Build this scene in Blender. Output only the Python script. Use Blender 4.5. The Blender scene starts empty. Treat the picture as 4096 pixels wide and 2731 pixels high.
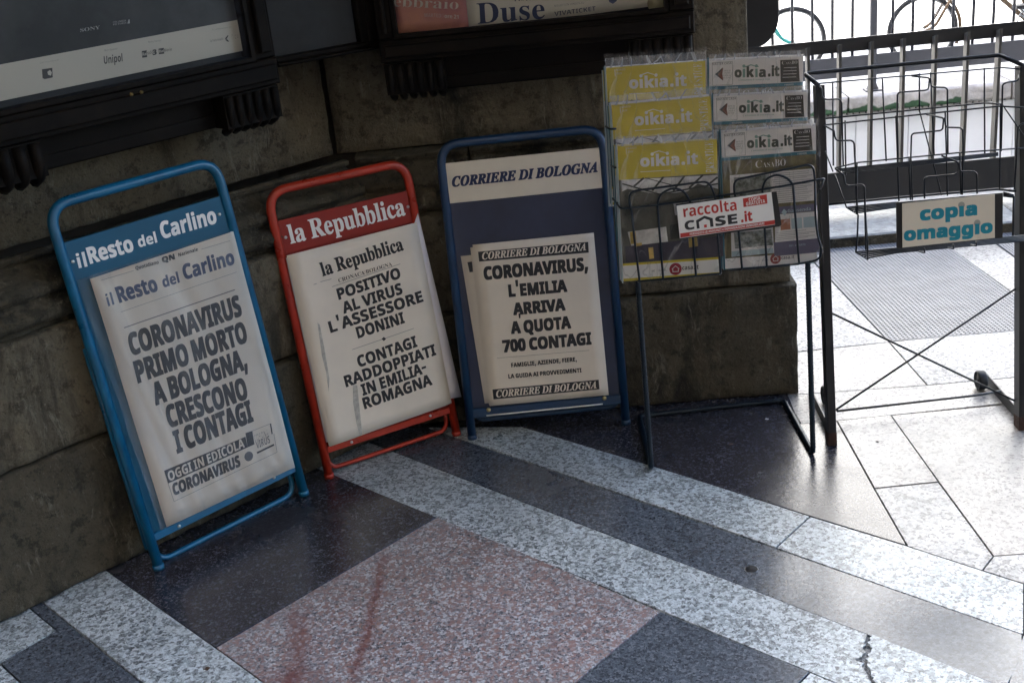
import bpy, math, random
from mathutils import Vector, Matrix, noise
random.seed(7)
S = bpy.context.scene
COL = S.collection
R = math.radians
# ------------------------------------------------------------------ camera
FOC = 4798.65; PX, PY = 2048.0, 1365.5; KD = 4096 / 2352
PITCH, ROLL, YAW = R(21.86), R(-6.04), R(-2.92)
CAM = Vector((0, 0, 1.45))
FW = Vector((math.sin(YAW)*math.cos(PITCH), math.cos(YAW)*math.cos(PITCH), -math.sin(PITCH)))
rt0 = Vector((math.cos(YAW), -math.sin(YAW), 0)); up0 = rt0.cross(FW)
RT = rt0*math.cos(ROLL) + up0*math.sin(ROLL); UP = up0*math.cos(ROLL) - rt0*math.sin(ROLL)
cd = bpy.data.cameras.new('camera'); co = bpy.data.objects.new('camera', cd); COL.objects.link(co)
cd.sensor_width = 36; cd.lens = FOC/4096*36; cd.clip_start = .05; cd.clip_end = 400
m = Matrix((RT, UP, -FW)).transposed().to_4x4(); m.translation = CAM; co.matrix_world = m
cd.dof.use_dof = False
S.camera = co
# ------------------------------------------------------------------ sky, sun, exposure
SUN_EL, SUN_AZ = R(50), R(-150)            # azimuth from +Y towards +X
w = bpy.data.worlds.new('World'); S.world = w; w.use_nodes = True
nt = w.node_tree; bg = nt.nodes['Background']
sky = nt.nodes.new('ShaderNodeTexSky'); sky.sky_type = 'NISHITA'; sky.sun_disc = False
sky.sun_elevation = SUN_EL; sky.sun_rotation = SUN_AZ; sky.air_density = 1.0; sky.dust_density = 3.0; sky.ozone_density = 1.3
nt.links.new(sky.outputs[0], bg.inputs[0]); bg.inputs[1].default_value = .15
sd = bpy.data.lights.new('sun', 'SUN'); sd.energy = 4.5; sd.angle = R(.5); sd.color = (1, .95, .86)
so = bpy.data.objects.new('sun', sd); COL.objects.link(so)
sdir = Vector((math.sin(SUN_AZ)*math.cos(SUN_EL), math.cos(SUN_AZ)*math.cos(SUN_EL), math.sin(SUN_EL)))
so.rotation_euler = sdir.to_track_quat('Z', 'Y').to_euler(); so.location = (0, 0, 20)
S.view_settings.view_transform = 'Standard'; S.view_settings.look = 'None'
S.view_settings.exposure = 2.9; S.view_settings.gamma = 1; S.view_settings.use_curve_mapping = False
S.render.engine = 'CYCLES'; S.cycles.max_bounces = 8; S.cycles.transparent_max_bounces = 24
S.cycles.use_denoising = True
S.cycles.caustics_reflective = False; S.cycles.caustics_refractive = False
# ------------------------------------------------------------------ measuring helpers
def ray(x, y):
    v = FW*FOC + RT*(x*KD-PX) - UP*(y*KD-PY); return v.normalized()
def hit(x, y, P, n):
    v = ray(x, y); return CAM + v*((Vector(P)-CAM).dot(n)/v.dot(n))
def gnd(x, y, z=0): return hit(x, y, (0, 0, z), Vector((0, 0, 1)))
def crop(s, ox, oy): return lambda x, y: ((ox+x/s)/KD, (oy+y/s)/KD)
def idn(x, y): return (x, y)
# ------------------------------------------------------------------ object helpers
def tag(o, label=None, cat=None, group=None, kind=None):
    if label: o['label'] = label
    if cat: o['category'] = cat
    if group: o['group'] = group
    if kind: o['kind'] = kind
    return o
class Fr:
    """a thing's own frame: u to the right, v up along it, w out towards the viewer"""
    def __init__(s, name, O, ang=0, lean=0, label=None, cat=None, group=None, kind=None, empty=True):
        a = R(ang); l = R(lean)
        s.O = Vector(O); s.U = Vector((math.cos(a), math.sin(a), 0)); B = Vector((-math.sin(a), math.cos(a), 0))
        s.V = B*math.sin(l) + Vector((0, 0, 1))*math.cos(l); s.N = s.U.cross(s.V)
        s.M = Matrix((s.U, s.V, s.N)).transposed().to_4x4(); s.M.translation = s.O
        s.o = None
        if empty:
            s.o = bpy.data.objects.new(name, None); COL.objects.link(s.o); s.o.matrix_world = s.M
            s.o.empty_display_size = .05
            tag(s.o, label, cat, group, kind)
    def uv(s, x, y, w=0):
        p = hit(x, y, s.O + s.N*w, s.N) - s.O; return p.dot(s.U), p.dot(s.V)
    def P(s, x, y, w=0): u, v = s.uv(x, y, w); return Vector((u, v, w))
class MB:
    def __init__(s): s.v = []; s.f = []; s.sm = []
    def add(s, vs, fs, smooth=False):
        n = len(s.v); s.v += [tuple(q) for q in vs]; s.f += [tuple(i+n for i in f) for f in fs]; s.sm += [smooth]*len(fs); return s
    def box(s, a, b):
        x0, y0, z0 = a; x1, y1, z1 = b
        return s.add([(x0,y0,z0),(x1,y0,z0),(x1,y1,z0),(x0,y1,z0),(x0,y0,z1),(x1,y0,z1),(x1,y1,z1),(x0,y1,z1)],
                     [(0,3,2,1),(4,5,6,7),(0,1,5,4),(1,2,6,5),(2,3,7,6),(3,0,4,7)])
    def bbox(s, a, b, c=.002):
        """box with chamfered edges round its w (z) faces"""
        x0, y0, z0 = a; x1, y1, z1 = b
        r = lambda d, z: [(x0+d,y0+d,z),(x1-d,y0+d,z),(x1-d,y1-d,z),(x0+d,y1-d,z)]
        vs = r(c, z0)+r(0, z0+c)+r(0, z1-c)+r(c, z1)
        fs = [(3,2,1,0),(12,13,14,15)]
        for k in range(3):
            for i in range(4): j = (i+1) % 4; fs.append((k*4+i, k*4+j, k*4+4+j, k*4+4+i))
        return s.add(vs, fs)
    def prism(s, poly, z0, z1, c=0):
        n = len(poly); A = sum(poly[i][0]*poly[(i+1)%n][1]-poly[(i+1)%n][0]*poly[i][1] for i in range(n))
        if A < 0: poly = poly[::-1]
        rings = [(poly, z0)] + ([(poly, z1-c), (inset(poly, c), z1)] if c else [(poly, z1)])
        vs = [(p[0], p[1], z) for r, z in rings for p in r]; fs = [tuple(range(n-1, -1, -1)), tuple(range(n*(len(rings)-1), n*len(rings)))]
        for k in range(len(rings)-1):
            for i in range(n): j = (i+1) % n; fs.append((k*n+i, k*n+j, k*n+n+j, k*n+n+i))
        return s.add(vs, fs)
    def quad(s, *p): return s.add(p, [tuple(range(len(p)))])
    def tube(s, pts, r, n=8, closed=False, cap=True, rib=None):
        pts = [Vector(p) for p in pts]
        if rib:                                  # resample and alternate the radius: ribbed bar
            st, dr = rib; out = []; rr = []; k = 0
            for i in range(len(pts)-1):
                L = (pts[i+1]-pts[i]).length; m = max(1, int(L/st))
                for j in range(m): out.append(pts[i].lerp(pts[i+1], j/m)); rr.append(r + (dr if k % 2 else -dr)); k += 1
            out.append(pts[-1]); rr.append(r); pts = out
        else: rr = [r]*len(pts) if not isinstance(r, (list, tuple)) else list(r)
        N = len(pts); T = []
        for i in range(N):
            a = pts[(i-1) % N] if (i or closed) else pts[i]; b = pts[(i+1) % N] if (i < N-1 or closed) else pts[i]
            t = (b-a); T.append(t.normalized() if t.length > 1e-9 else Vector((0, 0, 1)))
        up = Vector((0, 0, 1)) if abs(T[0].z) < .9 else Vector((1, 0, 0))
        x = T[0].cross(up).normalized(); vs = []; prev = T[0]
        for i in range(N):
            q = prev.rotation_difference(T[i]); x = q @ x; x = (x - T[i]*x.dot(T[i])).normalized(); y = T[i].cross(x); prev = T[i]
            for k in range(n):
                a = 2*math.pi*k/n; vs.append(pts[i] + (x*math.cos(a) + y*math.sin(a))*rr[i])
        fs = []
        for i in range(N if closed else N-1):
            j = (i+1) % N
            for k in range(n): l = (k+1) % n; fs.append((i*n+k, i*n+l, j*n+l, j*n+k))
        if cap and not closed: fs += [tuple(range(n-1, -1, -1)), tuple(range((N-1)*n, N*n))]
        return s.add(vs, fs, True)
    def build(s, name, mat, parent=None, smooth=None):
        me = bpy.data.meshes.new(name); me.from_pydata(s.v, [], s.f); me.materials.append(mat)
        me.polygons.foreach_set('use_smooth', s.sm if smooth is None else [smooth]*len(s.f)); me.update()
        o = bpy.data.objects.new(name, me); COL.objects.link(o)
        if parent is not None: o.parent = parent.o if isinstance(parent, Fr) else parent
        return o
def inset(poly, d):
    """shrink a counter-clockwise polygon by d"""
    n = len(poly); out = []
    for i in range(n):
        p, q, r = Vector(poly[i-1]).to_2d(), Vector(poly[i]).to_2d(), Vector(poly[(i+1) % n]).to_2d()
        a = (q-p).normalized(); b = (r-q).normalized(); na = Vector((-a.y, a.x)); nb = Vector((-b.y, b.x))
        h = na+nb; h = h/max(.2, h.length_squared)*2 if h.length > 1e-6 else na
        out.append((q.x+h.x*d, q.y+h.y*d))
    return out
def fillet(pts, rad, n=6):
    """round the inner corners of a polyline"""
    pts = [Vector(p) for p in pts]; out = [pts[0]]
    for i in range(1, len(pts)-1):
        p, q, r = pts[i-1], pts[i], pts[i+1]; a = p-q; b = r-q
        rr = rad[i-1] if isinstance(rad, (list, tuple)) else rad
        d = min(rr, a.length*.49, b.length*.49)
        A = q+a.normalized()*d; B = q+b.normalized()*d
        for k in range(n+1):
            t = k/n; out.append(A*(1-t)**2 + q*2*t*(1-t) + B*t*t)
    out.append(pts[-1]); return out
def copy_tree(o, parent=None):
    c = o.copy(); COL.objects.link(c); c.parent = parent
    for ch in list(o.children): copy_tree(ch, c)
    return c
# ------------------------------------------------------------------ materials
def mat(name, col, rough=.5, metal=0, var=0, vscale=8, bump=0, bscale=60, col2=None, coat=0, spec=.5, rvar=0, specks=None):
    m = bpy.data.materials.new(name); m.use_nodes = True; nt = m.node_tree; N = nt.nodes; L = nt.links
    b = N['Principled BSDF']; b.inputs['Roughness'].default_value = rough; b.inputs['Metallic'].default_value = metal
    b.inputs['Coat Weight'].default_value = coat; b.inputs['Coat Roughness'].default_value = .08
    b.inputs['Specular IOR Level'].default_value = spec
    b.inputs['Base Color'].default_value = (*col, 1)
    tc = N.new('ShaderNodeTexCoord')
    out = None
    if var or col2:
        n1 = N.new('ShaderNodeTexNoise'); n1.inputs['Scale'].default_value = vscale; n1.inputs['Detail'].default_value = 6; n1.inputs['Roughness'].default_value = .65
        L.new(tc.outputs['Object'], n1.inputs['Vector'])
        r = N.new('ShaderNodeMapRange'); r.inputs[1].default_value = .35; r.inputs[2].default_value = .65; L.new(n1.outputs[0], r.inputs[0])
        mx = N.new('ShaderNodeMix'); mx.data_type = 'RGBA'; L.new(r.outputs[0], mx.inputs[0])
        mx.inputs[6].default_value = (*[c*(1-var) for c in col], 1); mx.inputs[7].default_value = (*(col2 or [min(1, c*(1+var*.6)) for c in col]), 1)
        out = mx.outputs[2]
        if rvar:
            r2 = N.new('ShaderNodeMapRange'); r2.inputs[1].default_value = .3; r2.inputs[2].default_value = .7
            r2.inputs[3].default_value = max(.02, rough-rvar); r2.inputs[4].default_value = min(1, rough+rvar)
            L.new(n1.outputs[0], r2.inputs[0]); L.new(r2.outputs[0], b.inputs['Roughness'])
    if specks:                                    # worn spots: (colour, scale, amount)
        c3, sc, am = specks
        n3 = N.new('ShaderNodeTexNoise'); n3.inputs['Scale'].default_value = sc; n3.inputs['Detail'].default_value = 8; n3.inputs['Roughness'].default_value = .7
        L.new(tc.outputs['Object'], n3.inputs['Vector'])
        r3 = N.new('ShaderNodeMapRange'); r3.inputs[1].default_value = am; r3.inputs[2].default_value = am+.02; L.new(n3.outputs[0], r3.inputs[0])
        mx = N.new('ShaderNodeMix'); mx.data_type = 'RGBA'; L.new(r3.outputs[0], mx.inputs[0])
        if out: L.new(out, mx.inputs[6])
        else: mx.inputs[6].default_value = (*col, 1)
        mx.inputs[7].default_value = (*c3, 1); out = mx.outputs[2]
    if out: L.new(out, b.inputs['Base Color'])
    if bump:
        n2 = N.new('ShaderNodeTexNoise'); n2.inputs['Scale'].default_value = bscale; n2.inputs['Detail'].default_value = 5
        L.new(tc.outputs['Object'], n2.inputs['Vector'])
        bp = N.new('ShaderNodeBump'); bp.inputs['Strength'].default_value = bump; bp.inputs['Distance'].default_value = .01
        L.new(n2.outputs[0], bp.inputs['Height']); L.new(bp.outputs[0], b.inputs['Normal'])
    return m
def granite(name, dark, mid, light, rough=.35, scale=130, pd=.3, pl=.7, tint=None, stain=None, wear=.78):
    m = bpy.data.materials.new(name); m.use_nodes = True; nt = m.node_tree; N = nt.nodes; L = nt.links
    b = N['Principled BSDF']; b.inputs['IOR'].default_value = 1.72; tc = N.new('ShaderNodeTexCoord'); co = tc.outputs['Object']
    dn = N.new('ShaderNodeTexNoise'); dn.inputs['Scale'].default_value = scale*.8; dn.inputs['Detail'].default_value = 3; L.new(co, dn.inputs['Vector'])
    vm = N.new('ShaderNodeVectorMath'); vm.operation = 'MULTIPLY_ADD'; L.new(dn.outputs[1], vm.inputs[0]); vm.inputs[1].default_value = (.014,)*3; L.new(co, vm.inputs[2])
    v1 = N.new('ShaderNodeTexVoronoi'); v1.inputs['Scale'].default_value = scale; L.new(vm.outputs[0], v1.inputs['Vector'])
    v2 = N.new('ShaderNodeTexVoronoi'); v2.inputs['Scale'].default_value = scale*2.3; L.new(vm.outputs[0], v2.inputs['Vector'])
    def ramp(src, stops):
        s = N.new('ShaderNodeSeparateColor'); L.new(src, s.inputs[0]); r = N.new('ShaderNodeValToRGB'); r.color_ramp.interpolation = 'LINEAR'
        e = r.color_ramp.elements; e[0].position = stops[0][0]; e[0].color = (*stops[0][1], 1); e[1].position = stops[-1][0]; e[1].color = (*stops[-1][1], 1)
        for p, c in stops[1:-1]: q = e.new(p); q.color = (*c, 1)
        L.new(s.outputs[0], r.inputs[0]); return r.outputs[0], s
    st = [(0, dark), (pd, dark), (pd+.08, mid), (pl, mid), (pl+.1, light), (1, light)]
    c1, s1 = ramp(v1.outputs['Color'], st); c2, _ = ramp(v2.outputs['Color'], st)
    mx = N.new('ShaderNodeMix'); mx.data_type = 'RGBA'; mx.inputs[0].default_value = .36; L.new(c1, mx.inputs[6]); L.new(c2, mx.inputs[7]); out = mx.outputs[2]
    if tint:
        m2 = N.new('ShaderNodeMix'); m2.data_type = 'RGBA'; r = N.new('ShaderNodeMapRange'); r.inputs[1].default_value = .45; r.inputs[2].default_value = .8
        L.new(s1.outputs[1], r.inputs[0]); L.new(r.outputs[0], m2.inputs[0]); L.new(out, m2.inputs[6]); m2.inputs[7].default_value = (*tint, 1); out = m2.outputs[2]
    # broad wear and dirt
    n1 = N.new('ShaderNodeTexNoise'); n1.inputs['Scale'].default_value = 3.2; n1.inputs['Detail'].default_value = 7; n1.inputs['Roughness'].default_value = .6; L.new(co, n1.inputs['Vector'])
    r = N.new('ShaderNodeMapRange'); r.inputs[1].default_value = .3; r.inputs[2].default_value = .7; r.inputs[3].default_value = wear; r.inputs[4].default_value = 1.12; L.new(n1.outputs[0], r.inputs[0])
    m3 = N.new('ShaderNodeVectorMath'); m3.operation = 'MULTIPLY'; L.new(out, m3.inputs[0]); L.new(r.outputs[0], m3.inputs[1]); out = m3.outputs[0]
    if stain:                                     # (list of (a, b, width, strength)) rust runs along segments on the slab
        for a, bb, wd, sg in stain:
            A = Vector(a); D = (Vector(bb)-A); Ln = D.length; D.normalize(); Q = Vector((-D.y, D.x, 0))
            wn = N.new('ShaderNodeTexNoise'); wn.inputs['Scale'].default_value = 9; wn.inputs['Detail'].default_value = 5; L.new(co, wn.inputs['Vector'])
            sub = N.new('ShaderNodeVectorMath'); sub.operation = 'SUBTRACT'; L.new(co, sub.inputs[0]); sub.inputs[1].default_value = A
            d1 = N.new('ShaderNodeVectorMath'); d1.operation = 'DOT_PRODUCT'; L.new(sub.outputs[0], d1.inputs[0]); d1.inputs[1].default_value = Q
            d2 = N.new('ShaderNodeVectorMath'); d2.operation = 'DOT_PRODUCT'; L.new(sub.outputs[0], d2.inputs[0]); d2.inputs[1].default_value = D
            w0 = N.new('ShaderNodeMath'); w0.operation = 'MULTIPLY_ADD'; L.new(wn.outputs[0], w0.inputs[0]); w0.inputs[1].default_value = wd*1.6; w0.inputs[2].default_value = -wd*.8
            w1 = N.new('ShaderNodeMath'); w1.operation = 'ADD'; L.new(d1.outputs['Value'], w1.inputs[0]); L.new(w0.outputs[0], w1.inputs[1])
            ab = N.new('ShaderNodeMath'); ab.operation = 'ABSOLUTE'; L.new(w1.outputs[0], ab.inputs[0])
            r1 = N.new('ShaderNodeMapRange'); r1.interpolation_type = 'SMOOTHSTEP'; r1.inputs[1].default_value = 0; r1.inputs[2].default_value = wd; r1.inputs[3].default_value = sg; r1.inputs[4].default_value = 0; L.new(ab.outputs[0], r1.inputs[0])
            r2 = N.new('ShaderNodeMapRange'); r2.interpolation_type = 'SMOOTHSTEP'; r2.inputs[1].default_value = 0; r2.inputs[2].default_value = .04; L.new(d2.outputs['Value'], r2.inputs[0])
            r3 = N.new('ShaderNodeMapRange'); r3.interpolation_type = 'SMOOTHSTEP'; r3.inputs[1].default_value = Ln; r3.inputs[2].default_value = Ln-.08; L.new(d2.outputs['Value'], r3.inputs[0])
            q1 = N.new('ShaderNodeMath'); q1.operation = 'MULTIPLY'; L.new(r1.outputs[0], q1.inputs[0]); L.new(r2.outputs[0], q1.inputs[1])
            q2 = N.new('ShaderNodeMath'); q2.operation = 'MULTIPLY'; L.new(q1.outputs[0], q2.inputs[0]); L.new(r3.outputs[0], q2.inputs[1])
            sc = N.new('ShaderNodeTexNoise'); sc.inputs['Scale'].default_value = 60; L.new(co, sc.inputs['Vector'])
            rs = N.new('ShaderNodeMapRange'); rs.inputs[1].default_value = .4; rs.inputs[2].default_value = .55; rs.inputs[3].default_value = .6; L.new(sc.outputs[0], rs.inputs[0])
            q3 = N.new('ShaderNodeMath'); q3.operation = 'MULTIPLY'; L.new(q2.outputs[0], q3.inputs[0]); L.new(rs.outputs[0], q3.inputs[1])
            ms = N.new('ShaderNodeMix'); ms.data_type = 'RGBA'; L.new(q3.outputs[0], ms.inputs[0]); L.new(out, ms.inputs[6]); ms.inputs[7].default_value = (.12, .030, .026, 1); out = ms.outputs[2]
    L.new(out, b.inputs['Base Color'])
    rr = N.new('ShaderNodeMapRange'); rr.inputs[1].default_value = .3; rr.inputs[2].default_value = .7; rr.inputs[3].default_value = rough+.07; rr.inputs[4].default_value = max(.05, rough-.07); L.new(n1.outputs[0], rr.inputs[0]); L.new(rr.outputs[0], b.inputs['Roughness'])
    bp = N.new('ShaderNodeBump'); bp.inputs['Strength'].default_value = .12; bp.inputs['Distance'].default_value = .003
    n4 = N.new('ShaderNodeTexNoise'); n4.inputs['Scale'].default_value = 90; n4.inputs['Detail'].default_value = 4; L.new(co, n4.inputs['Vector']); L.new(n4.outputs[0], bp.inputs['Height']); L.new(bp.outputs[0], b.inputs['Normal'])
    return m
def stone(name, base, dark, light, seed=0, rough=.85):
    m = bpy.data.materials.new(name); m.use_nodes = True; nt = m.node_tree; N = nt.nodes; L = nt.links; b = N['Principled BSDF']; b.inputs['Roughness'].default_value = rough
    b.inputs['Specular IOR Level'].default_value = .3
    tc = N.new('ShaderNodeTexCoord'); mp = N.new('ShaderNodeMapping'); mp.inputs['Location'].default_value = (seed, seed*2, 0); L.new(tc.outputs['Object'], mp.inputs[0])
    st = N.new('ShaderNodeMapping'); st.inputs['Scale'].default_value = (1, .28, 1); L.new(mp.outputs[0], st.inputs[0])
    def nz(src, sc, de, ro=.6, di=0):
        n = N.new('ShaderNodeTexNoise'); n.inputs['Scale'].default_value = sc; n.inputs['Detail'].default_value = de; n.inputs['Roughness'].default_value = ro; n.inputs['Distortion'].default_value = di; L.new(src, n.inputs['Vector']); return n.outputs[0]
    def mr(src, a, b_, c=0, d=1):
        r = N.new('ShaderNodeMapRange'); r.interpolation_type = 'SMOOTHSTEP'
        for i, v in enumerate((a, b_, c, d)): r.inputs[i+1].default_value = v
        L.new(src, r.inputs[0]); return r.outputs[0]
    def mix(f, a, b_):
        x = N.new('ShaderNodeMix'); x.data_type = 'RGBA'; L.new(f, x.inputs[0])
        for k_, v in ((6, a), (7, b_)):
            if isinstance(v, tuple): x.inputs[k_].default_value = (*v, 1)
            else: L.new(v, x.inputs[k_])
        return x.outputs[2]
    P = mp.outputs[0]; Q = st.outputs[0]
    c = mix(mr(nz(P, 3.2, 8, .7), .35, .65), base, tuple(v*1.35 for v in base))
    c = mix(mr(nz(Q, 7, 8, .7, .6), .48, .68), c, dark)
    c = mix(mr(nz(P, 22, 8, .75), .52, .62, 0, .85), c, tuple(v*.45 for v in base))
    c = mix(mr(nz(P, 75, 6, .75), .55, .66, 0, .7), c, tuple(v*.4 for v in base))
    c = mix(mr(nz(Q, 24, 9, .8, .5), .55, .64, 0, .75), c, light)
    c = mix(mr(nz(P, 110, 4, .7), .62, .70, 0, .6), c, light)
    L.new(c, b.inputs['Base Color'])
    h = N.new('ShaderNodeMath'); h.operation = 'MULTIPLY_ADD'; L.new(nz(P, 70, 6, .7), h.inputs[0]); h.inputs[1].default_value = .6; L.new(nz(P, 18, 8, .7, .4), h.inputs[2])
    bp = N.new('ShaderNodeBump'); bp.inputs['Strength'].default_value = 1; bp.inputs['Distance'].default_value = .016; L.new(h.outputs[0], bp.inputs['Height']); L.new(bp.outputs[0], b.inputs['Normal'])
    return m
def film_mat(name, clear=.8, rough=.08, scale=25, dist=.006, tint=(.9, .92, 1), glare_paint=.0, stretch=.45, mw=.03):
    """thin clear plastic: mostly see-through, glossy on its wrinkles"""
    m = bpy.data.materials.new(name); m.use_nodes = True; nt = m.node_tree; N = nt.nodes; L = nt.links
    N.remove(N['Principled BSDF']); o = N['Material Output']
    t = N.new('ShaderNodeBsdfTransparent'); t.inputs[0].default_value = (.99, .99, .99, 1)
    g = N.new('ShaderNodeBsdfGlossy'); g.inputs['Roughness'].default_value = rough; g.inputs[0].default_value = (*tint, 1)
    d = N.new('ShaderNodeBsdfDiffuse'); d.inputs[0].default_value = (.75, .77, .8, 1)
    tc = N.new('ShaderNodeTexCoord'); mp = N.new('ShaderNodeMapping'); mp.inputs['Scale'].default_value = (1, stretch, 1); mp.inputs['Rotation'].default_value = (0, 0, .6); L.new(tc.outputs['Object'], mp.inputs[0])
    n = N.new('ShaderNodeTexNoise'); n.inputs['Scale'].default_value = scale; n.inputs['Detail'].default_value = 4; n.inputs['Distortion'].default_value = 1.2; L.new(mp.outputs[0], n.inputs['Vector'])
    bp = N.new('ShaderNodeBump'); bp.inputs['Distance'].default_value = dist; bp.inputs['Strength'].default_value = 1; L.new(n.outputs[0], bp.inputs['Height'])
    L.new(bp.outputs[0], g.inputs['Normal'])
    f = N.new('ShaderNodeFresnel'); f.inputs[0].default_value = 1.5; L.new(bp.outputs[0], f.inputs['Normal'])
    ma = N.new('ShaderNodeMath'); ma.operation = 'MULTIPLY_ADD'; L.new(f.outputs[0], ma.inputs[0]); ma.inputs[1].default_value = .6; ma.inputs[2].default_value = 0.0; ma.use_clamp = True
    m1 = N.new('ShaderNodeMixShader'); L.new(ma.outputs[0], m1.inputs[0]); L.new(t.outputs[0], m1.inputs[1]); L.new(g.outputs[0], m1.inputs[2])
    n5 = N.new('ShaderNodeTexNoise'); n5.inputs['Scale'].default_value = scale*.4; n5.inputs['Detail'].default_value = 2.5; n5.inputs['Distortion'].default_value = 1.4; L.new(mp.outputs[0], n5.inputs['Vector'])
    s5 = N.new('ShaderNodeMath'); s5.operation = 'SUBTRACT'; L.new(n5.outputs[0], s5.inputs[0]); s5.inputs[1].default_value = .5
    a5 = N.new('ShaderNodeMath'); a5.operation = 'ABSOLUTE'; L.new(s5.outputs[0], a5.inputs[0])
    r5 = N.new('ShaderNodeMapRange'); r5.interpolation_type = 'SMOOTHSTEP'; r5.inputs[1].default_value = 0; r5.inputs[2].default_value = mw; r5.inputs[3].default_value = glare_paint; r5.inputs[4].default_value = (1-clear)*.25; L.new(a5.outputs[0], r5.inputs[0])  # whitish streaks along creases: glare painted in as a diffuse mix
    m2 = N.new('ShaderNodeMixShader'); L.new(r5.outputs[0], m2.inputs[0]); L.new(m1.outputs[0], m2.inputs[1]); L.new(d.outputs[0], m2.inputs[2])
    L.new(m2.outputs[0], o.inputs[0]); return m
# ------------------------------------------------------------------ lettering
GL = {}
def glyph(style, char, adv, *contours):
    GL[style+char] = (adv/1000, [[(c[i]/1000, c[i+1]/1000) for i in range(0, len(c), 2)] for c in contours])
glyph('S', "'", 204, [77,414,59,648,145,648,127,414])
glyph('S', ',', 243, [37,-117,63,-4,82,105,168,105,174,95,140,-10,96,-117])
glyph('S', '-', 292, [36,208,36,278,256,278,256,208])
glyph('S', '.', 243, [120,-12,82,2,72,14,67,29,66,49,67,69,72,85,82,96,120,110,161,96,170,85,176,69,178,49,176,29,170,14,161,2])
glyph('S', '0', 384, [192,-6,151,-2,116,10,88,30,64,59,47,94,34,137,26,185,24,240,25,278,28,312,33,344,40,372,54,406,71,435,94,458,120,474,154,484,192,487,232,483,266,470,295,450,318,422,336,386,349,344,356,295,360,240,358,202,355,168,350,136,343,108,330,74,312,46,290,23,262,6,230,-4], [192,75,214,80,232,94,244,116,250,140,255,168,258,201,258,240,258,278,255,312,250,340,244,364,232,386,214,400,192,405,168,400,151,386,139,364,133,340,128,312,126,278,125,240,126,202,128,168,133,140,139,116,151,94,168,80])
glyph('S', '1', 384, [176,0,176,278,177,323,178,372,164,358,144,340,88,296,40,356,194,480,278,480,278,0])
glyph('S', '2', 384, [27,0,27,70,147,192,206,254,238,300,248,344,246,362,241,376,232,388,220,396,206,400,190,402,171,400,154,396,136,389,80,352,26,418,70,452,123,476,197,486,226,484,254,478,278,469,298,456,316,441,330,423,340,402,346,380,348,356,347,331,342,307,333,284,287,220,215,148,153,90,153,86,362,86,362,0])
glyph('S', '3', 384, [164,-6,126,-5,90,0,57,8,26,20,26,106,90,82,153,74,186,76,211,82,230,92,242,107,249,124,251,146,241,180,232,188,221,195,206,200,136,208,100,208,100,286,136,286,204,294,218,300,228,308,236,316,244,350,242,366,237,379,228,390,215,398,198,402,176,404,154,403,134,399,116,392,73,370,26,439,92,473,119,480,150,484,182,486,218,484,249,479,276,470,300,456,324,434,338,406,343,372,340,341,330,315,314,293,292,275,268,262,240,252,275,244,304,232,328,216,344,194,354,170,358,140,355,113,348,88,337,65,320,44,300,27,274,12,242,2,206,-4])
glyph('S', '4', 384, [216,0,216,100,12,100,12,170,222,480,315,480,315,178,372,178,372,100,315,100,315,0], [100,178,216,178,216,259,217,297,218,338,220,364,205,337,188,311])
glyph('S', '5', 384, [162,-6,91,0,33,20,33,107,92,85,158,76,186,78,209,84,228,94,240,109,248,128,251,152,245,184,227,206,197,220,155,224,116,220,82,214,42,235,60,480,320,480,320,394,149,394,140,300,165,304,202,306,230,304,256,299,280,290,300,276,318,260,334,240,344,217,351,190,354,160,350,124,341,91,326,62,305,38,278,18,245,4,206,-4])
glyph('S', '6', 384, [199,-6,167,-4,138,4,110,16,86,34,64,56,47,85,36,110,30,138,25,169,24,204,30,286,50,362,62,384,76,406,93,426,113,442,136,457,162,469,192,478,226,483,264,485,297,484,328,480,328,399,300,404,270,406,234,404,203,398,178,387,158,372,144,355,132,334,124,310,120,284,117,256,121,256,131,270,144,284,160,296,178,304,200,310,225,312,264,307,298,294,325,272,346,242,358,204,362,160,359,123,351,90,337,62,318,38,294,18,266,4,234,-4], [197,74,216,77,232,84,245,95,256,111,262,132,264,158,262,180,257,198,248,214,235,225,219,232,199,234,160,224,134,199,124,167,132,124,157,88,168,81,182,76])
glyph('S', '7', 384, [74,0,254,394,18,394,18,480,362,480,362,416,180,0])
glyph('S', '8', 384, [192,-6,154,-4,120,2,92,12,68,28,43,53,28,84,24,122,26,152,36,179,50,202,70,220,92,236,116,250,95,265,77,281,61,299,48,320,41,344,38,370,40,395,48,416,60,434,76,450,94,463,116,473,140,480,166,484,192,486,219,484,244,480,268,473,290,463,308,450,324,434,336,416,343,394,345,370,342,343,334,320,320,299,303,282,282,266,259,253,308,222,346,180,354,164,358,145,360,124,358,99,350,76,339,55,323,37,303,22,280,10,253,0,224,-5], [192,296,232,322,242,332,248,346,250,362,248,377,242,389,234,399,222,406,208,410,192,412,176,410,162,406,150,399,141,389,136,377,134,362,136,347,142,334,151,322], [190,68,214,70,232,75,247,84,258,96,264,110,266,127,255,159,228,184,196,204,188,209,137,174,126,160,120,145,118,128,120,111,126,97,136,84,150,76,168,70])
glyph('S', '9', 384, [120,-6,86,-6,55,-2,55,79,84,74,113,72,150,74,180,81,205,92,225,106,240,124,251,144,259,168,264,194,266,222,262,222,226,182,208,174,184,168,156,166,118,171,86,184,58,206,38,236,26,274,22,318,24,355,32,388,46,416,66,440,90,460,118,474,149,482,184,485,216,482,246,475,274,462,298,444,319,422,336,393,347,368,354,340,358,309,360,274,354,193,333,116,322,94,308,72,290,52,270,36,248,21,222,9,192,0,158,-5], [184,244,224,254,250,280,259,311,251,354,227,390,216,398,202,402,186,404,168,402,152,394,138,384,128,368,122,346,120,320,122,298,126,280,136,264,148,254,164,246])
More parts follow.
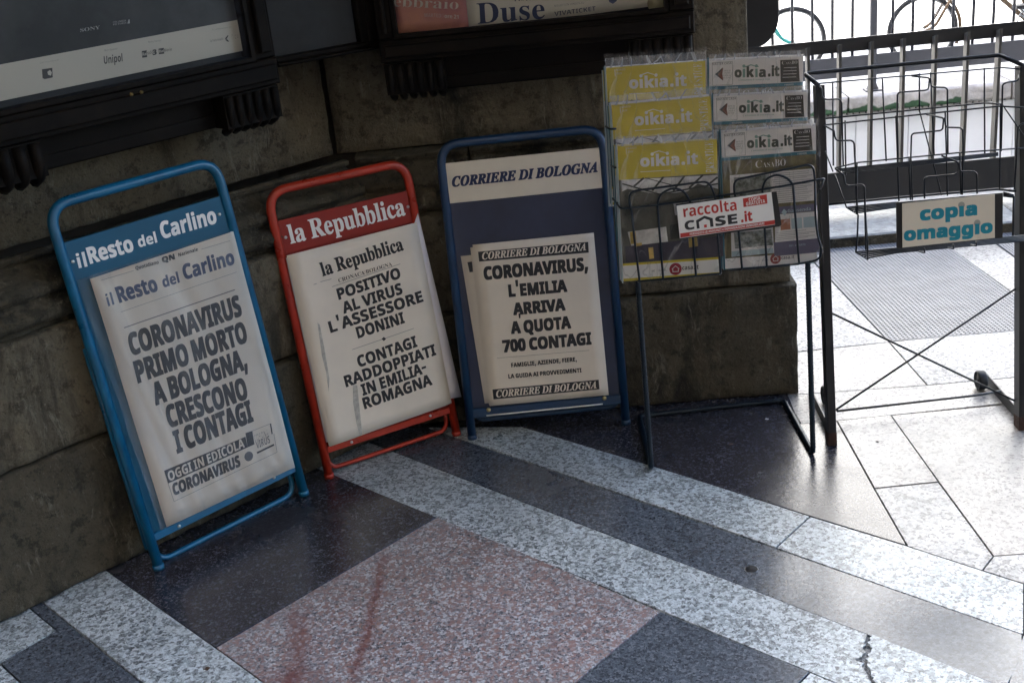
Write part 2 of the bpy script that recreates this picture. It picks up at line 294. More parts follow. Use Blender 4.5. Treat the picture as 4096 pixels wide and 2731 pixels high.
glyph('S', 'A', 464, [0,0,169,482,294,482,464,0,354,0,319,114,144,114,110,0], [170,200,295,200,259,311,251,340,240,376,232,407,222,374,212,336,204,311])
glyph('S', 'B', 452, [60,0,60,480,210,480,254,478,294,473,327,464,354,452,382,430,398,398,404,358,402,332,395,309,384,289,370,272,352,261,330,254,374,234,386,225,396,214,404,200,410,182,414,162,416,139,410,98,395,64,368,37,343,21,313,9,278,2,240,0], [162,290,221,290,248,291,268,296,282,304,292,314,298,328,300,344,298,361,290,374,280,384,264,391,242,395,216,396,162,396], [162,84,228,84,256,86,277,92,292,102,302,115,308,130,310,149,308,166,302,180,292,192,276,202,254,207,225,209,162,209])
glyph('S', 'C', 428, [254,-6,219,-5,187,1,158,10,132,24,104,47,80,76,62,110,52,138,44,170,40,204,39,239,40,274,46,308,54,338,65,368,86,402,110,431,142,454,168,468,197,478,229,484,264,486,336,477,404,452,372,370,318,392,264,402,228,397,198,382,174,358,161,334,152,306,146,274,144,238,146,202,151,170,160,143,172,120,195,96,226,82,264,78,322,84,386,104,386,18,324,0])
glyph('S', 'D', 497, [60,0,60,480,211,480,248,478,281,473,312,464,342,452,376,432,404,406,428,374,441,346,450,316,456,282,458,244,454,188,441,138,420,96,389,62,352,34,306,16,255,4,196,0], [162,84,206,84,270,94,316,124,344,172,352,242,350,279,344,311,333,338,318,359,291,380,257,392,216,396,162,396])
glyph('S', 'E', 376, [60,0,60,480,336,480,336,396,162,396,162,291,324,291,324,208,162,208,162,84,336,84,336,0])
glyph('S', 'F', 368, [60,0,60,480,335,480,335,396,160,396,160,272,323,272,323,190,160,190,160,0])
glyph('S', 'G', 486, [262,-6,212,-3,167,9,128,29,96,56,72,92,54,134,42,184,39,240,41,277,46,310,56,342,68,370,84,396,104,420,127,440,153,456,182,469,215,478,250,484,290,486,364,478,432,456,398,376,348,394,289,402,260,400,235,392,212,382,192,366,175,348,162,324,152,299,146,270,144,238,145,208,150,180,156,155,166,132,180,114,197,98,217,87,241,80,268,78,305,80,333,84,333,184,242,184,242,270,432,270,432,21,354,0])
glyph('S', 'H', 514, [60,0,60,480,162,480,162,292,352,292,352,480,454,480,454,0,352,0,352,207,162,207,162,0])
glyph('S', 'I', 261, [22,0,22,58,80,84,80,395,22,422,22,480,240,480,240,422,182,395,182,84,240,58,240,0])
glyph('S', 'J', 222, [10,-141,-24,-138,-50,-134,-50,-49,-27,-54,-2,-56,30,-49,39,-43,46,-34,52,-24,60,30,60,480,162,480,162,31,160,-8,154,-41,142,-69,128,-92,110,-110,90,-124,66,-134,39,-139])
glyph('S', 'K', 446, [60,0,60,480,162,480,162,260,182,288,202,316,332,480,444,480,278,268,446,0,330,0,205,202,162,172,162,0])
glyph('S', 'L', 380, [60,0,60,480,162,480,162,84,356,84,356,0])
glyph('S', 'M', 634, [60,0,60,480,199,480,312,113,434,480,573,480,573,0,478,0,478,227,479,280,481,336,483,376,356,0,264,0,148,376,148,336,150,278,151,223,151,0])
glyph('S', 'N', 546, [60,0,60,480,188,480,397,120,396,186,394,252,394,480,486,480,486,0,356,0,148,362,150,294,151,226,151,0])
glyph('S', 'O', 534, [268,-6,230,-5,196,1,166,10,138,24,108,48,82,76,64,111,52,140,45,172,40,205,39,241,40,277,45,311,52,342,64,370,82,404,108,434,138,456,166,470,196,480,230,485,268,487,305,485,339,480,370,470,396,456,427,433,452,404,471,370,482,342,490,310,494,276,496,240,494,204,490,170,482,140,471,110,452,76,427,48,396,24,370,10,339,1,305,-5], [268,78,306,84,338,98,360,122,373,146,382,173,387,205,389,240,387,276,382,308,373,336,360,360,338,383,307,398,268,402,229,398,198,383,174,360,162,336,153,308,148,276,146,240,148,205,153,173,162,146,174,122,198,98,228,84])
glyph('S', 'P', 422, [60,0,60,480,214,480,257,477,294,470,324,457,349,440,372,410,387,373,392,330,390,302,384,276,374,252,360,228,340,209,316,192,286,180,249,173,206,170,162,170,162,0], [162,254,196,254,222,256,245,262,264,271,278,285,286,303,289,326,280,365,253,388,208,396,162,396])
glyph('S', 'Q', 534, [362,-114,274,-6,268,-6,230,-5,196,1,166,10,138,24,108,48,82,76,64,111,52,140,45,172,40,205,39,241,40,277,45,311,52,342,64,370,82,404,108,434,138,456,166,470,196,480,230,485,268,487,305,485,339,480,370,470,396,456,427,433,452,404,471,370,482,342,490,310,494,276,496,240,494,202,488,166,480,132,467,101,450,74,430,50,406,30,378,15,493,-114], [268,78,306,84,338,98,360,122,373,146,382,173,387,205,389,240,387,276,382,308,373,336,360,360,338,383,307,398,268,402,229,398,198,383,174,360,162,336,153,308,148,276,146,240,148,205,153,173,162,146,174,122,198,98,228,84])
glyph('S', 'R', 444, [60,0,60,480,200,480,246,478,286,470,318,460,345,444,371,416,386,380,392,336,390,315,386,296,379,278,346,236,302,209,444,0,330,0,216,184,162,184,162,0], [162,266,195,266,225,268,249,274,267,284,279,296,286,313,289,333,286,354,278,370,266,382,247,390,223,394,192,396,162,396])
glyph('S', 'S', 370, [166,-6,130,-5,94,0,62,10,31,22,31,117,102,90,126,83,150,78,174,77,198,79,215,84,228,92,237,102,242,114,244,128,241,145,232,160,217,172,150,207,114,226,77,253,48,294,42,310,38,329,36,350,41,390,56,423,80,450,104,466,132,477,163,484,199,486,270,478,341,452,308,374,249,394,196,402,178,400,163,396,151,388,142,378,138,366,136,354,138,338,146,324,158,313,226,276,289,241,305,228,318,212,329,196,337,178,342,156,343,133,338,94,322,60,297,31,272,14,242,3,206,-4])
glyph('S', 'T', 389, [144,0,144,395,14,395,14,480,376,480,376,395,245,395,245,0])
glyph('S', 'U', 507, [252,-6,207,-4,168,6,134,20,107,42,85,68,70,98,60,132,57,170,57,480,158,480,158,186,161,150,169,123,182,103,202,90,226,82,254,78,284,82,308,90,326,105,339,126,346,153,349,186,349,480,450,480,450,169,448,137,441,108,429,80,412,55,390,34,363,16,331,4,294,-4])
glyph('S', 'V', 436, [162,0,0,480,103,480,192,194,200,167,211,126,218,88,226,126,236,167,243,194,334,480,436,480,274,0])
glyph('S', 'W', 650, [122,0,0,480,100,480,161,218,170,178,178,132,184,92,190,132,200,177,207,211,276,480,372,480,442,211,450,178,458,132,464,92,471,132,480,178,488,218,550,480,650,480,527,0,412,0,346,252,342,274,335,306,328,340,324,364,320,340,314,306,308,274,302,251,238,0])
glyph('S', 'X', 448, [0,0,159,247,10,480,122,480,226,307,327,480,436,480,286,242,448,0,332,0,220,182,109,0])
glyph('S', 'Y', 419, [159,0,159,184,0,480,110,480,210,282,310,480,419,480,260,186,260,0])
glyph('S', 'Z', 389, [16,0,16,66,246,396,22,396,22,480,366,480,366,414,137,84,372,84,372,0])
glyph('S', 'a', 406, [142,-6,111,-4,84,6,60,22,42,44,32,74,28,110,33,145,46,174,69,196,92,208,120,218,154,224,192,226,256,228,256,244,254,262,249,276,241,287,230,294,216,298,199,300,146,292,96,274,62,341,128,366,203,374,248,370,286,360,316,342,338,317,351,284,356,244,356,0,286,0,266,50,248,32,230,18,214,6,194,0,170,-5], [180,66,200,68,218,75,234,86,246,100,254,118,256,140,256,170,217,168,188,166,166,160,150,151,140,139,133,125,131,109,132,95,137,84,144,76])
glyph('S', 'b', 425, [254,-6,229,-5,208,0,190,8,152,40,146,40,129,0,52,0,52,510,152,510,152,392,151,350,148,319,152,319,164,334,176,346,192,358,210,366,232,372,256,374,295,368,328,352,356,326,374,298,386,266,392,228,395,184,392,140,385,102,373,68,356,42,328,15,294,-2], [226,74,245,78,261,87,274,103,285,125,291,152,293,186,291,218,284,245,274,266,260,282,244,290,224,294,201,291,182,282,170,270,160,250,155,226,152,196,152,184,154,152,160,125,168,103,182,87,201,78])
glyph('S', 'c', 345, [202,-6,163,-4,129,4,100,19,75,38,56,64,42,97,33,136,30,182,33,224,40,260,53,291,70,316,92,338,116,354,145,364,176,371,210,374,276,366,324,348,295,272,251,287,210,293,176,286,152,265,137,230,132,182,134,148,142,122,153,100,168,86,188,78,210,74,266,83,313,106,313,21,265,0])
glyph('S', 'd', 425, [168,-6,130,-2,97,14,69,42,52,68,40,100,32,139,30,182,32,227,40,266,52,298,69,325,98,352,132,368,172,374,196,372,218,366,236,358,252,347,266,334,276,320,276,351,272,393,272,510,372,510,372,0,296,0,276,48,272,48,262,33,248,20,233,9,215,0,194,-5], [204,73,228,76,248,84,262,98,272,117,277,142,280,172,280,182,278,215,272,242,263,264,249,280,228,289,202,292,182,289,164,280,150,264,140,242,134,214,132,182,134,148,140,122,150,100,164,86,182,76])
glyph('S', 'e', 397, [218,-6,183,-4,150,2,121,14,94,30,72,50,54,76,41,106,33,141,30,180,32,221,40,257,52,288,68,314,89,335,113,352,140,364,170,371,204,374,240,370,272,362,300,349,324,330,343,306,357,278,366,244,368,207,368,158,132,158,135,132,144,110,157,92,175,78,197,70,223,68,288,75,347,96,347,20,290,0], [134,225,274,225,272,246,266,264,256,280,244,292,226,300,204,302,186,300,170,294,156,284,145,268,138,249])
glyph('S', 'f', 260, [68,0,68,292,14,292,14,340,68,366,68,394,70,422,76,447,84,466,96,482,112,494,130,503,150,509,173,512,198,514,252,509,290,498,264,425,240,432,209,434,196,433,186,429,178,422,168,390,168,366,255,366,255,292,168,292,168,0])
glyph('S', 'g', 425, [190,-161,117,-156,52,-140,52,-60,87,-72,122,-81,158,-86,196,-88,238,-78,264,-51,272,-4,272,2,274,26,276,48,260,30,244,16,228,6,210,-1,190,-6,168,-6,128,-1,94,16,67,44,51,71,40,103,32,140,30,182,32,225,40,263,52,296,68,323,96,351,130,368,172,374,213,368,248,350,278,320,288,366,372,366,372,0,370,-38,361,-70,346,-98,326,-120,300,-138,269,-151,232,-158], [204,72,228,74,246,82,261,94,271,112,278,138,280,170,280,182,278,218,272,246,261,266,246,281,227,290,203,292,172,285,150,264,136,230,132,182,137,134,150,99,172,78])
glyph('S', 'h', 441, [52,0,52,510,152,510,152,406,151,354,148,320,153,320,166,337,181,350,198,360,217,368,238,372,259,374,296,370,328,359,355,342,375,316,387,282,391,239,391,0,291,0,291,214,284,258,264,284,232,294,205,290,184,280,170,262,160,238,154,208,152,172,152,0])
glyph('S', 'i', 205, [103,412,88,414,76,417,64,423,56,432,50,445,48,462,50,478,56,491,64,500,103,510,141,500,150,491,156,478,157,462,156,445,150,432,141,423], [52,0,52,366,152,366,152,0])
glyph('S', 'j', 205, [103,412,88,414,76,417,64,423,56,432,50,445,48,462,50,478,56,491,64,500,103,510,141,500,150,491,156,478,157,462,156,445,150,432,141,423], [23,-161,-12,-159,-43,-153,-43,-74,-20,-79,4,-80,17,-80,28,-76,38,-69,46,-59,51,-44,52,-25,52,366,152,366,152,-40,151,-62,147,-82,140,-100,130,-118,116,-132,98,-144,78,-154,52,-160])
glyph('S', 'k', 416, [52,0,52,510,152,510,152,282,151,241,147,200,169,228,192,255,295,366,408,366,262,208,416,0,301,0,196,148,152,114,152,0])
glyph('S', 'l', 205, [52,0,52,510,152,510,152,0])
glyph('S', 'm', 660, [52,0,52,366,129,366,142,320,148,320,160,337,176,350,194,360,214,368,234,372,254,374,280,372,303,368,323,360,340,350,354,336,366,320,374,320,388,337,403,350,422,360,442,368,462,372,483,374,521,370,552,359,577,342,595,316,606,282,609,239,609,0,509,0,509,214,503,258,484,284,454,294,430,290,412,281,398,266,388,244,382,216,381,184,381,0,280,0,280,214,274,258,256,284,226,294,201,290,182,280,168,262,160,238,154,208,152,172,152,0])
glyph('S', 'n', 441, [52,0,52,366,129,366,142,320,148,320,161,337,177,350,196,360,216,368,238,372,260,374,298,370,329,359,356,342,375,316,387,282,391,239,391,0,291,0,291,214,289,238,284,258,276,274,266,284,250,292,232,294,204,290,184,280,169,262,160,238,154,208,152,172,152,0])
glyph('S', 'o', 416, [207,-6,174,-4,144,3,116,16,91,32,70,54,53,80,40,110,33,146,30,184,33,227,42,265,57,297,78,324,104,346,134,361,170,370,209,374,242,371,272,364,300,351,325,334,346,313,362,287,376,257,383,222,386,184,382,141,374,103,358,70,338,43,312,21,281,6,246,-4], [208,74,232,77,252,86,266,102,276,124,282,150,284,184,282,218,276,244,266,266,251,280,232,290,208,293,184,290,164,280,150,266,140,244,134,218,132,184,134,150,140,124,150,102,164,86,184,77])
glyph('S', 'p', 425, [52,-161,52,366,134,366,148,319,152,319,192,358,210,366,232,372,256,374,295,368,328,352,356,326,374,298,386,266,392,228,395,184,392,140,385,102,372,69,356,42,326,15,292,-2,254,-6,229,-5,208,0,190,8,152,40,147,40,152,-14,152,-161], [226,74,246,78,264,87,276,103,286,125,291,152,293,186,288,232,276,266,254,286,224,294,201,291,182,282,170,270,160,250,155,226,152,196,152,184,154,152,160,125,168,103,182,87,201,78])
glyph('S', 'q', 425, [272,-161,272,-8,276,48,272,48,262,33,249,20,234,9,216,0,194,-5,168,-6,130,-2,96,14,68,42,52,68,40,100,32,139,30,182,32,227,40,266,52,298,69,325,98,352,132,368,170,374,196,372,218,366,236,358,252,347,266,334,276,320,288,366,372,366,372,-161], [204,72,229,74,248,83,262,96,272,116,277,140,280,170,280,182,278,215,272,242,263,264,249,280,229,289,203,292,181,289,164,280,150,264,140,242,134,214,132,182,137,134,150,99,172,78])
glyph('S', 'r', 305, [52,0,52,366,128,366,143,305,148,305,160,323,174,339,192,354,212,364,234,371,257,374,274,372,291,370,284,276,270,279,254,280,205,271,190,264,178,254,167,242,159,226,154,208,152,186,152,0])
glyph('S', 's', 334, [152,-6,86,-2,31,15,31,98,94,75,155,66,173,68,187,70,197,75,204,82,208,89,210,98,204,115,182,132,130,156,74,185,60,196,50,207,41,220,35,235,32,252,30,272,34,302,48,328,70,348,99,362,134,370,176,374,240,366,304,344,274,272,223,292,174,300,150,297,134,289,130,276,136,260,158,244,206,223,260,196,274,186,286,175,296,162,302,147,307,130,308,109,304,74,291,46,269,23,247,10,220,1,188,-5])
glyph('S', 't', 292, [178,-6,119,4,103,13,90,26,78,42,70,62,65,86,63,115,63,292,16,292,16,334,70,368,100,444,163,444,163,366,266,366,266,292,163,292,163,115,164,102,168,92,176,84,184,78,194,74,207,73,239,76,270,84,270,10,230,-2])
glyph('S', 'u', 441, [180,-6,144,-3,112,8,86,25,66,50,54,85,50,128,50,366,150,366,150,152,152,128,156,109,164,94,176,82,191,76,210,73,237,76,258,87,272,104,282,128,287,158,289,194,289,366,389,366,389,0,312,0,299,47,294,47,280,30,264,16,246,6,224,-1,203,-6])
glyph('S', 'v', 382, [140,0,0,366,105,366,176,158,185,119,190,82,207,158,278,366,382,366,242,0])
glyph('S', 'w', 575, [111,0,6,366,106,366,148,204,157,164,164,118,168,84,174,109,179,142,184,172,188,190,233,366,343,366,386,190,392,160,400,118,402,84,410,117,418,163,426,204,470,366,568,366,462,0,354,0,326,128,318,162,307,210,296,258,288,290,278,258,268,210,256,162,248,127,218,0])
glyph('S', 'x', 388, [4,0,128,188,10,366,123,366,194,250,266,366,380,366,260,188,385,0,272,0,194,126,117,0])
glyph('S', 'y', 382, [74,-161,44,-160,23,-156,23,-76,40,-79,62,-80,82,-78,98,-72,112,-62,124,-48,133,-32,140,-16,146,2,0,366,110,366,178,160,186,130,190,96,198,130,207,160,274,366,382,366,227,-47,211,-82,190,-110,166,-132,138,-148,108,-158])
glyph('S', 'z', 328, [18,0,18,59,188,290,28,290,28,366,302,366,302,302,136,76,308,76,308,0])
glyph('S', 'Ì', 403, [64,0,64,480,339,480,339,0], [98,34,306,34,306,446,98,446])
glyph('S', 'è', 403, [64,0,64,480,339,480,339,0], [98,34,306,34,306,446,98,446])
glyph('B', 'A', 436, [-8,0,-8,18,4,20,14,24,24,30,49,74,206,466,224,466,384,86,411,34,420,26,430,20,444,18,444,0,229,0,229,18,259,21,278,30,284,46,272,82,252,132,104,132,78,70,76,59,74,48,80,32,96,22,124,18,128,18,128,0], [114,160,242,160,176,319])
glyph('B', 'B', 442, [16,0,16,18,36,20,52,24,62,32,69,44,73,60,74,82,74,368,69,412,51,433,16,438,16,456,220,456,298,449,352,429,385,396,396,350,390,313,369,284,334,262,287,247,344,230,386,206,410,173,418,132,413,93,398,60,371,34,345,20,314,8,278,2,238,0], [182,252,188,252,220,254,246,261,264,272,275,290,282,314,285,345,283,373,278,396,270,412,256,424,239,432,216,434,203,433,194,430,188,425,182,391], [222,24,248,27,268,35,283,49,293,69,299,96,301,128,298,162,290,188,277,208,258,220,231,228,198,231,182,231,182,65,190,33,198,28,208,25])
glyph('B', 'C', 468, [256,-10,224,-9,193,-3,164,6,138,20,105,43,78,71,56,104,43,132,34,162,28,194,26,228,28,262,34,294,43,323,56,351,78,384,106,412,138,435,166,448,195,458,226,464,259,466,292,462,328,454,368,440,388,435,402,438,412,448,419,466,436,466,436,308,420,308,402,347,382,380,356,407,328,427,298,439,266,444,212,430,174,389,152,321,144,226,152,138,178,74,220,36,278,24,305,26,332,33,358,44,384,61,407,82,428,106,448,88,410,45,365,14,314,-4])
glyph('B', 'D', 496, [20,0,20,18,39,20,53,24,63,30,69,40,72,54,74,74,74,374,72,398,68,415,61,426,50,433,34,437,15,438,15,456,222,456,278,452,328,440,370,422,406,396,433,364,452,324,464,280,468,228,453,128,408,57,333,14,228,0], [222,24,262,30,294,46,320,75,333,104,343,139,348,180,350,229,342,318,318,382,279,420,223,433,208,432,197,429,190,424,182,385,182,72,190,34,197,28,208,26])
glyph('B', 'E', 442, [14,0,14,17,36,18,52,22,62,30,70,40,74,56,75,78,75,368,74,394,70,414,62,426,51,432,36,437,16,438,16,456,399,456,399,320,384,320,375,357,360,386,340,406,312,420,276,428,232,430,200,428,186,416,182,388,182,246,194,246,220,248,242,256,259,269,272,288,282,313,288,345,304,345,304,118,288,118,273,182,264,195,254,206,241,213,186,222,182,67,184,52,187,42,192,35,230,28,262,29,289,32,314,38,335,48,354,60,370,75,386,94,399,116,411,143,430,143,402,0])
glyph('B', 'G', 507, [268,-10,233,-8,200,-2,170,6,142,20,108,42,80,70,58,103,44,131,35,161,30,194,28,229,30,263,35,294,44,324,58,352,80,384,107,412,140,435,166,448,195,458,225,464,257,466,293,462,330,454,370,440,388,436,406,443,419,466,437,466,437,308,420,308,410,334,397,358,382,379,366,398,348,414,329,426,309,436,288,442,268,444,214,430,176,390,154,322,146,228,148,178,154,135,165,98,180,68,206,37,238,19,276,13,298,14,316,19,328,27,336,38,341,53,342,71,342,128,341,146,336,160,329,170,317,176,299,180,276,182,276,198,500,198,500,182,481,180,466,176,456,170,450,161,447,147,446,128,446,29,402,12,358,0,313,-8])
glyph('B', 'L', 426, [16,0,16,18,36,20,52,24,62,32,69,42,73,59,74,80,74,379,73,399,69,414,62,425,52,432,36,436,16,438,16,456,250,456,250,438,208,434,200,430,192,424,188,416,182,379,182,82,186,47,200,31,234,28,264,29,291,33,314,40,335,50,354,63,370,80,384,100,397,126,409,154,427,154,402,0])
glyph('B', 'N', 494, [403,-10,107,350,107,78,108,58,112,42,118,31,129,24,145,20,166,18,166,0,18,0,18,18,54,23,71,42,76,78,76,388,36,433,18,438,18,456,156,456,391,168,391,378,386,414,368,432,331,438,331,456,480,456,480,438,459,436,444,432,433,425,427,414,423,398,422,377,422,-10])
glyph('B', 'O', 525, [260,-10,228,-8,198,-2,168,8,142,21,117,38,94,58,74,80,58,106,45,134,36,164,30,195,28,228,30,260,36,292,45,322,58,349,75,374,94,397,118,418,142,434,170,448,200,458,232,464,266,466,298,464,328,458,358,448,384,435,409,418,431,398,450,376,467,351,480,323,490,293,496,261,498,228,496,195,490,164,480,134,467,106,450,80,430,58,408,38,382,21,355,8,325,-2,294,-8], [264,12,315,26,350,66,372,134,380,228,378,278,372,321,362,358,348,388,324,419,294,437,260,444,210,430,174,390,152,322,145,228,147,178,153,135,163,98,178,67,202,36,230,18])
glyph('B', 'R', 473, [16,0,16,18,36,20,52,24,62,32,69,42,73,59,74,80,74,379,73,398,69,413,62,424,52,431,36,436,16,438,16,456,217,456,264,454,305,448,340,438,368,426,395,402,412,372,417,334,410,296,392,265,360,241,315,224,432,50,452,26,478,18,480,0,338,0,202,212,182,212,182,80,184,59,188,42,194,32,205,24,220,20,242,18,242,0], [182,234,204,234,235,236,260,244,280,258,293,278,301,304,304,336,298,378,284,408,259,425,224,431,208,430,197,428,190,422,182,386])
glyph('B', 'S', 390, [43,-10,43,158,62,158,75,114,92,77,112,50,136,30,164,18,197,15,220,17,240,24,257,36,269,52,276,69,278,90,272,117,255,140,225,160,162,190,127,210,98,231,77,252,62,276,52,302,50,332,52,358,58,382,67,402,80,421,96,436,115,450,136,458,160,464,184,466,230,462,282,448,292,446,300,444,310,447,316,454,320,466,339,466,339,319,322,319,315,343,306,365,294,385,280,402,264,417,248,429,230,438,212,443,194,444,173,442,154,436,140,426,128,414,122,398,120,380,122,364,128,349,137,336,188,303,253,272,318,233,331,219,342,204,350,188,360,133,357,106,350,80,339,58,324,38,304,21,280,8,254,-2,224,-8,192,-10,158,-8,126,0,98,10,84,12,69,7,61,-10])
glyph('B', 'T', 423, [92,0,92,18,114,19,130,24,142,31,150,42,154,59,156,80,156,433,149,433,116,430,88,420,65,404,48,380,36,352,29,318,10,318,10,456,410,456,410,317,394,317,382,368,356,404,319,426,268,433,264,433,264,80,264,58,269,42,276,30,288,23,305,19,328,18,328,0])
glyph('B', 'Y', 426, [102,0,102,18,122,20,138,24,148,32,155,42,159,59,160,80,160,178,46,387,34,406,24,420,14,429,0,435,-14,438,-14,456,207,456,207,438,196,438,166,432,156,416,164,392,248,226,333,366,348,408,343,424,326,434,298,438,295,456,439,456,439,438,409,424,383,392,268,204,268,80,270,59,274,42,280,32,290,24,306,20,328,18,328,0])
glyph('B', 'a', 344, [254,-10,226,-5,208,10,200,35,168,10,134,-4,96,-8,74,-6,56,0,40,12,29,26,22,44,20,63,25,91,40,115,64,136,88,150,119,164,156,177,199,190,199,241,198,258,194,272,186,282,177,290,164,294,148,296,124,293,109,286,104,274,114,256,123,231,122,220,117,210,110,202,100,196,90,192,77,190,64,192,54,196,44,203,38,212,34,224,33,236,34,252,40,266,50,278,62,290,77,300,94,308,115,314,138,317,162,318,205,316,239,306,264,292,280,272,290,244,293,210,293,62,295,40,304,34,320,42,329,28,306,6,282,-6], [151,34,174,41,199,63,199,169,154,152,127,123,118,84,122,56,133,39])
glyph('B', 'b', 360, [43,-12,43,388,36,428,8,439,8,456,138,456,138,278,162,300,190,314,221,318,244,316,264,310,284,299,300,284,315,266,326,245,335,221,340,194,342,166,340,133,334,103,322,75,308,50,290,30,270,13,246,0,220,-8,192,-10,162,-6,134,7,105,28,53,-12], [182,14,204,18,220,30,232,49,239,78,244,114,245,160,244,198,239,228,231,251,220,267,204,277,184,280,155,270,148,262,142,252,138,242,138,68,144,38,158,20])
glyph('B', 'c', 294, [156,-10,131,-8,108,-1,86,10,68,26,51,46,38,68,28,93,22,120,20,150,22,181,28,210,40,236,56,260,74,280,96,297,120,309,146,316,174,319,204,316,230,310,250,298,266,283,274,266,278,245,276,234,272,224,266,215,258,209,248,206,236,204,214,210,200,225,196,250,197,261,198,272,194,286,185,294,169,297,144,290,126,270,116,236,112,188,115,142,123,106,137,76,156,55,178,42,204,38,228,42,250,53,272,72,285,60,258,30,228,8,194,-6])
glyph('B', 'd', 370, [140,-10,118,-8,96,-1,78,10,60,26,46,44,35,66,26,92,21,118,20,147,22,180,27,210,36,238,48,261,64,281,82,297,102,309,123,316,146,318,175,314,201,302,223,280,223,401,222,414,218,423,212,430,176,439,176,456,319,456,319,75,324,40,330,35,340,30,354,28,354,10,325,10,294,6,260,-1,223,-10,223,39,201,12,174,-4], [172,28,182,30,192,34,202,42,211,51,218,62,223,76,223,242,220,252,214,262,206,270,174,280,155,278,140,267,130,250,123,225,119,193,118,153,119,114,123,83,130,58,140,42,154,32])
glyph('B', 'e', 301, [154,-10,129,-8,106,-1,84,10,66,26,50,46,37,68,27,95,22,124,20,157,22,188,28,215,38,240,51,263,68,282,87,298,108,309,132,316,157,318,193,314,224,302,249,280,268,251,279,216,282,174,282,166,117,166,122,112,138,73,164,50,200,42,225,47,248,62,270,86,285,72,258,36,228,10,192,-5], [116,192,202,192,202,215,193,277,186,288,175,294,161,297,136,286,121,256,116,204])
glyph('B', 'f', 214, [15,0,15,16,40,22,50,35,52,73,52,276,16,276,16,310,52,310,52,354,56,386,66,414,84,436,109,452,138,462,174,464,200,462,222,456,240,446,253,432,260,416,264,400,262,386,258,376,252,366,244,360,234,356,224,356,196,365,190,372,186,381,184,391,192,420,196,426,198,432,196,438,190,442,180,444,168,442,159,438,154,430,148,390,148,310,204,310,204,276,148,276,148,65,149,48,152,34,158,26,167,20,181,17,200,16,200,0])
glyph('B', 'h', 381, [18,0,18,16,45,26,52,56,52,399,46,429,40,434,30,438,19,440,19,456,148,456,148,266,175,296,207,312,243,318,282,312,308,292,325,258,330,212,330,56,337,26,343,20,352,18,364,16,364,0,202,0,202,16,207,16,222,20,232,34,235,56,235,217,229,258,224,266,214,270,203,272,182,268,164,255,148,235,148,56,154,26,160,20,168,18,180,16,180,0])
glyph('B', 'i', 198, [100,362,87,364,75,368,65,376,57,387,52,399,50,412,52,426,57,438,65,448,75,457,87,462,100,464,114,462,126,457,136,448,144,438,150,426,151,412,150,399,144,387,136,376,126,368,114,364], [18,0,18,16,46,26,52,56,52,252,46,285,20,294,21,310,148,310,148,56,154,26,180,16,180,0])
glyph('B', 'l', 200, [18,0,18,16,46,26,52,56,52,398,47,429,42,434,32,438,20,439,20,456,148,456,148,56,154,26,180,16,180,0])
glyph('B', 'o', 336, [168,-10,140,-8,114,0,90,12,70,28,52,47,38,70,27,96,21,124,19,154,21,184,27,212,38,239,52,262,70,282,90,297,114,309,140,316,168,318,196,316,222,309,245,298,266,282,284,262,298,240,308,214,315,185,317,154,315,123,308,94,298,68,284,46,266,26,246,10,222,-1,196,-8], [168,12,186,14,199,24,209,39,218,82,220,154,218,206,214,245,208,270,198,286,185,296,168,299,151,296,138,286,128,270,122,245,118,206,117,154,120,82,128,39,138,24,152,14])
glyph('B', 'p', 372, [18,-139,18,-124,40,-117,50,-100,52,-64,52,243,46,283,20,295,20,310,143,310,143,262,166,294,196,312,230,319,253,316,274,310,293,298,310,282,324,264,335,242,343,216,348,189,350,160,348,128,343,99,334,72,323,48,308,28,291,12,272,0,250,-8,227,-10,196,-6,170,8,148,32,148,-58,152,-98,167,-118,198,-123,198,-139], [196,28,214,32,228,42,239,59,246,84,251,116,252,154,252,192,248,223,241,248,232,264,218,274,199,278,180,274,162,259,148,235,148,68,160,46,176,32])
glyph('B', 'r', 288, [18,0,18,16,46,26,52,56,52,252,46,285,20,294,21,310,146,310,146,252,158,272,172,288,187,301,202,310,218,316,233,318,250,316,264,312,276,304,283,294,288,280,290,266,288,254,284,244,278,234,270,228,260,224,248,222,222,230,207,250,188,260,180,258,170,252,162,242,155,228,150,212,149,192,149,56,150,42,154,32,159,25,198,16,198,0])
glyph('B', 's', 288, [151,-10,132,-8,110,-3,86,6,73,8,64,7,56,1,51,-8,36,-8,36,106,53,106,61,79,72,57,86,39,104,26,122,18,140,15,156,16,168,20,178,26,186,36,190,46,192,58,188,76,176,92,156,105,107,130,86,142,68,155,54,169,44,185,39,202,37,220,40,247,50,270,65,291,86,306,111,316,141,319,166,316,199,308,206,306,213,305,220,306,226,311,230,319,244,319,244,222,228,222,220,244,210,262,196,277,182,288,166,294,149,296,136,295,125,292,116,286,110,278,106,270,105,259,115,232,146,212,192,190,212,178,229,165,242,152,250,136,256,117,257,94,254,64,244,39,228,18,206,2,181,-7])
glyph('B', 't', 228, [124,-10,99,-7,80,0,66,10,56,26,50,46,48,71,48,278,20,278,20,300,88,369,129,424,144,424,144,310,208,310,208,278,144,278,144,82,150,50,154,45,160,42,168,40,182,44,196,56,206,74,222,66,204,33,182,10,155,-4])
glyph('B', 'u', 374, [131,-10,103,-7,81,2,65,17,54,38,48,64,46,96,46,248,40,282,34,288,24,292,12,294,12,310,142,310,142,74,151,46,158,40,166,37,176,36,196,39,214,49,228,66,228,248,221,284,214,289,204,292,190,294,190,310,324,310,324,70,331,39,360,30,360,13,331,12,300,7,266,0,228,-10,228,40,216,26,202,14,186,4,168,-4,150,-8])
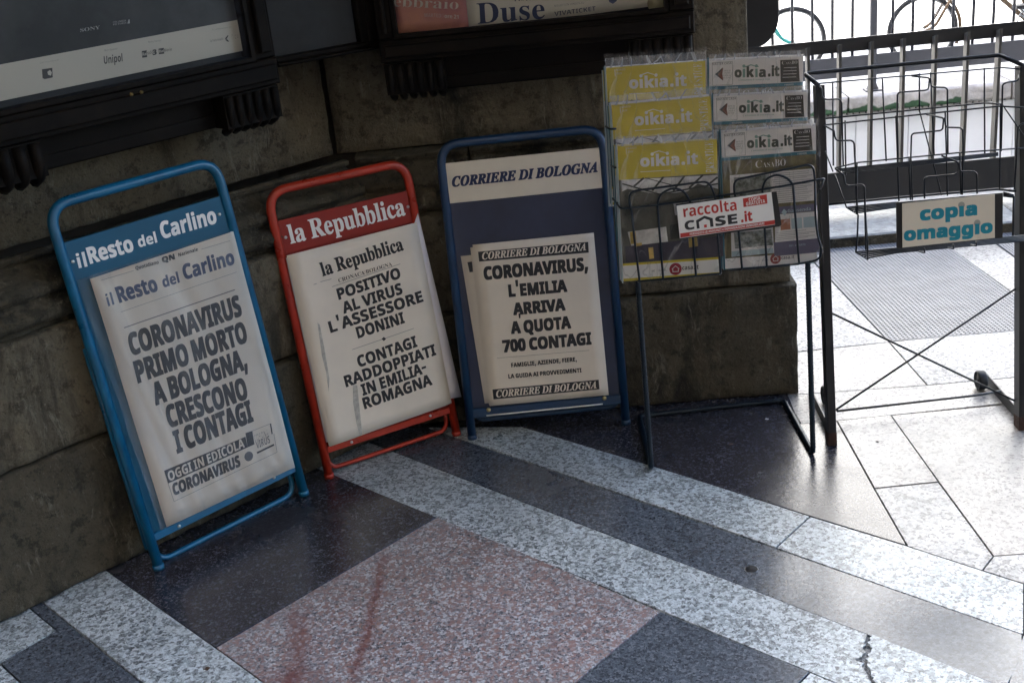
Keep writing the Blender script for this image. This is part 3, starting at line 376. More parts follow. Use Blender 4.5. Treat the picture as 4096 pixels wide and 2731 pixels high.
glyph('I', 'A', 420, [-68,0,-68,17,-48,20,-30,30,-13,48,323,462,342,462,326,88,326,79,334,46,354,24,388,17,388,0,178,0,178,17,199,20,214,28,225,38,232,52,236,68,237,86,238,140,96,140,49,80,33,56,28,40,32,29,47,21,71,17,71,0], [119,168,240,168,247,328])
glyph('I', 'B', 430, [-34,0,-34,16,0,20,22,40,39,86,115,368,119,386,120,404,119,414,116,421,109,426,73,434,73,450,222,450,270,449,310,445,344,438,370,427,394,408,409,384,414,352,406,314,382,282,344,257,289,240,328,223,356,200,372,173,378,140,376,116,370,94,359,72,344,52,322,34,295,20,270,11,242,5,208,1,172,0], [201,248,236,252,264,262,286,280,302,303,312,331,315,364,308,400,287,422,252,428,238,426,228,418,222,406,182,249,192,248], [166,22,197,26,224,38,246,57,262,83,272,114,276,149,266,192,236,218,188,227,176,227,134,74,129,44,133,32,146,24])
glyph('I', 'C', 440, [202,-12,166,-9,134,-2,104,10,80,26,58,47,42,71,30,99,22,130,20,164,22,198,28,230,36,262,49,294,64,324,84,352,104,378,128,400,154,420,186,439,218,452,252,460,287,462,317,461,350,456,385,448,397,446,407,444,416,446,424,452,431,462,450,462,420,308,401,310,398,348,390,381,377,406,359,424,336,436,309,439,278,435,249,422,222,401,202,380,184,354,167,322,152,287,139,249,130,212,124,177,122,142,126,107,135,77,151,52,172,34,198,24,229,20,268,26,304,42,337,68,368,106,387,90,349,46,306,14,256,-5])
glyph('I', 'D', 484, [-34,0,-34,16,0,20,22,40,39,86,115,368,120,401,119,412,116,420,110,426,73,434,73,450,252,450,345,439,411,404,451,345,464,264,462,228,454,193,442,159,426,128,404,98,378,71,320,30,250,7,155,0], [169,21,198,24,225,31,250,44,273,60,294,80,312,105,328,132,341,162,352,194,360,228,364,262,366,298,360,356,340,398,308,422,262,430,248,430,238,426,230,422,217,394,133,78,130,62,128,49,138,27])
glyph('I', 'E', 440, [-34,0,-34,16,0,20,22,40,39,86,115,368,119,387,120,401,119,412,116,420,110,426,73,434,73,450,432,450,407,324,388,324,388,330,385,363,376,388,360,406,337,419,307,426,270,429,242,427,228,418,220,398,182,250,200,250,257,257,293,280,320,322,336,322,289,136,274,136,274,150,274,162,272,184,266,201,256,213,240,222,220,226,194,228,184,228,176,227,134,73,130,56,128,44,137,28,172,23,256,33,278,42,300,54,318,68,337,87,355,110,372,136,389,136,350,0])
glyph('I', 'G', 499, [221,-12,176,-8,136,1,102,17,73,39,50,66,34,98,24,134,21,176,22,208,28,240,38,272,51,302,68,330,87,357,110,382,135,404,163,422,232,452,306,462,349,459,400,448,418,444,427,446,434,452,440,462,458,462,428,317,410,317,406,354,397,384,382,408,362,425,338,435,308,438,278,434,250,422,222,400,202,378,184,352,166,322,150,287,137,250,128,214,122,178,120,144,124,106,134,74,151,48,174,29,204,18,238,14,258,16,275,20,288,28,298,40,306,55,312,74,330,144,336,178,334,188,331,196,324,201,286,207,286,223,475,223,475,206,470,206,456,204,447,200,440,192,425,150,395,31,354,12,311,-1,267,-9])
glyph('I', 'I', 249, [-34,0,-34,16,0,20,22,40,39,86,115,368,119,386,120,404,115,420,99,430,72,434,72,450,284,450,284,434,247,428,227,410,211,366,135,82,129,47,134,30,150,20,176,16,176,0])
glyph('I', 'L', 425, [-34,0,-34,16,0,20,22,40,39,86,115,368,120,401,119,412,116,420,109,426,72,434,72,450,284,450,284,434,248,429,226,408,211,366,136,82,128,42,130,36,134,30,142,28,161,25,188,24,230,26,266,36,298,50,326,71,350,99,372,134,393,134,350,0])
glyph('I', 'N', 468, [310,-10,140,351,68,82,62,47,67,30,83,20,110,16,110,0,-35,0,-35,16,-1,20,21,40,38,86,109,354,114,380,116,396,115,408,111,417,104,424,64,434,64,450,197,450,339,138,402,368,406,388,408,402,407,412,404,420,397,426,360,434,360,450,505,450,505,434,471,430,450,410,432,366,330,-10])
glyph('I', 'O', 478, [178,-12,144,-8,113,0,86,14,62,32,43,56,30,85,22,118,19,154,21,186,28,220,38,253,52,286,70,316,90,346,114,374,138,398,165,419,196,438,230,452,264,460,299,462,334,460,366,452,394,438,418,419,436,396,450,368,458,336,460,300,458,267,452,234,442,200,429,167,412,136,392,106,368,78,343,54,315,32,282,13,248,0,214,-8], [184,13,213,18,241,34,267,60,286,87,302,118,319,155,334,197,346,240,356,280,361,316,362,350,360,376,354,399,344,416,331,429,314,436,294,439,277,437,260,431,244,420,198,370,155,287,126,192,116,103,118,76,124,53,134,36,147,23,164,16])
glyph('I', 'R', 429, [-34,0,-34,16,0,20,22,40,39,86,115,368,119,387,120,401,119,412,116,420,110,426,73,434,73,450,253,450,292,449,326,444,354,437,376,426,398,407,410,382,415,350,412,323,400,298,382,276,357,257,325,242,286,231,342,61,348,46,356,35,364,28,400,18,400,0,266,0,194,222,174,222,136,82,130,47,131,38,134,30,140,24,176,16,176,0], [198,245,231,249,260,260,282,278,300,302,310,330,313,364,306,400,286,422,253,429,232,424,221,399,180,246,188,245])
CAPH = {'S': .4795, 'B': .4553, 'I': .4506}
GM = {}
def area(c): return sum(c[i][0]*c[(i+1) % len(c)][1]-c[(i+1) % len(c)][0]*c[i][1] for i in range(len(c)))/2
def thicken(c, bx, by, grow):
    """push a contour out (or a hole in) by bx sideways and by up and down"""
    n = len(c); s = 1 if (area(c) > 0) == grow else -1; out = []
    for i in range(n):
        p, q, r = c[i-1], c[i], c[(i+1) % n]
        a = Vector((q[0]-p[0], q[1]-p[1])); b = Vector((r[0]-q[0], r[1]-q[1]))
        if a.length < 1e-6 or b.length < 1e-6: out.append(q); continue
        a.normalize(); b.normalize(); na = Vector((a.y, -a.x)); nb = Vector((b.y, -b.x)); h = na+nb
        h = h/max(.55, h.length_squared/2)/1 if h.length > 1e-3 else na
        out.append((q[0]+h.x*bx*s, q[1]+h.y*by*s))
    return out
def glyph_mesh(k, bx, by, nodot):
    key = (k, bx, by, nodot)
    if key in GM: return GM[key]
    sps = GL[k][1]; dt = None
    if nodot and k[1] == 'i' and len(sps) > 1:
        sps = sorted(sps, key=lambda q: max(p[1] for p in q)); d = sps[-1]; sps = sps[:-1]
        dt = (sum(p[0] for p in d)/len(d), sum(p[1] for p in d)/len(d))
    def inside(p, c):
        r = False
        for i in range(len(c)):
            (x1, y1), (x2, y2) = c[i-1], c[i]
            if (y1 > p[1]) != (y2 > p[1]) and p[0] < (x2-x1)*(p[1]-y1)/(y2-y1)+x1: r = not r
        return r
    cu = bpy.data.curves.new('t', 'CURVE'); cu.dimensions = '2D'; cu.fill_mode = 'BOTH'
    for i, sp in enumerate(sps):
        hole = any(inside(sp[0], o) for j, o in enumerate(sps) if j != i)
        if hole:
            w_ = max(a for a, b in sp)-min(a for a, b in sp); h_ = max(b for a, b in sp)-min(b for a, b in sp)
            c = thicken(sp, min(bx, w_*.30), min(by, h_*.28), False)
        else: c = thicken(sp, bx, by, True)
        q = cu.splines.new('POLY'); q.points.add(len(c)-1); q.use_cyclic_u = True
        for m_, (a, b) in enumerate(c): q.points[m_].co = (a, b, 0, 1)
    ob = bpy.data.objects.new('t', cu); me = bpy.data.meshes.new_from_object(ob)
    r = ([(v.co.x, v.co.y) for v in me.vertices], [tuple(p.vertices) for p in me.polygons], dt)
    bpy.data.objects.remove(ob); bpy.data.curves.remove(cu); bpy.data.meshes.remove(me)
    GM[key] = r; return r
class Text:
    """collects lines of lettering of one colour into one flat mesh"""
    def __init__(s, fr, w=.0007, hf=None): s.fr = fr; s.w = w; s.v = []; s.f = []; s.hf = hf
    def uvline(s, txt, A, B, H, font='S', bold=0, track=0, nodot=False):
        """A: baseline start, B: baseline end, H: vector of the capital height (all in u, v)"""
        A = Vector(A); B = Vector(B); H = Vector(H)
        x = 0; x0 = None; x1 = 0; seq = []
        for c in txt:
            if c == ' ': x += .16 + track; continue
            k = font+c
            if k not in GL: k = 'S'+c
            adv, sps = GL[k]
            lo = min(a for sp in sps for a, b in sp)+x; hi = max(a for sp in sps for a, b in sp)+x
            x0 = lo if x0 is None else min(x0, lo); x1 = max(x1, hi); seq.append((k, x)); x += adv + track
        Y = H/(CAPH[font]+2*max(bold, 0))
        sq = min(2.2, max(.6, Y.length/((B-A).length/(x1-x0)))) ; bx = bold*sq
        X = (B-A)/(x1-x0+2*bx); dots = []
        for i, (k, x) in enumerate(seq):
            vs, fs, dt = glyph_mesh(k, round(min(bx, 0), 3), min(bold, 0), nodot)
            reps = [(0, 0)] if bold <= 0 else [(-bx, -bold), (bx, -bold), (-bx, bold), (bx, bold), (0, 0)]
            for r_, (ox, oy) in enumerate(reps):
                n = len(s.v); dz = .00002*(r_*2 + i % 2)
                for vx, vy in vs: q = A + X*(vx+x-x0+bx+ox) + Y*(vy+oy+max(bold, 0)); s.v.append((q.x, q.y, s.w+dz))
                s.f += [tuple(j+n for j in f) for f in fs]
            if dt: dots.append(A + X*(dt[0]+x-x0+bx) + Y*dt[1])
        return dots
    def line(s, txt, cr, p0, p1, h, **k):
        """pixel version; h is the pixel step from baseline to capital top"""
        fr = s.fr; A = fr.uv(*cr(*p0)); B = fr.uv(*cr(*p1)); T = fr.uv(*cr(p0[0]+h[0], p0[1]+h[1]))
        return s.uvline(txt, A, B, (T[0]-A[0], T[1]-A[1]), **k)
    def poly(s, pts, cr=None, dw=0):
        n = len(s.v)
        if cr: pts = [s.fr.uv(*cr(*p)) for p in pts]
        A = sum(pts[i][0]*pts[(i+1)%len(pts)][1]-pts[(i+1)%len(pts)][0]*pts[i][1] for i in range(len(pts)))
        if A < 0: pts = pts[::-1]
        if s.hf and len(pts) == 4:                # follow the paper's waves
            a, b, c, d = [Vector(p).to_2d() for p in pts]; nx = max(1, int((b-a).length/.012)); ny = max(1, int((d-a).length/.012))
            for j in range(ny+1):
                for i in range(nx+1): q = a.lerp(b, i/nx).lerp(d.lerp(c, i/nx), j/ny); s.v.append((q.x, q.y, s.w+dw))
            for j in range(ny):
                for i in range(nx): k = n+j*(nx+1)+i; s.f.append((k, k+1, k+nx+2, k+nx+1))
            return
        s.v += [(p[0], p[1], s.w+dw) for p in pts]; s.f.append(tuple(range(n, n+len(pts))))
    def rule(s, p0, p1, t, cr=None):
        if cr: p0 = s.fr.uv(*cr(*p0)); p1 = s.fr.uv(*cr(*p1))
        a = Vector(p0); b = Vector(p1); d = (b-a).normalized(); q = Vector((-d.y, d.x))*t/2
        s.poly([tuple(a-q), tuple(b-q), tuple(b+q), tuple(a+q)])
    def ring(s, c, r0, r1, n=24, a0=0, a1=360):
        k = len(s.v); full = a1-a0 >= 360; m = n if full else n+1
        for i in range(m):
            a = R(a0+(a1-a0)*i/n); s.v += [(c[0]+r0*math.cos(a), c[1]+r0*math.sin(a), s.w), (c[0]+r1*math.cos(a), c[1]+r1*math.sin(a), s.w)]
        for i in range(n):
            j = (i+1) % m; s.f.append((k+2*i, k+2*i+1, k+2*j+1, k+2*j))
    def disc(s, c, r, n=20): s.poly([(c[0]+r*math.cos(2*math.pi*i/n), c[1]+r*math.sin(2*math.pi*i/n)) for i in range(n)])
    def build(s, name, mt, parent):
        if s.hf: s.v = [(a, b, c+s.hf(a, b)) for a, b, c in s.v]
        me = bpy.data.meshes.new(name); me.from_pydata(s.v, [], s.f); me.materials.append(mt); me.update()
        o = bpy.data.objects.new(name, me); COL.objects.link(o); o.parent = parent.o if isinstance(parent, Fr) else parent
        return o
def wave(u, v, wav, seed): return wav*noise.noise(Vector((u*9+seed, v*5, seed*3.1)))*2
def sheet(name, fr, corners, mt, parent, w=0, th=.0004, nx=10, ny=16, wav=.0015, seed=0, curl=0):
    """a slightly wavy sheet of paper or film through four (u, v) corners TL, TR, BR, BL"""
    TL, TR, BR, BL = [Vector(c).to_2d() for c in corners]; vs = []; fs = []
    for lay in (0, 1):
        for j in range(ny+1):
            for i in range(nx+1):
                a = i/nx; b = j/ny; p = TL.lerp(TR, a).lerp(BL.lerp(BR, a), b)
                z = wave(p.x, p.y, wav, seed)
                z += curl*max(0, a-.8)**2*25
                vs.append((p.x, p.y, w+z-lay*th))
    n = (nx+1)*(ny+1)
    for j in range(ny):
        for i in range(nx):
            q = j*(nx+1)+i; fs.append((q+nx+1, q+nx+2, q+1, q)); 
            if th: fs.append((n+q, n+q+1, n+q+nx+2, n+q+nx+1))
    if not th: vs = vs[:n]
    else:
        bd = [i for i in range(nx+1)] + [j*(nx+1)+nx for j in range(1, ny+1)] + [ny*(nx+1)+i for i in range(nx-1, -1, -1)] + [j*(nx+1) for j in range(ny-1, 0, -1)]
        for k in range(len(bd)): a, b = bd[k], bd[(k+1) % len(bd)]; fs.append((a, b, b+n, a+n))
    me = bpy.data.meshes.new(name); me.from_pydata(vs, [], fs); me.materials.append(mt); me.polygons.foreach_set('use_smooth', [True]*len(fs)); me.update()
    o = bpy.data.objects.new(name, me); COL.objects.link(o); o.parent = parent.o if isinstance(parent, Fr) else parent
    return o
# ------------------------------------------------------------------ palette
M_LIGHT = granite('light_granite', (.055, .068, .078), (.29, .345, .375), (.57, .645, .69), .33, 145, .27, .52)
M_DARK = granite('dark_granite', (.018, .018, .024), (.038, .038, .050), (.10, .105, .125), .24, 190, .35, .80)
M_MID = granite('grey_granite', (.032, .040, .052), (.075, .092, .118), (.15, .175, .21), .22, 190, .3, .72)
M_PALE = granite('pale_granite', (.05, .052, .055), (.30, .305, .31), (.48, .48, .48), .42, 140, .26, .46, wear=.6)
M_SAND = granite('pale_worn_granite', (.06, .055, .05), (.30, .285, .27), (.44, .42, .40), .38, 150, .18, .42, wear=.58)
M_GROUT = mat('joint_dirt', (.012, .012, .013), .9)
M_STONE = stone('dirty_sandstone', (.140, .118, .080), (.042, .038, .028), (.25, .225, .17), 0)
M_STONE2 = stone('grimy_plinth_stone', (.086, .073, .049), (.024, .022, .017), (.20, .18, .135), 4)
M_WOOD = mat('dark_stained_wood', (.0085, .0058, .0038), .6, var=.5, vscale=7, bump=.15, bscale=30, spec=.12)
M_BACK = mat('display_backing', (.030, .035, .038), .7, var=.3)
M_PAPER = mat('newsprint', (.80, .73, .63), .75, var=.06, vscale=6)
M_PAPER2 = mat('white_paper', (.78, .76, .82), .7, var=.03)
M_INK = mat('black_ink', (.022, .022, .025), .55)
M_INK2 = mat('grey_ink', (.12, .12, .13), .6)
M_NAVYINK = mat('navy_ink', (.012, .025, .085), .5)
M_BLUEINK = mat('blue_grey_ink', (.035, .055, .13), .5)
M_WHITE = mat('white_print', (.86, .85, .83), .5)
M_STEEL = mat('screw_steel', (.6, .6, .58), .3, 1)
M_BLUE = mat('sky_blue_enamel', (.003, .125, .26), .36, var=.25, vscale=14, bump=.08, bscale=70, coat=.2, rvar=.12, specks=((.05, .05, .05), 65, .685))
M_BLUEP = mat('blue_board_face', (.002, .088, .17), .45, var=.08, spec=.35)
M_RED = mat('red_enamel', (.44, .032, .012), .34, var=.25, vscale=14, bump=.08, bscale=70, coat=.2, rvar=.12, specks=((.08, .04, .03), 65, .685))
M_REDP = mat('red_board_face', (.28, .022, .015), .45, var=.08, spec=.35)
M_NAVY = mat('navy_enamel', (.008, .040, .105), .4, var=.2, vscale=15, bump=.05, bscale=80, coat=.2, specks=((.12, .11, .1), 90, .70))
M_NAVYP = mat('navy_board_face', (.022, .032, .075), .33, var=.22, vscale=6, coat=.15, specks=((.01, .01, .012), 22, .70))
M_IVORY = mat('ivory_plate', (.76, .69, .57), .5, var=.05, specks=((.08, .06, .05), 60, .74))
M_WIRE = mat('black_wire', (.012, .016, .022), .38, .3)
M_REBAR = mat('dark_blue_ribbed_bar', (.010, .020, .032), .35, .4, bump=.2, bscale=200)
M_POST = mat('black_steel_post', (.018, .018, .020), .42, .2, var=.3, vscale=10, specks=((.07, .022, .012), 26, .69))
M_RUST = mat('rusty_foot', (.05, .02, .012), .8, var=.5, vscale=30, bump=.4, bscale=120)
M_RUBBER = mat('black_rubber', (.02, .022, .024), .6)
M_FENCE = mat('fence_paint', (.030, .028, .026), .5, var=.15)
M_BAR = mat('fence_bar_paint', (.085, .078, .066), .5, var=.12)
M_RAIL2 = mat('grey_railing_paint', (.060, .062, .072), .5, var=.08)
M_COPE = mat('rough_coping_stone', (.42, .40, .38), .85, var=.3, vscale=9, bump=1, bscale=25)
M_MOSS = mat('green_paint', (.025, .15, .03), .7, var=.5, vscale=25, bump=.3)
M_WALLP = mat('pale_marble_panel', (.80, .81, .82), .35, var=.05, vscale=3)
M_STREET = mat('pale_street', (.50, .49, .47), .8, var=.2, vscale=14, bump=.4, bscale=60)
M_DKRIM = mat('tyre_rubber', (.02, .021, .023), .7)
M_RIM = mat('wheel_rim', (.45, .45, .44), .35, .8)
M_TEAL = mat('teal_bike_paint', (.04, .33, .29), .35)
M_BROWN = mat('brown_bike_paint', (.13, .085, .045), .4)
M_CHROME = mat('dull_chrome', (.35, .35, .34), .3, 1)
M_FILM = film_mat('clear_film', .80, .16, 11, .003, glare_paint=.11, stretch=.12, mw=.05)
M_BAG = film_mat('clear_bag', .97, .14, 26, .003, glare_paint=.22, stretch=.25, mw=.012)
M_GLARE = film_mat('bag_top_glare', .2, .12, 30, .003, glare_paint=.5, mw=.02)  # milky strip for bag tops, white glare put into its colour
M_GLASS = film_mat('case_glass', 1.0, .03, 3, .0004)
M_YEL = mat('yellow_cover', (.66, .53, .03), .35, coat=.4)
M_CASE1 = mat('header_white', (.84, .81, .79), .45, coat=.3)
M_TEALP = mat('teal_print', (.03, .16, .22), .45)
M_OLIVE = mat('olive_print', (.15, .125, .05), .35, var=.5, vscale=30, coat=.3)
M_BOX = mat('dark_brown_print', (.035, .03, .02), .45)
M_GRN = mat('grey_green_print', (.22, .36, .30), .5)
M_DKGRN = mat('dark_green_print', (.06, .07, .05), .5)
M_REDI = mat('signal_red_print', (.50, .035, .025), .5)
M_CRIM = mat('crimson_print', (.33, .01, .03), .5)
M_AQUA = mat('teal_vinyl', (.005, .26, .36), .4, specks=((.5, .6, .6), 40, .66))
M_ORNG = mat('orange_print', (.42, .16, .08), .5)
M_LAV = mat('violet_grey_print', (.13, .12, .19), .5)
M_SKYP = mat('pale_blue_print', (.45, .56, .60), .5)
M_PHOTO = mat('living_room_print', (.50, .46, .36), .45, var=.85, vscale=75, col2=(.09, .095, .07))
M_PURP = mat('dark_violet_print', (.035, .03, .055), .45)
M_PINK = mat('pink_print', (.52, .17, .22), .5, var=.3, vscale=5, col2=(.60, .28, .17))
M_CREAM = mat('cream_poster', (.62, .60, .52), .5)
M_DPOST = mat('dark_film_poster', (.028, .035, .036), .45, var=.5, vscale=3, col2=(.07, .075, .075))

# ------------------------------------------------------------------ ground, pavement, building mass
nW = Vector((-math.sin(R(45.43)), math.cos(R(45.43)), 0)); uW = Vector((math.cos(R(45.43)), math.sin(R(45.43)), 0))
gb = MB(); gb.quad((-60, -60, -.03), (60, -60, -.03), (60, 4.6, -.03), (-60, 4.6, -.03))
gb.quad((-60, 7.02, -.03), (60, 7.02, -.03), (60, 160, -.03), (-60, 160, -.03))
gb.quad((-60, 4.6, -1.2), (60, 4.6, -1.2), (60, 7.02, -1.2), (-60, 7.02, -1.2))
tag(gb.build('ground', M_GROUT), kind='structure')
PAV = bpy.data.objects.new('pavement', None); COL.objects.link(PAV); tag(PAV, kind='structure')
def slab(D, mt, gap=.0016, extra=None, z=0, name='slab', c=.0008):
    P = [gnd(*p, z) for p in D]; poly = [(p.x, p.y) for p in P]
    n = len(poly); A = sum(poly[i][0]*poly[(i+1)%n][1]-poly[(i+1)%n][0]*poly[i][1] for i in range(n))
    if A < 0: poly = poly[::-1]
    b = MB(); b.prism(inset(poly, gap), -.028+z, z + random.uniform(-.0007, .0007), c)
    return b.build(name, mt, PAV)
def xt(a, b, t): return (a[0]+(b[0]-a[0])*t, a[1]+(b[1]-a[1])*t)
# corner points of the joints
pT = (1007, 1184); pR = (1517, 1403); pL = (495, 1486)
s1a, s1b = (700, 1063), (1861, 1542)            # lower edge of first pale band
u1a, u1b = (780, 989), (2352, 1597)            # its upper edge
u2a, u2b = (980, 981), (2352, 1457)           # upper edge of the dark band
u3a, u3b = (1200, 980), (2352, 1340)           # upper edge of second pale band
pBR = (1320, 1568); pBL = (608, 1568)
M_PINKG = granite('pink_granite', (.055, .06, .075), (.20, .195, .215), (.46, .49, .53), .34, 185, .3, .56, tint=(.25, .165, .155),
    stain=[(gnd(886, 1262), gnd(810, 1590), .022, .7), (gnd(692, 1385), gnd(668, 1640), .04, .6), (gnd(700, 1520), gnd(600, 1660), .11, .5), (gnd(1265, 1440), gnd(1280, 1540), .012, .4)])
slab([pT, pR, xt(pR, pBR, 2.6), xt(pL, pBL, 3.6), pL], M_PINKG)
# dark slab under the stands
slab([(200, 1277), (313, 1357), pL, pT, s1a, (600, 960), (200, 1100)], M_DARK)
# pale band left of it, running to the wall
slab([(200, 1277), (20, 1319), (166, 1437), xt((166, 1437), (328, 1568), 3), xt(pL, pBL, 3.6), pL, (313, 1357)], M_LIGHT)
slab([(130, 1446), (0, 1521), xt((0, 1523), (49, 1568), 5), xt((166, 1437), (328, 1568), 3), (166, 1437), (20, 1319), (-60, 1290)], M_MID)
slab([(0, 1521), (130, 1446), (-60, 1290), (-300, 1380), (-300, 1643)], M_LIGHT)
slab([(0, 1523), (-300, 1645), (-300, 2200), xt((0, 1523), (49, 1568), 5)], M_LIGHT)
# pale band with a crumbled crack
dj = (1861, 1542)
crk = [(1996, 1453), (1990, 1475), (1998, 1492), (1984, 1512), (1992, 1530), (1996, 1552), (2010, 1568), (2030, 1600)]
cr2 = []
random.seed(21)
for i in range(len(crk)-1):
    for k in range(4): t_ = k/4; cr2.append((crk[i][0]+(crk[i+1][0]-crk[i][0])*t_+random.uniform(-3, 3), crk[i][1]+(crk[i+1][1]-crk[i][1])*t_))
cr2.append(crk[-1])
lw = [3+9*abs(noise.noise(Vector((i*.35, 2, 1))))*2 + (14 if i in (6, 7, 8, 12, 13) else 0)*random.uniform(.5, 1) for i in range(len(cr2))]; rw2 = [2+5*abs(noise.noise(Vector((i*.5, 7, 1))))*2 for i in range(len(cr2))]
slab([s1a, xt(s1a, s1b, .35), xt(s1a, s1b, .7), dj, xt(dj, (2352, 1745), .35)] + [(x-l, y) for (x, y), l in zip(cr2[::-1], lw[::-1])] + [xt(u1a, u1b, .4), u1a], M_LIGHT, gap=.0008, c=.0004)
slab([(x+l, y) for (x, y), l in zip(cr2, rw2)] + [xt(dj, (2352, 1745), .42), (2900, 1975), (2900, 1808), u1b], M_LIGHT, gap=.0008, c=.0004)
L_ = [gnd(x-l-3, y) for (x, y), l in zip(cr2, lw)]; R_ = [gnd(x+l+3, y) for (x, y), l in zip(cr2, rw2)]; vs = []; fs = []
for a_, b_ in zip(L_, R_):
    for k in range(6): q_ = a_.lerp(b_, k/5); vs.append((q_.x, q_.y, -.0022-.004*(1 if 0 < k < 5 else 0)*random.uniform(.2, 1)))
for i in range(len(L_)-1):
    for k in range(5): n_ = i*6+k; fs.append((n_, n_+1, n_+7, n_+6))
M_MORT = granite('crack_mortar', (.05, .055, .06), (.16, .175, .185), (.34, .36, .37), .8, 160, .3, .6)
tag(MB().add(vs, fs, False).build('crack_mortar', M_MORT, PAV), 'crumbled grey mortar in the cracked pale slab')
# dark band (with its drilled hole), joint near the right edge
slab([u1a, xt(u1a, u1b, .5), (2311, 1581), (2349, 1505), u2b and (2349, 1456), xt(u2a, u2b, .5), u2a], M_MID)
slab([(2311, 1581), (2900, 1808), (2900, 1660), (2349, 1456)], M_MID)
slab([pR, dj, (1835, 1568), (1700, 1690), xt(pR, pBR, 2.6)], M_MID)
slab([dj, (2900, 1975), (2900, 2300), (1600, 2300), xt(pR, pBR, 2.6), (1700, 1690), (1835, 1568)], M_LIGHT)
j1a, j1b = (1861, 1185), (1782, 1257); j2a, j2b = (2256, 1309), (2330, 1452)
slab([u2a, (1550, 1176), j1b, j1a, (1550, 1085), u3a], M_LIGHT)
slab([j1b, (2001, 1335), u2b, (2352, 1340), j2a, (2084, 1253), j1a], M_LIGHT)
slab([u2b, (2900, 1648), (2900, 1516), (2352, 1340)], M_LIGHT)
# dark polished slab under the wire rack
pk = (2084, 1253); q1 = (2008, 1121); q0 = (1922, 966)
slab([u3a, (1550, 1085), j1a, pk, q1, q0, (1838, 906), (1838, 870), (1100, 930), (860, 960), (905, 1140)][:9] + [(1120, 1028)], M_DARK) if 0 else None
slab([u3a, (1550, 1085), j1a, pk, q1, q0, (1839, 973), (1800, 880), (1180, 930)], M_DARK)
slab([s1a, u1a, u2a, u3a, (1180, 930), (800, 930), (600, 960)], M_DARK)
# slabs right of it, out to the kerb
r0 = (2046, 953); r1 = (2156, 1106); r2 = (2282, 1276)
slab([q0, r0, r1, q1], M_SAND); slab([q1, r1, r2, j2a, pk], M_PALE)
slab([r0, (2307, 929), (2900, 878), (2900, 1230), r2, r1], M_SAND)
slab([r2, (2900, 1230), (2900, 1512), j2a], M_PALE)
m1, m2 = (2042, 785), (2130, 884)
slab([q0, (1839, 973), (1800, 904), (1838, 905), (2130, 884), (2331, 866), (2900, 815), (2900, 874), (2307, 926)], M_SAND)
slab([(1800, 904), (1780, 812), (1840, 807), m1, m2, (1838, 905)], M_SAND)
slab([m1, (2331, 757), (2900, 708), (2900, 815), m2], M_PALE)
kb = lambda x: (x, 572-(x-1902)*.1)
slab([(1780, 812), (1700, 600), (1845, 577), m1], M_PALE)
slab([(2152, 547), (2255, 537), (2478, 697), (2900, 703), (2900, 708), (2433, 749)], M_SAND)
# kerb that carries the near fence, 4 cm up
KZ = .042; kY = gnd(1950, 567).y; kX0 = .2
k2 = bpy.data.objects.new('kerb', None); COL.objects.link(k2); tag(k2, kind='structure')
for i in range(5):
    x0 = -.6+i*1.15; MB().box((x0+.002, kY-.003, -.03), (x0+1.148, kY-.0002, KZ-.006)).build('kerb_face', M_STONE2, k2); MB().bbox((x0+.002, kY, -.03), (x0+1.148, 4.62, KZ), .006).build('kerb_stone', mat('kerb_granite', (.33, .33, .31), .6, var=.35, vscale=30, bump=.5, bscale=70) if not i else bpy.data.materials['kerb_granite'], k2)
# stairwell beyond the fence: near and far retaining walls, coping, street
uw = bpy.data.objects.new('underpass_wall', None); COL.objects.link(uw)
tag(uw, 'pale marble panelled wall of the sunken passage below the rough coping', 'wall')
sp = 1.02; xs = [(-3.0+i*sp) for i in range(10)]
x_first = hit(*crop(2.9548, 3300, 200)(355, 1000), (0, 7.0, 0), Vector((0, 1, 0))).x
x_sec = hit(*crop(2.9548, 3300, 200)(970, 1000), (0, 7.0, 0), Vector((0, 1, 0))).x
sp = x_sec-x_first
for i in range(-14, 9):
    x0 = x_first+i*sp; MB().bbox((x0+.002, 6.98, -2.6), (x0+sp-.002, 7.02, -.125), .002).build('panel', M_WALLP, uw)
nb = MB(); nb.box((-6, 4.625, -2.6), (9, 4.68, -.04)); nb.build('near_side', M_WALLP, uw)
cb = MB()
for i in range(170):
    x = -2.2+i*.036
    if x > 5: break
    cb.box((x, 6.955+random.uniform(0, .006), -.119), (x+.024, 7.02, -.100))
tag(cb.build('cobble_course', M_COPE, uw), kind='stuff')
nb = MB(); nb.box((-6, 6.985, -.124), (9, 7.02, -.096)); nb.build('course_bed', M_GROUT, uw)
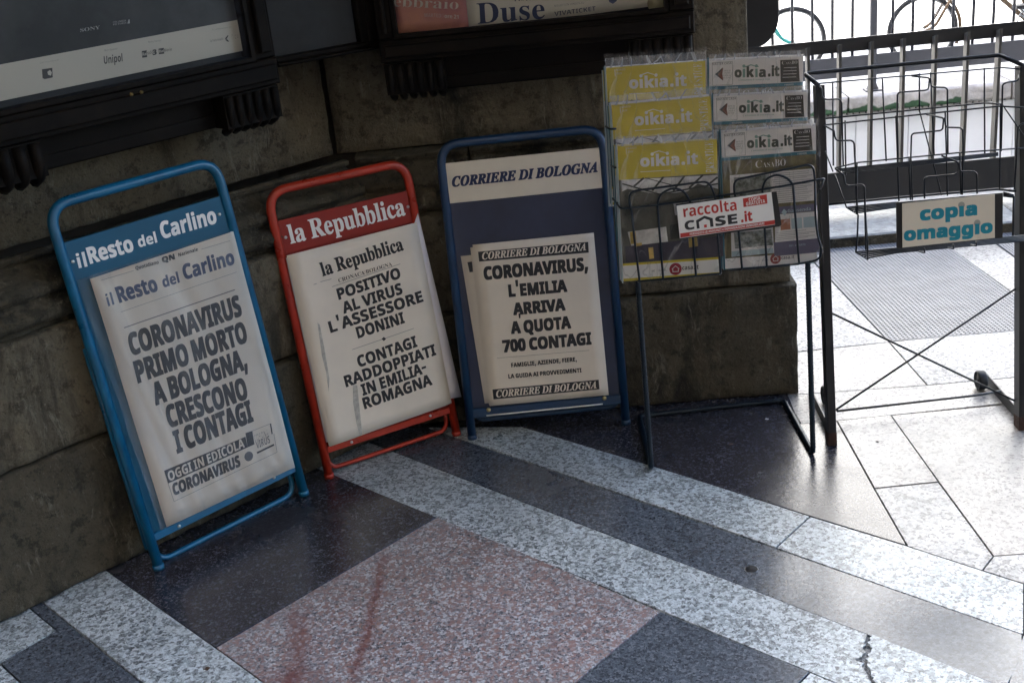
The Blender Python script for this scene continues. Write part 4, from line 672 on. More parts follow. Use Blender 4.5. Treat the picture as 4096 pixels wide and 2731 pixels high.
def field(name, fr, u0, u1, v0, v1, depth, mt, parent, step=.02, vstep=None, amp=.004, seed=0, edge=.004, vs=None, thick=.1, sc=9):
    """a block of stone as a height field with worn edges; depth(u, v) is how far its face lies out along w"""
    nx = max(2, int((u1-u0)/step)); vv = vs or [v0+(v1-v0)*j/max(2, int((v1-v0)/(vstep or step))) for j in range(max(2, int((v1-v0)/(vstep or step)))+1)]
    uu = [u0] + [u0+edge+(u1-u0-2*edge)*i/nx for i in range(nx+1)] + [u1]
    vv = [vv[0]] + [min(max(q, vv[0]+edge), vv[-1]-edge) for q in vv] + [vv[-1]]
    vs_ = []; fs = []
    for j, v in enumerate(vv):
        for i, u in enumerate(uu):
            e = (i in (0, len(uu)-1)) + (j in (0, len(vv)-1))
            z = depth(u, v)
            nz = noise.fractal(Vector((u*sc+seed, v*sc, seed)), 1, 2, 4)*amp + noise.noise(Vector((u*2+seed*2, v*2, 3)))*amp*.8
            chip = max(0, noise.noise(Vector((u*22, v*22, seed+7)))-.12)*.02
            z += nz
            if e: z -= edge*1.3 + chip
            elif min(u-u0, u1-u, v-vv[0], vv[-1]-v) < .022: z -= chip*.6
            vs_.append((u, v, z))
    nu = len(uu)
    for j in range(len(vv)-1):
        for i in range(nu-1): q = j*nu+i; fs.append((q, q+1, q+nu+1, q+nu))
    bd = [i for i in range(nu)] + [j*nu+nu-1 for j in range(1, len(vv))] + [(len(vv)-1)*nu+i for i in range(nu-2, -1, -1)] + [j*nu for j in range(len(vv)-2, 0, -1)]
    k = len(vs_); vs_ += [(vs_[b][0], vs_[b][1], -thick) for b in bd]
    for a in range(len(bd)): b = (a+1) % len(bd); fs.append((bd[b], bd[a], k+a, k+b))
    me = bpy.data.meshes.new(name); me.from_pydata(vs_, [], fs); me.materials.append(mt); me.polygons.foreach_set('use_smooth', [True]*len(fs)); me.update()
    o = bpy.data.objects.new(name, me); COL.objects.link(o); o.parent = parent.o if isinstance(parent, Fr) else parent
    return o
cop = Fr('coping', (-2, 6.93, -.105), 0, 0, 'rough pale coping stones with green paint along their lower edge', 'coping')
for i in range(8):
    field('coping_stone', cop, i*.93+.004, i*.93+.926, 0, .092, lambda u, v: 0, M_COPE, cop, .025, .012, .012, i*3.1, .006, sc=14)
    MB().box((i*.93+.004, .0, -.34), (i*.93+.926, .093, -.02)).build('coping_top', M_COPE, cop)
gx1 = hit(*crop(2.9548, 3300, 200)(1640, 600), cop.O, cop.N).x+2
cm_ = M_COPE.node_tree; cn = cm_.nodes; cl_ = cm_.links; pb = cn['Principled BSDF']; src = pb.inputs['Base Color'].links[0].from_socket
tcx = cn.new('ShaderNodeTexCoord'); sx = cn.new('ShaderNodeSeparateXYZ'); cl_.new(tcx.outputs['Object'], sx.inputs[0])
nn = cn.new('ShaderNodeTexNoise'); nn.inputs['Scale'].default_value = 7; nn.inputs['Detail'].default_value = 6; cl_.new(tcx.outputs['Object'], nn.inputs['Vector'])
m_a = cn.new('ShaderNodeMath'); m_a.operation = 'MULTIPLY_ADD'; cl_.new(nn.outputs[0], m_a.inputs[0]); m_a.inputs[1].default_value = -.11; cl_.new(sx.outputs[1], m_a.inputs[2])
m_r = cn.new('ShaderNodeMapRange'); m_r.inputs[1].default_value = -.030; m_r.inputs[2].default_value = -.022; m_r.inputs[3].default_value = 1; m_r.inputs[4].default_value = 0; cl_.new(m_a.outputs[0], m_r.inputs[0])
m_u = cn.new('ShaderNodeMapRange'); m_u.inputs[1].default_value = gx1; m_u.inputs[2].default_value = gx1+.01; m_u.inputs[3].default_value = 1; m_u.inputs[4].default_value = 0; cl_.new(sx.outputs[0], m_u.inputs[0])
m_m = cn.new('ShaderNodeMath'); m_m.operation = 'MULTIPLY'; cl_.new(m_r.outputs[0], m_m.inputs[0]); cl_.new(m_u.outputs[0], m_m.inputs[1])
m_x = cn.new('ShaderNodeMix'); m_x.data_type = 'RGBA'; cl_.new(m_m.outputs[0], m_x.inputs[0]); cl_.new(src, m_x.inputs[6]); m_x.inputs[7].default_value = (.035, .085, .04, 1); cl_.new(m_x.outputs[2], pb.inputs['Base Color'])
st = MB(); st.quad((-60, 7.27, -.012), (60, 7.27, -.012), (60, 160, -.012), (-60, 160, -.012)); tag(st.build('street', M_STREET), kind='structure')
# unseen building over the arcade, sized to shape the light: ceiling slab, storeys above, mass behind the left wall
M_PLAST = mat('arcade_plaster', (.10, .085, .065), .85, var=.2)
cl = MB(); cl.prism([(-9, 1.25), (2.4, 1.25), (2.4, 3.6), (-9, 3.6)], 2.95, 3.4); cl.box((-5.2, -3, 0), (-5, 3, 2.95)); tag(cl.build('ceiling', M_PLAST), kind='structure')  # unseen; slab extent set, and left end wall added, to cut light
bm_ = MB(); bm_.prism([(-9, 1.35), (1.0, 1.35), (1.0, 3.6), (-9, 3.6)], 3.41, 7)
bm_.prism([(-9, -5.5), (-4.6, -1.2), (-.75, 3.2), (.45, 3.3), (.45, 4.1), (-9, 4.1)], 0, 2.94)
tag(bm_.build('building', M_PLAST), 'plastered building above and behind the arcade wall', 'building')

fa = MB(); fa.box((-30, -9, 0), (30, -8, 22)); tag(fa.build('added_facade', mat('ochre_render', (.18, .14, .10), .9, var=.15, vscale=1)), 'unseen ochre building front added behind the viewer to block the sun', 'building')  # unseen front, added to keep the sun off the arcade
fw_ = MB().box((-.6, -8, 0), (.6, -7.98, 2.1)).build('added_window', mat('dark_window', (.02, .025, .03), .15), bpy.data.objects['added_facade'])  # unseen; windows and pilasters added for bands in the glass reflections
for i in range(-8, 9):
    for j in range(5):
        o = fw_ if (i, j) == (-8, 0) else fw_.copy()
        if o is not fw_: COL.objects.link(o)
        o.location = (i*2.6+.7, 0, .9+j*3.9)
fp_ = MB().box((-.25, -7.99, 0), (.25, -7.7, 21.9)).build('added_pilaster', mat('pale_pilaster', (.55, .50, .42), .8), bpy.data.objects['added_facade'])
for i in range(-8, 9):
    o = fp_ if i == -8 else fp_.copy()
    if i > -8: COL.objects.link(o)
    o.location = (i*2.6+2.0, 0, 0)
fa = MB(); fa.box((-50, 26, 0), (50, 27, 27)); tag(fa.build('added_facade', mat('cream_render', (.76, .77, .77), .9, var=.15, vscale=1)), 'unseen cream building front added across the square to brighten the floor reflections', 'building')  # unseen front, added and raised so the floor mirrors a bright surface
# ------------------------------------------------------------------ the stone wall, two faces meeting in a corner
LW = Fr('stone_wall', nW*2.475 + uW*.3, 45.43, 0, 'grimy sandstone wall angled behind the light blue and red stands', 'wall')
RW = Fr('stone_wall', (-.75, 3.04, 0), 0, 0, 'grimy sandstone pier face behind the navy stand and magazine rack', 'wall')
def prof(k):
    """recess behind the plinth face against height; k scales it"""
    P = [(0, 0), (.321, 0), (.325, .016), (.60, .016), (.602, .032), (.612, .040), (.618, .022), (.635, .010), (.655, .020), (.66, .038), (.668, .042), (.676, .029), (.695, .030), (.715, .052), (.735, .074), (.740, .080), (.745, .063), (.757, .062), (.760, .12), (9, .12)]
    def f(u, v):
        for i in range(len(P)-1):
            if v <= P[i+1][0]:
                a, b = P[i], P[i+1]; t = (v-a[0])/(b[0]-a[0]); r = a[1]+(b[1]-a[1])*t
                return -r*(k if r > .05 else 1 + (k-1)*max(0, (r-.03))/.02*1.0)
        return -.12*k
    return f
pr_l, pr_r = prof(1.3), prof(1.0)
vm = [.602+.0085*i for i in range(19)] + [.758]
def course(fr, cuts, v0, v1, f, mt, seed, **k):
    for i in range(len(cuts)-1): field('stone_block', fr, cuts[i]+.0015, cuts[i+1]-.0015, v0+.0015, v1-.0015, f, mt, fr, seed=seed+i*5.3, **k)
cornL = 1.77                       # where the left face runs in behind the right one
course(LW, [-1.2, .1, 1.526], 0, .321, pr_l, M_STONE2, 1, step=.016, amp=.007, sc=11)
course(LW, [-1.2, .2, 1.526], .324, .600, pr_l, M_STONE, 2, step=.014, amp=.009, sc=10)
course(LW, [-1.2, .1, .72, 1.535], .602, .757, pr_l, M_STONE2, 3, step=.014, amp=.007, vs=vm, sc=12)
course(LW, [-1.2, 0, 1.543], .760, 1.35, pr_l, M_STONE, 4, step=.03, amp=.003, thick=.4)
course(LW, [-1.2, .4, 2.1], 1.352, 2.2, pr_l, M_STONE, 5, step=.06, amp=.003, thick=.4)
# right face: front edge at x = .623 (plinth), .608, .55 above
course(RW, [.273, 1.373], 0, .321, pr_r, M_STONE2, 11, step=.016, amp=.006, thick=.7)
course(RW, [.262, .74, 1.358], .324, .600, pr_r, M_STONE, 12, step=.016, amp=.006, thick=.7)
course(RW, [.225, .53, 1.33], .602, .757, pr_r, M_STONE2, 13, step=.014, amp=.006, vs=vm, thick=.7, sc=12)
course(RW, [.174, 1.277], .760, 1.35, pr_r, M_STONE, 14, step=.03, amp=.003, thick=.7)
course(RW, [-.2, 1.277], 1.352, 2.2, pr_r, M_STONE, 15, step=.06, amp=.003, thick=.7)
up = MB(); up.box((0, 2.2, -.7), (1.277, 4.0, -.12)); up.build('upper_pier', M_STONE, RW)
up = MB(); up.box((-3.5, .0, -.5), (-1.2, 4.0, -.186)); up.box((-1.2, 2.2, -.5), (2.1, 4.0, -.186)); up.build('upper_wall', M_STONE, LW)
# ------------------------------------------------------------------ display cases on the wall
C1 = crop(1.568, 0, 0); C2 = crop(1.568, 1300, 0); D1 = crop(1.47, 0, 0); D2 = crop(1.8092, 1200, 0)
def fluted(fr, u0, u1, v0, v1, w0, w1, parent):
    """bracket with vertical flutes, rounded under"""
    n = 6; st = (u1-u0)/n; out = MB(); out.box((u0, v0+.012, w0), (u1, v1, w1-.012))
    for i in range(n):
        c = u0+st*(i+.5); pts = []
        pts = [(c, v1-.004, w1-.012), (c, v0+.035, w1-.012), (c, v0+.012, w1-.022), (c, v0, w1-.05)]
        out.tube(fillet(pts, .02, 4), st*.40, 8)
    return out.build('fluted_bracket', M_WOOD, parent)
def case(fr, iu0, iu1, iv0, ou0, ou1, ov0, brs, apr, top=2.0, dw=.0, rounded=None):
    """i: glass opening, o: outer body; brs: bracket spans; apr: bottom of the apron"""
    D = -.235 if not dw else -dw
    b = MB(); b.box((ou0, iv0-.03, D), (ou1, top, -.05)); b.build('back_box', M_WOOD, fr)
    def rail(x0, x1, y0, y1, nm, steps):
        m = MB()
        for a, (f0, f1) in enumerate(steps): m.bbox((x0+f0, y0+f0, -.05), (x1-f0, y1-f0, f1), .003)
        return m.build(nm, M_WOOD, fr)
    rail(ou0, ou1, ov0, iv0-.002, 'bottom_rail', [(0, -.012), (.012, 0)])
    rail(iu1+.002, ou1, iv0+.0, top, 'side_rail', [(0, -.014), (.014, 0)]) if ou1 > iu1 else None
    rail(ou0, iu0-.002, iv0+.0, top, 'side_rail', [(0, -.014), (.014, 0)]) if ou0 < iu0 else None
    m = MB(); t = .009
    m.box((iu0, iv0, -.05), (iu1, iv0+t, -.006)); m.box((iu0, iv0+t, -.05), (iu0+t, top, -.006)); m.box((iu1-t, iv0+t, -.05), (iu1, top, -.006)); m.build('inner_bead', M_WOOD, fr)
    m = MB(); m.bbox((brs[0][0], apr, D), (brs[-1][1], ov0-.002, -.075), .004); m.box((brs[0][0], apr+.02, -.075), (brs[-1][1], apr+.032, -.068)); m.build('apron', M_WOOD, fr)
    for a, c, v0 in brs: fluted(fr, a, c, v0, ov0-.003, -.2, -.01, fr)
    MB().quad((iu0+t, iv0+t, -.012), (iu1-t, iv0+t, -.012), (iu1-t, top, -.012), (iu0+t, top, -.012)).build('glass_pane', M_GLASS, fr)
    MB().quad((iu0, iv0, -.048), (iu1, iv0, -.048), (iu1, top, -.048), (iu0, top, -.048)).build('backing', M_BACK, fr)
LC = Fr('display_case', nW*2.42 + uW*.3, 45.43, 0, 'large dark wooden poster case with black and white film poster, over the light blue stand', 'display case')
q = lambda c, x, y, fr: fr.uv(*c(x, y))
iu1 = q(C1, 1605, 330, LC)[0]; iv0 = q(C1, 800, 560, LC)[1]; ou1 = q(C1, 1800, 640, LC)[0]; ov0 = q(C1, 870, 735, LC)[1]
bu0 = q(C1, 1445, 700, LC)[0]; bv0 = q(C1, 1560, 830, LC)[1]; lb1 = q(C1, 300, 950, LC)[0]; ap = q(C1, 900, 965, LC)[1]

case(LC, -.9, iu1, iv0, -1.0, ou1, ov0, [(lb1-.2, lb1, bv0), (bu0, ou1-.004, bv0)], ap-.0)
for sx in ((lb1+bu0)/2+.0,):
    for d in (-.012, .012): MB().tube([(sx+d, ov0+.05, .0), (sx+d, ov0+.05, .004)], .004, 10).build('screw', mat('old_brass', (.25, .18, .07), .4, 1) if 'old_brass' not in bpy.data.materials else bpy.data.materials['old_brass'], LC)
# its poster
fp = Fr('film_poster', LC.O + LC.N*(-.040), 45.43, 0, 'dark film poster with white sponsor strip inside the left display case', 'poster')
a0 = fp.uv(*C1(0, 402)); a1 = fp.uv(*C1(1530, 123)); b0 = fp.uv(*C1(0, 636)); b1 = fp.uv(*C1(1592, 306))
vt = (a0[1]+a1[1])/2; vb = (b0[1]+b1[1])/2
MB().box((-.5, vt, -.001), (a1[0], 1.95, 0)).build('picture', M_DPOST, fp)
MB().box((-.5, vb, -.001), (b1[0], vt, 0)).build('white_strip', M_CREAM, fp)
MB().box((a1[0], vt, -.001), (b1[0], 1.95, 0)).build('white_margin', M_BACK, fp)
t = Text(fp); t.line('SONY', C1, (503, 203), (627, 183), (-2, -22), font='B', bold=-.004); t.line('COLUMBIA', C1, (708, 148), (790, 136), (-1, -12), bold=-.02); t.line('PICTURES', C1, (710, 162), (792, 150), (-1, -11), bold=-.02)
t.poly([(798, 150), (806, 124), (812, 124), (814, 148)], C1); t.build('lettering', mat('pale_print', (.42, .42, .40), .5), fp)
t = Text(fp); t.line('Unipol', C1, (652, 403), (768, 386), (-3, -48), bold=.0)
t.line('Main Sponsor', C1, (655, 324), (738, 312), (-1, -12), bold=-.025); t.line('Con il sostegno di', C1, (250, 402), (368, 383), (-1, -13), bold=-.03)
t.line('Media Partner', C1, (930, 272), (1012, 260), (-1, -12), bold=-.025); t.line('In collaborazione con', C1, (1332, 192), (1450, 176), (-1, -10), bold=-.03)
t.line('la Feltrinelli', C1, (1318, 267), (1397, 253), (-1, -16), bold=-.02); t.line('fice', C1, (1452, 252), (1498, 240), (-1, -34), bold=-.03)
t.poly([(1408, 245), (1428, 222), (1432, 226), (1420, 247)], C1); t.poly([(1410, 250), (1424, 248), (1436, 262), (1428, 264)], C1)
t.line('radio', C1, (922, 345), (960, 338), (-1, -22), bold=-.01); t.line('3', C1, (957, 348), (982, 344), (-2, -34), bold=.02); t.line('Movie', C1, (1030, 327), (1077, 319), (-1, -19), bold=-.01)
t.poly([(888, 322), (919, 317), (922, 360), (891, 364)], C1); t.poly([(993, 307), (1027, 302), (1029, 338), (996, 342)], C1)
t.poly([(262, 436), (327, 427), (330, 487), (280, 498), (266, 492)], C1)
t.build('lettering', mat('dull_black_print', (.06, .06, .058), .5), fp)
t = Text(fp, .0011); t.line('Rai', C1, (892, 352), (919, 347), (-1, -20)); t.line('Rai', C1, (997, 333), (1026, 328), (-1, -18)); t.poly([(296, 452), (312, 440), (324, 455), (318, 476), (300, 470)], C1); t.build('reversed_lettering', M_CREAM, fp)

RC = Fr('display_case', (-.75, 2.985, 0), 0, 0, 'dark wooden poster case with pink and white theatre poster, over the navy stand', 'display case')
iu0 = q(C2, 420, 150, RC)[0]; iv0 = q(C2, 700, 222, RC)[1]; iv0b = q(C2, 1600, 135, RC)[1]; iu1 = q(C2, 2155, 50, RC)[0]
ou0 = q(C2, 335, 300, RC)[0]; ov0 = q(C2, 900, 352, RC)[1]; bu1 = q(C2, 750, 500, RC)[0]; bv0 = q(C2, 560, 625, RC)[1]
ou1 = RC.uv(1600, 120)[0]; rb0 = q(C2, 1912, 320, RC)[0]; ap = q(C2, 1250, 545, RC)[1]

case(RC, iu0, iu1, (iv0+iv0b)/2, ou0, ou1, ov0, [(ou0+.004, bu1, bv0), (rb0, ou1-.004, bv0)], ap, dw=.17)
tp = Fr('theatre_poster', RC.O + RC.N*(-.032), 0, 0, 'theatre poster, pink at left and cream at right, inside the right display case', 'poster')
x0 = tp.uv(*C2(425, 60))[0]; xm = tp.uv(*C2(895, 100))[0]; x1 = tp.uv(*C2(2150, 50))[0]; v0 = tp.uv(*C2(900, 190))[1]
sheet('pink_part', tp, [(x0, 1.7), (xm, 1.7), (xm, v0), (x0, v0+.008)], M_PINK, tp, 0, .0005, 8, 24, .0015, 3)
sheet('cream_part', tp, [(xm, 1.7), (x1, 1.7), (x1, v0+.014), (xm, v0)], M_CREAM, tp, .0, .0005, 16, 24, .003, 5)
t = Text(tp, .0012, lambda u, v: wave(u, v, .0015, 3)); t.line('ebbraio', C2, (428, 42), (836, 60), (3, -66), font='B', bold=-.008); t.build('lettering', M_CREAM, tp)
t = Text(tp, .0012, lambda u, v: wave(u, v, .0015, 3)); t.line('MARTEDÌ', C2, (625, 108), (742, 112), (0, -24), bold=-.022); t.line('ore 21', C2, (750, 113), (838, 119), (0, -24), bold=-.0); t.build('small_lettering', M_CREAM, tp)
t = Text(tp, .0012, lambda u, v: wave(u, v, .003, 5)); t.line('Duse', C2, (958, 152), (1380, 118), (-8, -128), font='B', bold=-.0); t.line('TEATRO', C2, (1180, 12), (1372, -2), (-2, -40), font='B', bold=-.01)
t.line('VIVATICKET', C2, (1440, 104), (1698, 68), (-2, -28), bold=-.012); t.line('BIGLIETTI IN VENDITA SU', C2, (1440, 46), (1624, 25), (-1, -13), bold=-.025); t.build('black_lettering', M_NAVYINK, tp)
t = Text(tp, .0016, lambda u, v: wave(u, v, .003, 5)); t.poly([(1775, -12), (1832, -18), (1830, 8), (1806, 26), (1782, 14)], C2); t.build('crest', M_BLUEINK, tp)
MB().tube([(tp.uv(*C2(2078, 22))[0], tp.uv(*C2(2078, 22))[1], 0), (tp.uv(*C2(2078, 22))[0], tp.uv(*C2(2078, 22))[1], .004)], .022, 24).build('suction_disc', mat('yellowed_plastic', (.35, .31, .18), .4), tp)
# narrow case bridging the corner
pa = LC.M @ Vector((q(C1, 1790, 200, LC)[0]+.002, 0, -.06)); pb = RC.M @ Vector((ou0-.002, 0, -.06))
an = math.degrees(math.atan2(pb.y-pa.y, pb.x-pa.x)); Lm = (pb-pa).length
MC = Fr('display_case', (pa.x, pa.y, 0), an, 0, 'narrow empty glazed case in the wall corner between the two poster cases', 'display case')
mv = MC.uv(*C1(2000, 375))[1]; gv = MC.uv(*C1(1960, 325))[1]; g1 = MC.uv(*C2(215, 150))[0]; g0 = .02

b = MB(); b.box((0, mv, -.12), (Lm, 2, -.03)); b.build('back_box', M_WOOD, MC)
b = MB(); b.bbox((.0, mv, -.03), (Lm, gv-.012, .008), .003); b.bbox((.0, gv-.012, -.03), (Lm, gv, 0), .002); b.build('bottom_rail', M_WOOD, MC)
b = MB(); b.bbox((g1, gv, -.03), (Lm, 2, 0), .003); b.bbox((g1+.02, gv, -.03), (Lm, 2, .008), .003); b.build('side_rail', M_WOOD, MC)
MB().quad((0, gv, -.018), (g1, gv, -.018), (g1, 2, -.018), (0, 2, -.018)).build('glass_pane', M_GLASS, MC)
MB().quad((0, gv, -.028), (g1, gv, -.028), (g1, 2, -.028), (0, 2, -.028)).build('backing', M_BACK, MC)
# black rounded panel fixed to the side of the pier
bp = Fr('sign_panel', (.5, 3.3, 0), 0, 0, 'black sheet metal panel with a rounded lower corner on the side of the pier', 'panel')
u1, v1 = bp.uv(1790, 0); v0 = bp.uv(1725, 111)[1]
poly = [(0, v0), (u1-.062, v0)] + [(u1-.062+.062*math.sin(a), v0+.085-.085*math.cos(a)) for a in [i*math.pi/16 for i in range(1, 9)]] + [(u1, 1.9), (0, 1.9)]
MB().prism(poly, -.06, 0, .004).build('plate', M_POST, bp)

# ------------------------------------------------------------------ newspaper stands
C5 = crop(.896, 150, 600); CR = crop(1.12, 1000, 580); CB = crop(1.12, 1700, 450)
def stand(name, F1, F2, lean, topv, mt, label, rad=.0115, corner=.055, uoff=0):
    A = gnd(*F1); B = gnd(*F2); ang = math.degrees(math.atan2(B.y-A.y, B.x-A.x))
    fr = Fr(name, A, ang, lean, label, 'newspaper stand', 'newspaper placard stands leaning on the wall')
    W = (B-A).length; fr.W = W
    b = MB(); b.tube(fillet([(0, .001, 0), (0, topv, 0), (W, topv, 0), (W, .001, 0)], corner, 8), rad, 14); b.build('frame', mt, fr)
    for u in (0, W): MB().tube([(u, 0, 0), (u, .012, 0)], rad+.0012, 14).build('foot_cap', mt, fr)
    return fr
def screw(fr, c, x, y, w=.002, r=.0042):
    u, v = fr.uv(*c(x, y)); b = MB(); b.tube([(u, v, w-.002), (u, v, w), (u, v, w+.0016), (u, v, w+.002)], [r, r, r*.75, r*.3], 10)
    o = b.build('screw', M_STEEL, fr); return o
# 1: light blue
B1 = stand('newspaper_stand', (366, 1306), (699, 1136), 8.0, .868, M_BLUE, 'light blue tubular newspaper stand with a blue name plate, leftmost of the three', .0118)

vt = (B1.uv(*C5(88, 335))[1]+B1.uv(*C5(650, 165))[1])/2; vbn = (B1.uv(*C5(130, 475))[1]+B1.uv(*C5(690, 290))[1])/2
vb = (B1.uv(*C5(420, 1395))[1]+B1.uv(*C5(905, 1165))[1])/2; vbt = (B1.uv(*C5(455, 1350))[1]+B1.uv(*C5(915, 1130))[1])/2
W = B1.W; MB().box((.008, vbt-.01, -.004), (W-.008, vbn, -.001)).build('panel', M_BLUEP, B1)
MB().bbox((.006, vbn, -.004), (W-.006, vt, .002), .001).build('name_plate', M_BLUEP, B1)
MB().bbox((.004, vb, -.006), (W-.004, vbt, .006), .002).build('crossbar', M_BLUE, B1)
for p in ((125, 400), (650, 231), (503, 1345), (843, 1171)): screw(B1, C5, *p, w=.0075 if p[1] > 900 else .0035)
v2 = B1.uv(*C5(680, 1365))[1]
MB().tube(fillet([(.012, .55, -.022), (.012, v2, -.022), (W-.014, v2, -.022), (W-.014, .55, -.022)], .035, 6), .0068, 10).build('rear_frame', M_BLUE, B1)
MB().tube([(-.001, .545, -.021), (-.001, .05, -.021)], .0095, 10).build('rear_leg', M_BLUE, B1); MB().tube([(W+.001, .545, -.021), (W+.001, .05, -.021)], .0095, 10).build('rear_leg', M_BLUE, B1)
t = Text(B1, .0028)
t.line('il', C5, (146, 424), (178, 417), (-12, -50), bold=.004); t.line('Resto', C5, (187, 409), (346, 362), (-17, -58), bold=.012); t.line('del', C5, (362, 350), (428, 331), (-9, -38), bold=.01); t.line('Carlino', C5, (445, 320), (643, 262), (-14, -60), bold=.012)
t.build('lettering', M_WHITE, B1)
# papers in it
ps = Fr('paper_sheet', B1.O, math.degrees(math.atan2(B1.U.y, B1.U.x)), 8.0, 'blank white sheet showing along the right edge of the light blue stand', 'paper sheet')
sheet('sheet', ps, [ps.uv(*C5(684, 294)), ps.uv(*C5(707, 289)), ps.uv(*C5(933, 1130)), ps.uv(*C5(800, 1180))], M_PAPER2, ps, .0075, .0003, 4, 14, .0006, 4)
P1 = Fr('news_poster', B1.O, math.degrees(math.atan2(B1.U.y, B1.U.x)), 8.0, 'newspaper headline poster reading CORONAVIRUS PRIMO MORTO A BOLOGNA in the light blue stand', 'poster')
sheet('sheet', P1, [P1.uv(*C5(181, 462)), P1.uv(*C5(700, 290)), P1.uv(*C5(914, 1134)), P1.uv(*C5(456, 1348))], M_PAPER, P1, .0095, .0004, 10, 18, .0012, 1)
hf = lambda u, v: wave(u, v, .0012, 1)
t = Text(P1, .0103, hf)
L = t.line
L('Quotidiano', C5, (345, 430), (427, 407), (-2, -13), bold=.002); L('QN', C5, (440, 404), (486, 391), (-4, -20), bold=.03); L('Nazionale', C5, (498, 382), (567, 361), (-2, -12), bold=.002)
for tx, a, b_, h, bo in (('CORONAVIRUS', (330, 738), (728, 592), (-20, -79), .017), ('PRIMO MORTO', (353, 836), (748, 686), (-20, -79), .017), ('A BOLOGNA,', (416, 915), (748, 782), (-19, -79), .017),
                     ('CRESCONO', (465, 996), (750, 888), (-20, -80), .017), ('I CONTAGI', (493, 1087), (768, 970), (-19, -81), .017)): L(tx, C5, a, b_, h, bold=bo)
t.poly([(446, 1146), (738, 1025), (746, 1063), (460, 1192)], C5); t.poly([(738, 1012), (762, 1004), (770, 1052), (746, 1063)], C5)
L('CORONAVIRUS', C5, (481, 1236), (722, 1130), (-9, -42), bold=.02)
t.poly([(778, 1080), (838, 1050), (840, 1056), (780, 1086)], C5)
t.poly([(824, 980), (828, 977), (834, 1014), (830, 1016)], C5)
t.build('lettering', M_INK, P1)
t = Text(P1, .0103, hf)
for a, b_ in (((220, 467), (338, 432)), ((578, 356), (682, 325)), ((290, 580), (706, 437))): t.rule(a, b_, .0008, C5)
t.rule((302, 636), (700, 500), .0022, C5)
for a, b_ in (((460, 1190), (481, 1256)), ((481, 1256), (850, 1080)), ((850, 1080), (838, 1014)), ((762, 1004), (826, 978))): t.rule(a, b_, .0009, C5)
L = t.line; L('CORONA', C5, (772, 1042), (820, 1020), (-4, -22), bold=-.02); L('VIRUS', C5, (778, 1068), (826, 1046), (-5, -26), bold=-.005)
t.disc(P1.uv(*C5(750, 1095)), .012)
t.build('grey_print', M_INK2, P1)
t = Text(P1, .0108, hf); t.line('OGGI IN EDICOLA', C5, (464, 1184), (736, 1062), (-8, -33), bold=.004); t.build('reversed_lettering', M_PAPER, P1)
t = Text(P1, .0103, hf); L = t.line
L('il', C5, (245, 560), (268, 552), (-11, -42), bold=.0); L('Resto', C5, (286, 548), (427, 504), (-18, -56), bold=.014); L('del', C5, (444, 493), (503, 474), (-9, -38), bold=.012); L('Carlino', C5, (520, 466), (701, 408), (-13, -54), bold=.014)
t.build('masthead', M_BLUEINK, P1)
# loose clear film over the poster
fm = Fr('plastic_film', B1.O, math.degrees(math.atan2(B1.U.y, B1.U.x)), 8.0, 'creased clear plastic film hanging over the headline poster in the light blue stand', 'plastic film')
cc = [fm.uv(*C5(132, 465)), fm.uv(*C5(690, 288)), fm.uv(*C5(910, 1135)), fm.uv(*C5(434, 1358))]
def creased(name, fr, corners, mt, parent, w, amp, seed, nx=40, ny=60, dirv=(1, .25)):
    TL, TR, BR, BL = [Vector(c).to_2d() for c in corners]; vs = []; fs = []
    for j in range(ny+1):
        for i in range(nx+1):
            a = i/nx; b = j/ny; p = TL.lerp(TR, a).lerp(BL.lerp(BR, a), b)
            s = p.x*dirv[0]+p.y*dirv[1]
            k = noise.noise(Vector((s*26+seed, p.y*2.2, seed)))
            z = amp*(1-abs(k)*2.4) + amp*.6*noise.noise(Vector((p.x*14, p.y*6, seed+4)))
            vs.append((p.x, p.y, w+max(0, z)))
    for j in range(ny):
        for i in range(nx): q_ = j*(nx+1)+i; fs.append((q_+nx+1, q_+nx+2, q_+1, q_))
    return MB().add(vs, fs, True).build(name, mt, parent)
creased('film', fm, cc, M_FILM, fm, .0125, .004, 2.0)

# 2: red
B2 = stand('newspaper_stand', (757, 1097), (1049, 999), 8.0, .757, M_RED, 'red tubular newspaper stand with a red name plate, in the middle of the three', .0115)

a2 = math.degrees(math.atan2(B2.U.y, B2.U.x)); W = B2.W
vt = (B2.uv(*CR(125, 343))[1]+B2.uv(*CR(712, 200))[1])/2; vbn = (B2.uv(*CR(155, 490))[1]+B2.uv(*CR(735, 345))[1])/2
vb = (B2.uv(*CR(350, 1375))[1]+B2.uv(*CR(905, 1198))[1])/2; vbt = (B2.uv(*CR(350, 1343))[1]+B2.uv(*CR(895, 1170))[1])/2
MB().box((.008, vbt-.01, -.004), (W-.008, vbn, -.001)).build('panel', M_REDP, B2)
MB().bbox((.008, vbn, -.004), (W-.008, vt, .002), .001).build('name_plate', M_REDP, B2)
MB().bbox((.004, vb, -.006), (W-.004, vbt, .006), .002).build('crossbar', M_RED, B2)
for p in ((158, 414), (706, 277), (451, 1328), (803, 1210)): screw(B2, CR, *p, w=.0075 if p[1] > 900 else .0035)
v2 = B2.uv(*CR(630, 1372))[1]
MB().tube(fillet([(.012, .5, -.021), (.012, v2, -.021), (W-.014, v2, -.021), (W-.014, .5, -.021)], .03, 6), .0060, 10).build('rear_frame', M_RED, B2)
t = Text(B2, .0028); t.line('la Repubblica', CR, (181, 443), (697, 313), (-21, -84), font='B', bold=.006); t.build('lettering', M_WHITE, B2)
ps = Fr('paper_sheet', B2.O, a2, 8.0, 'blank white sheet sticking out to the right of the red stand', 'paper sheet')
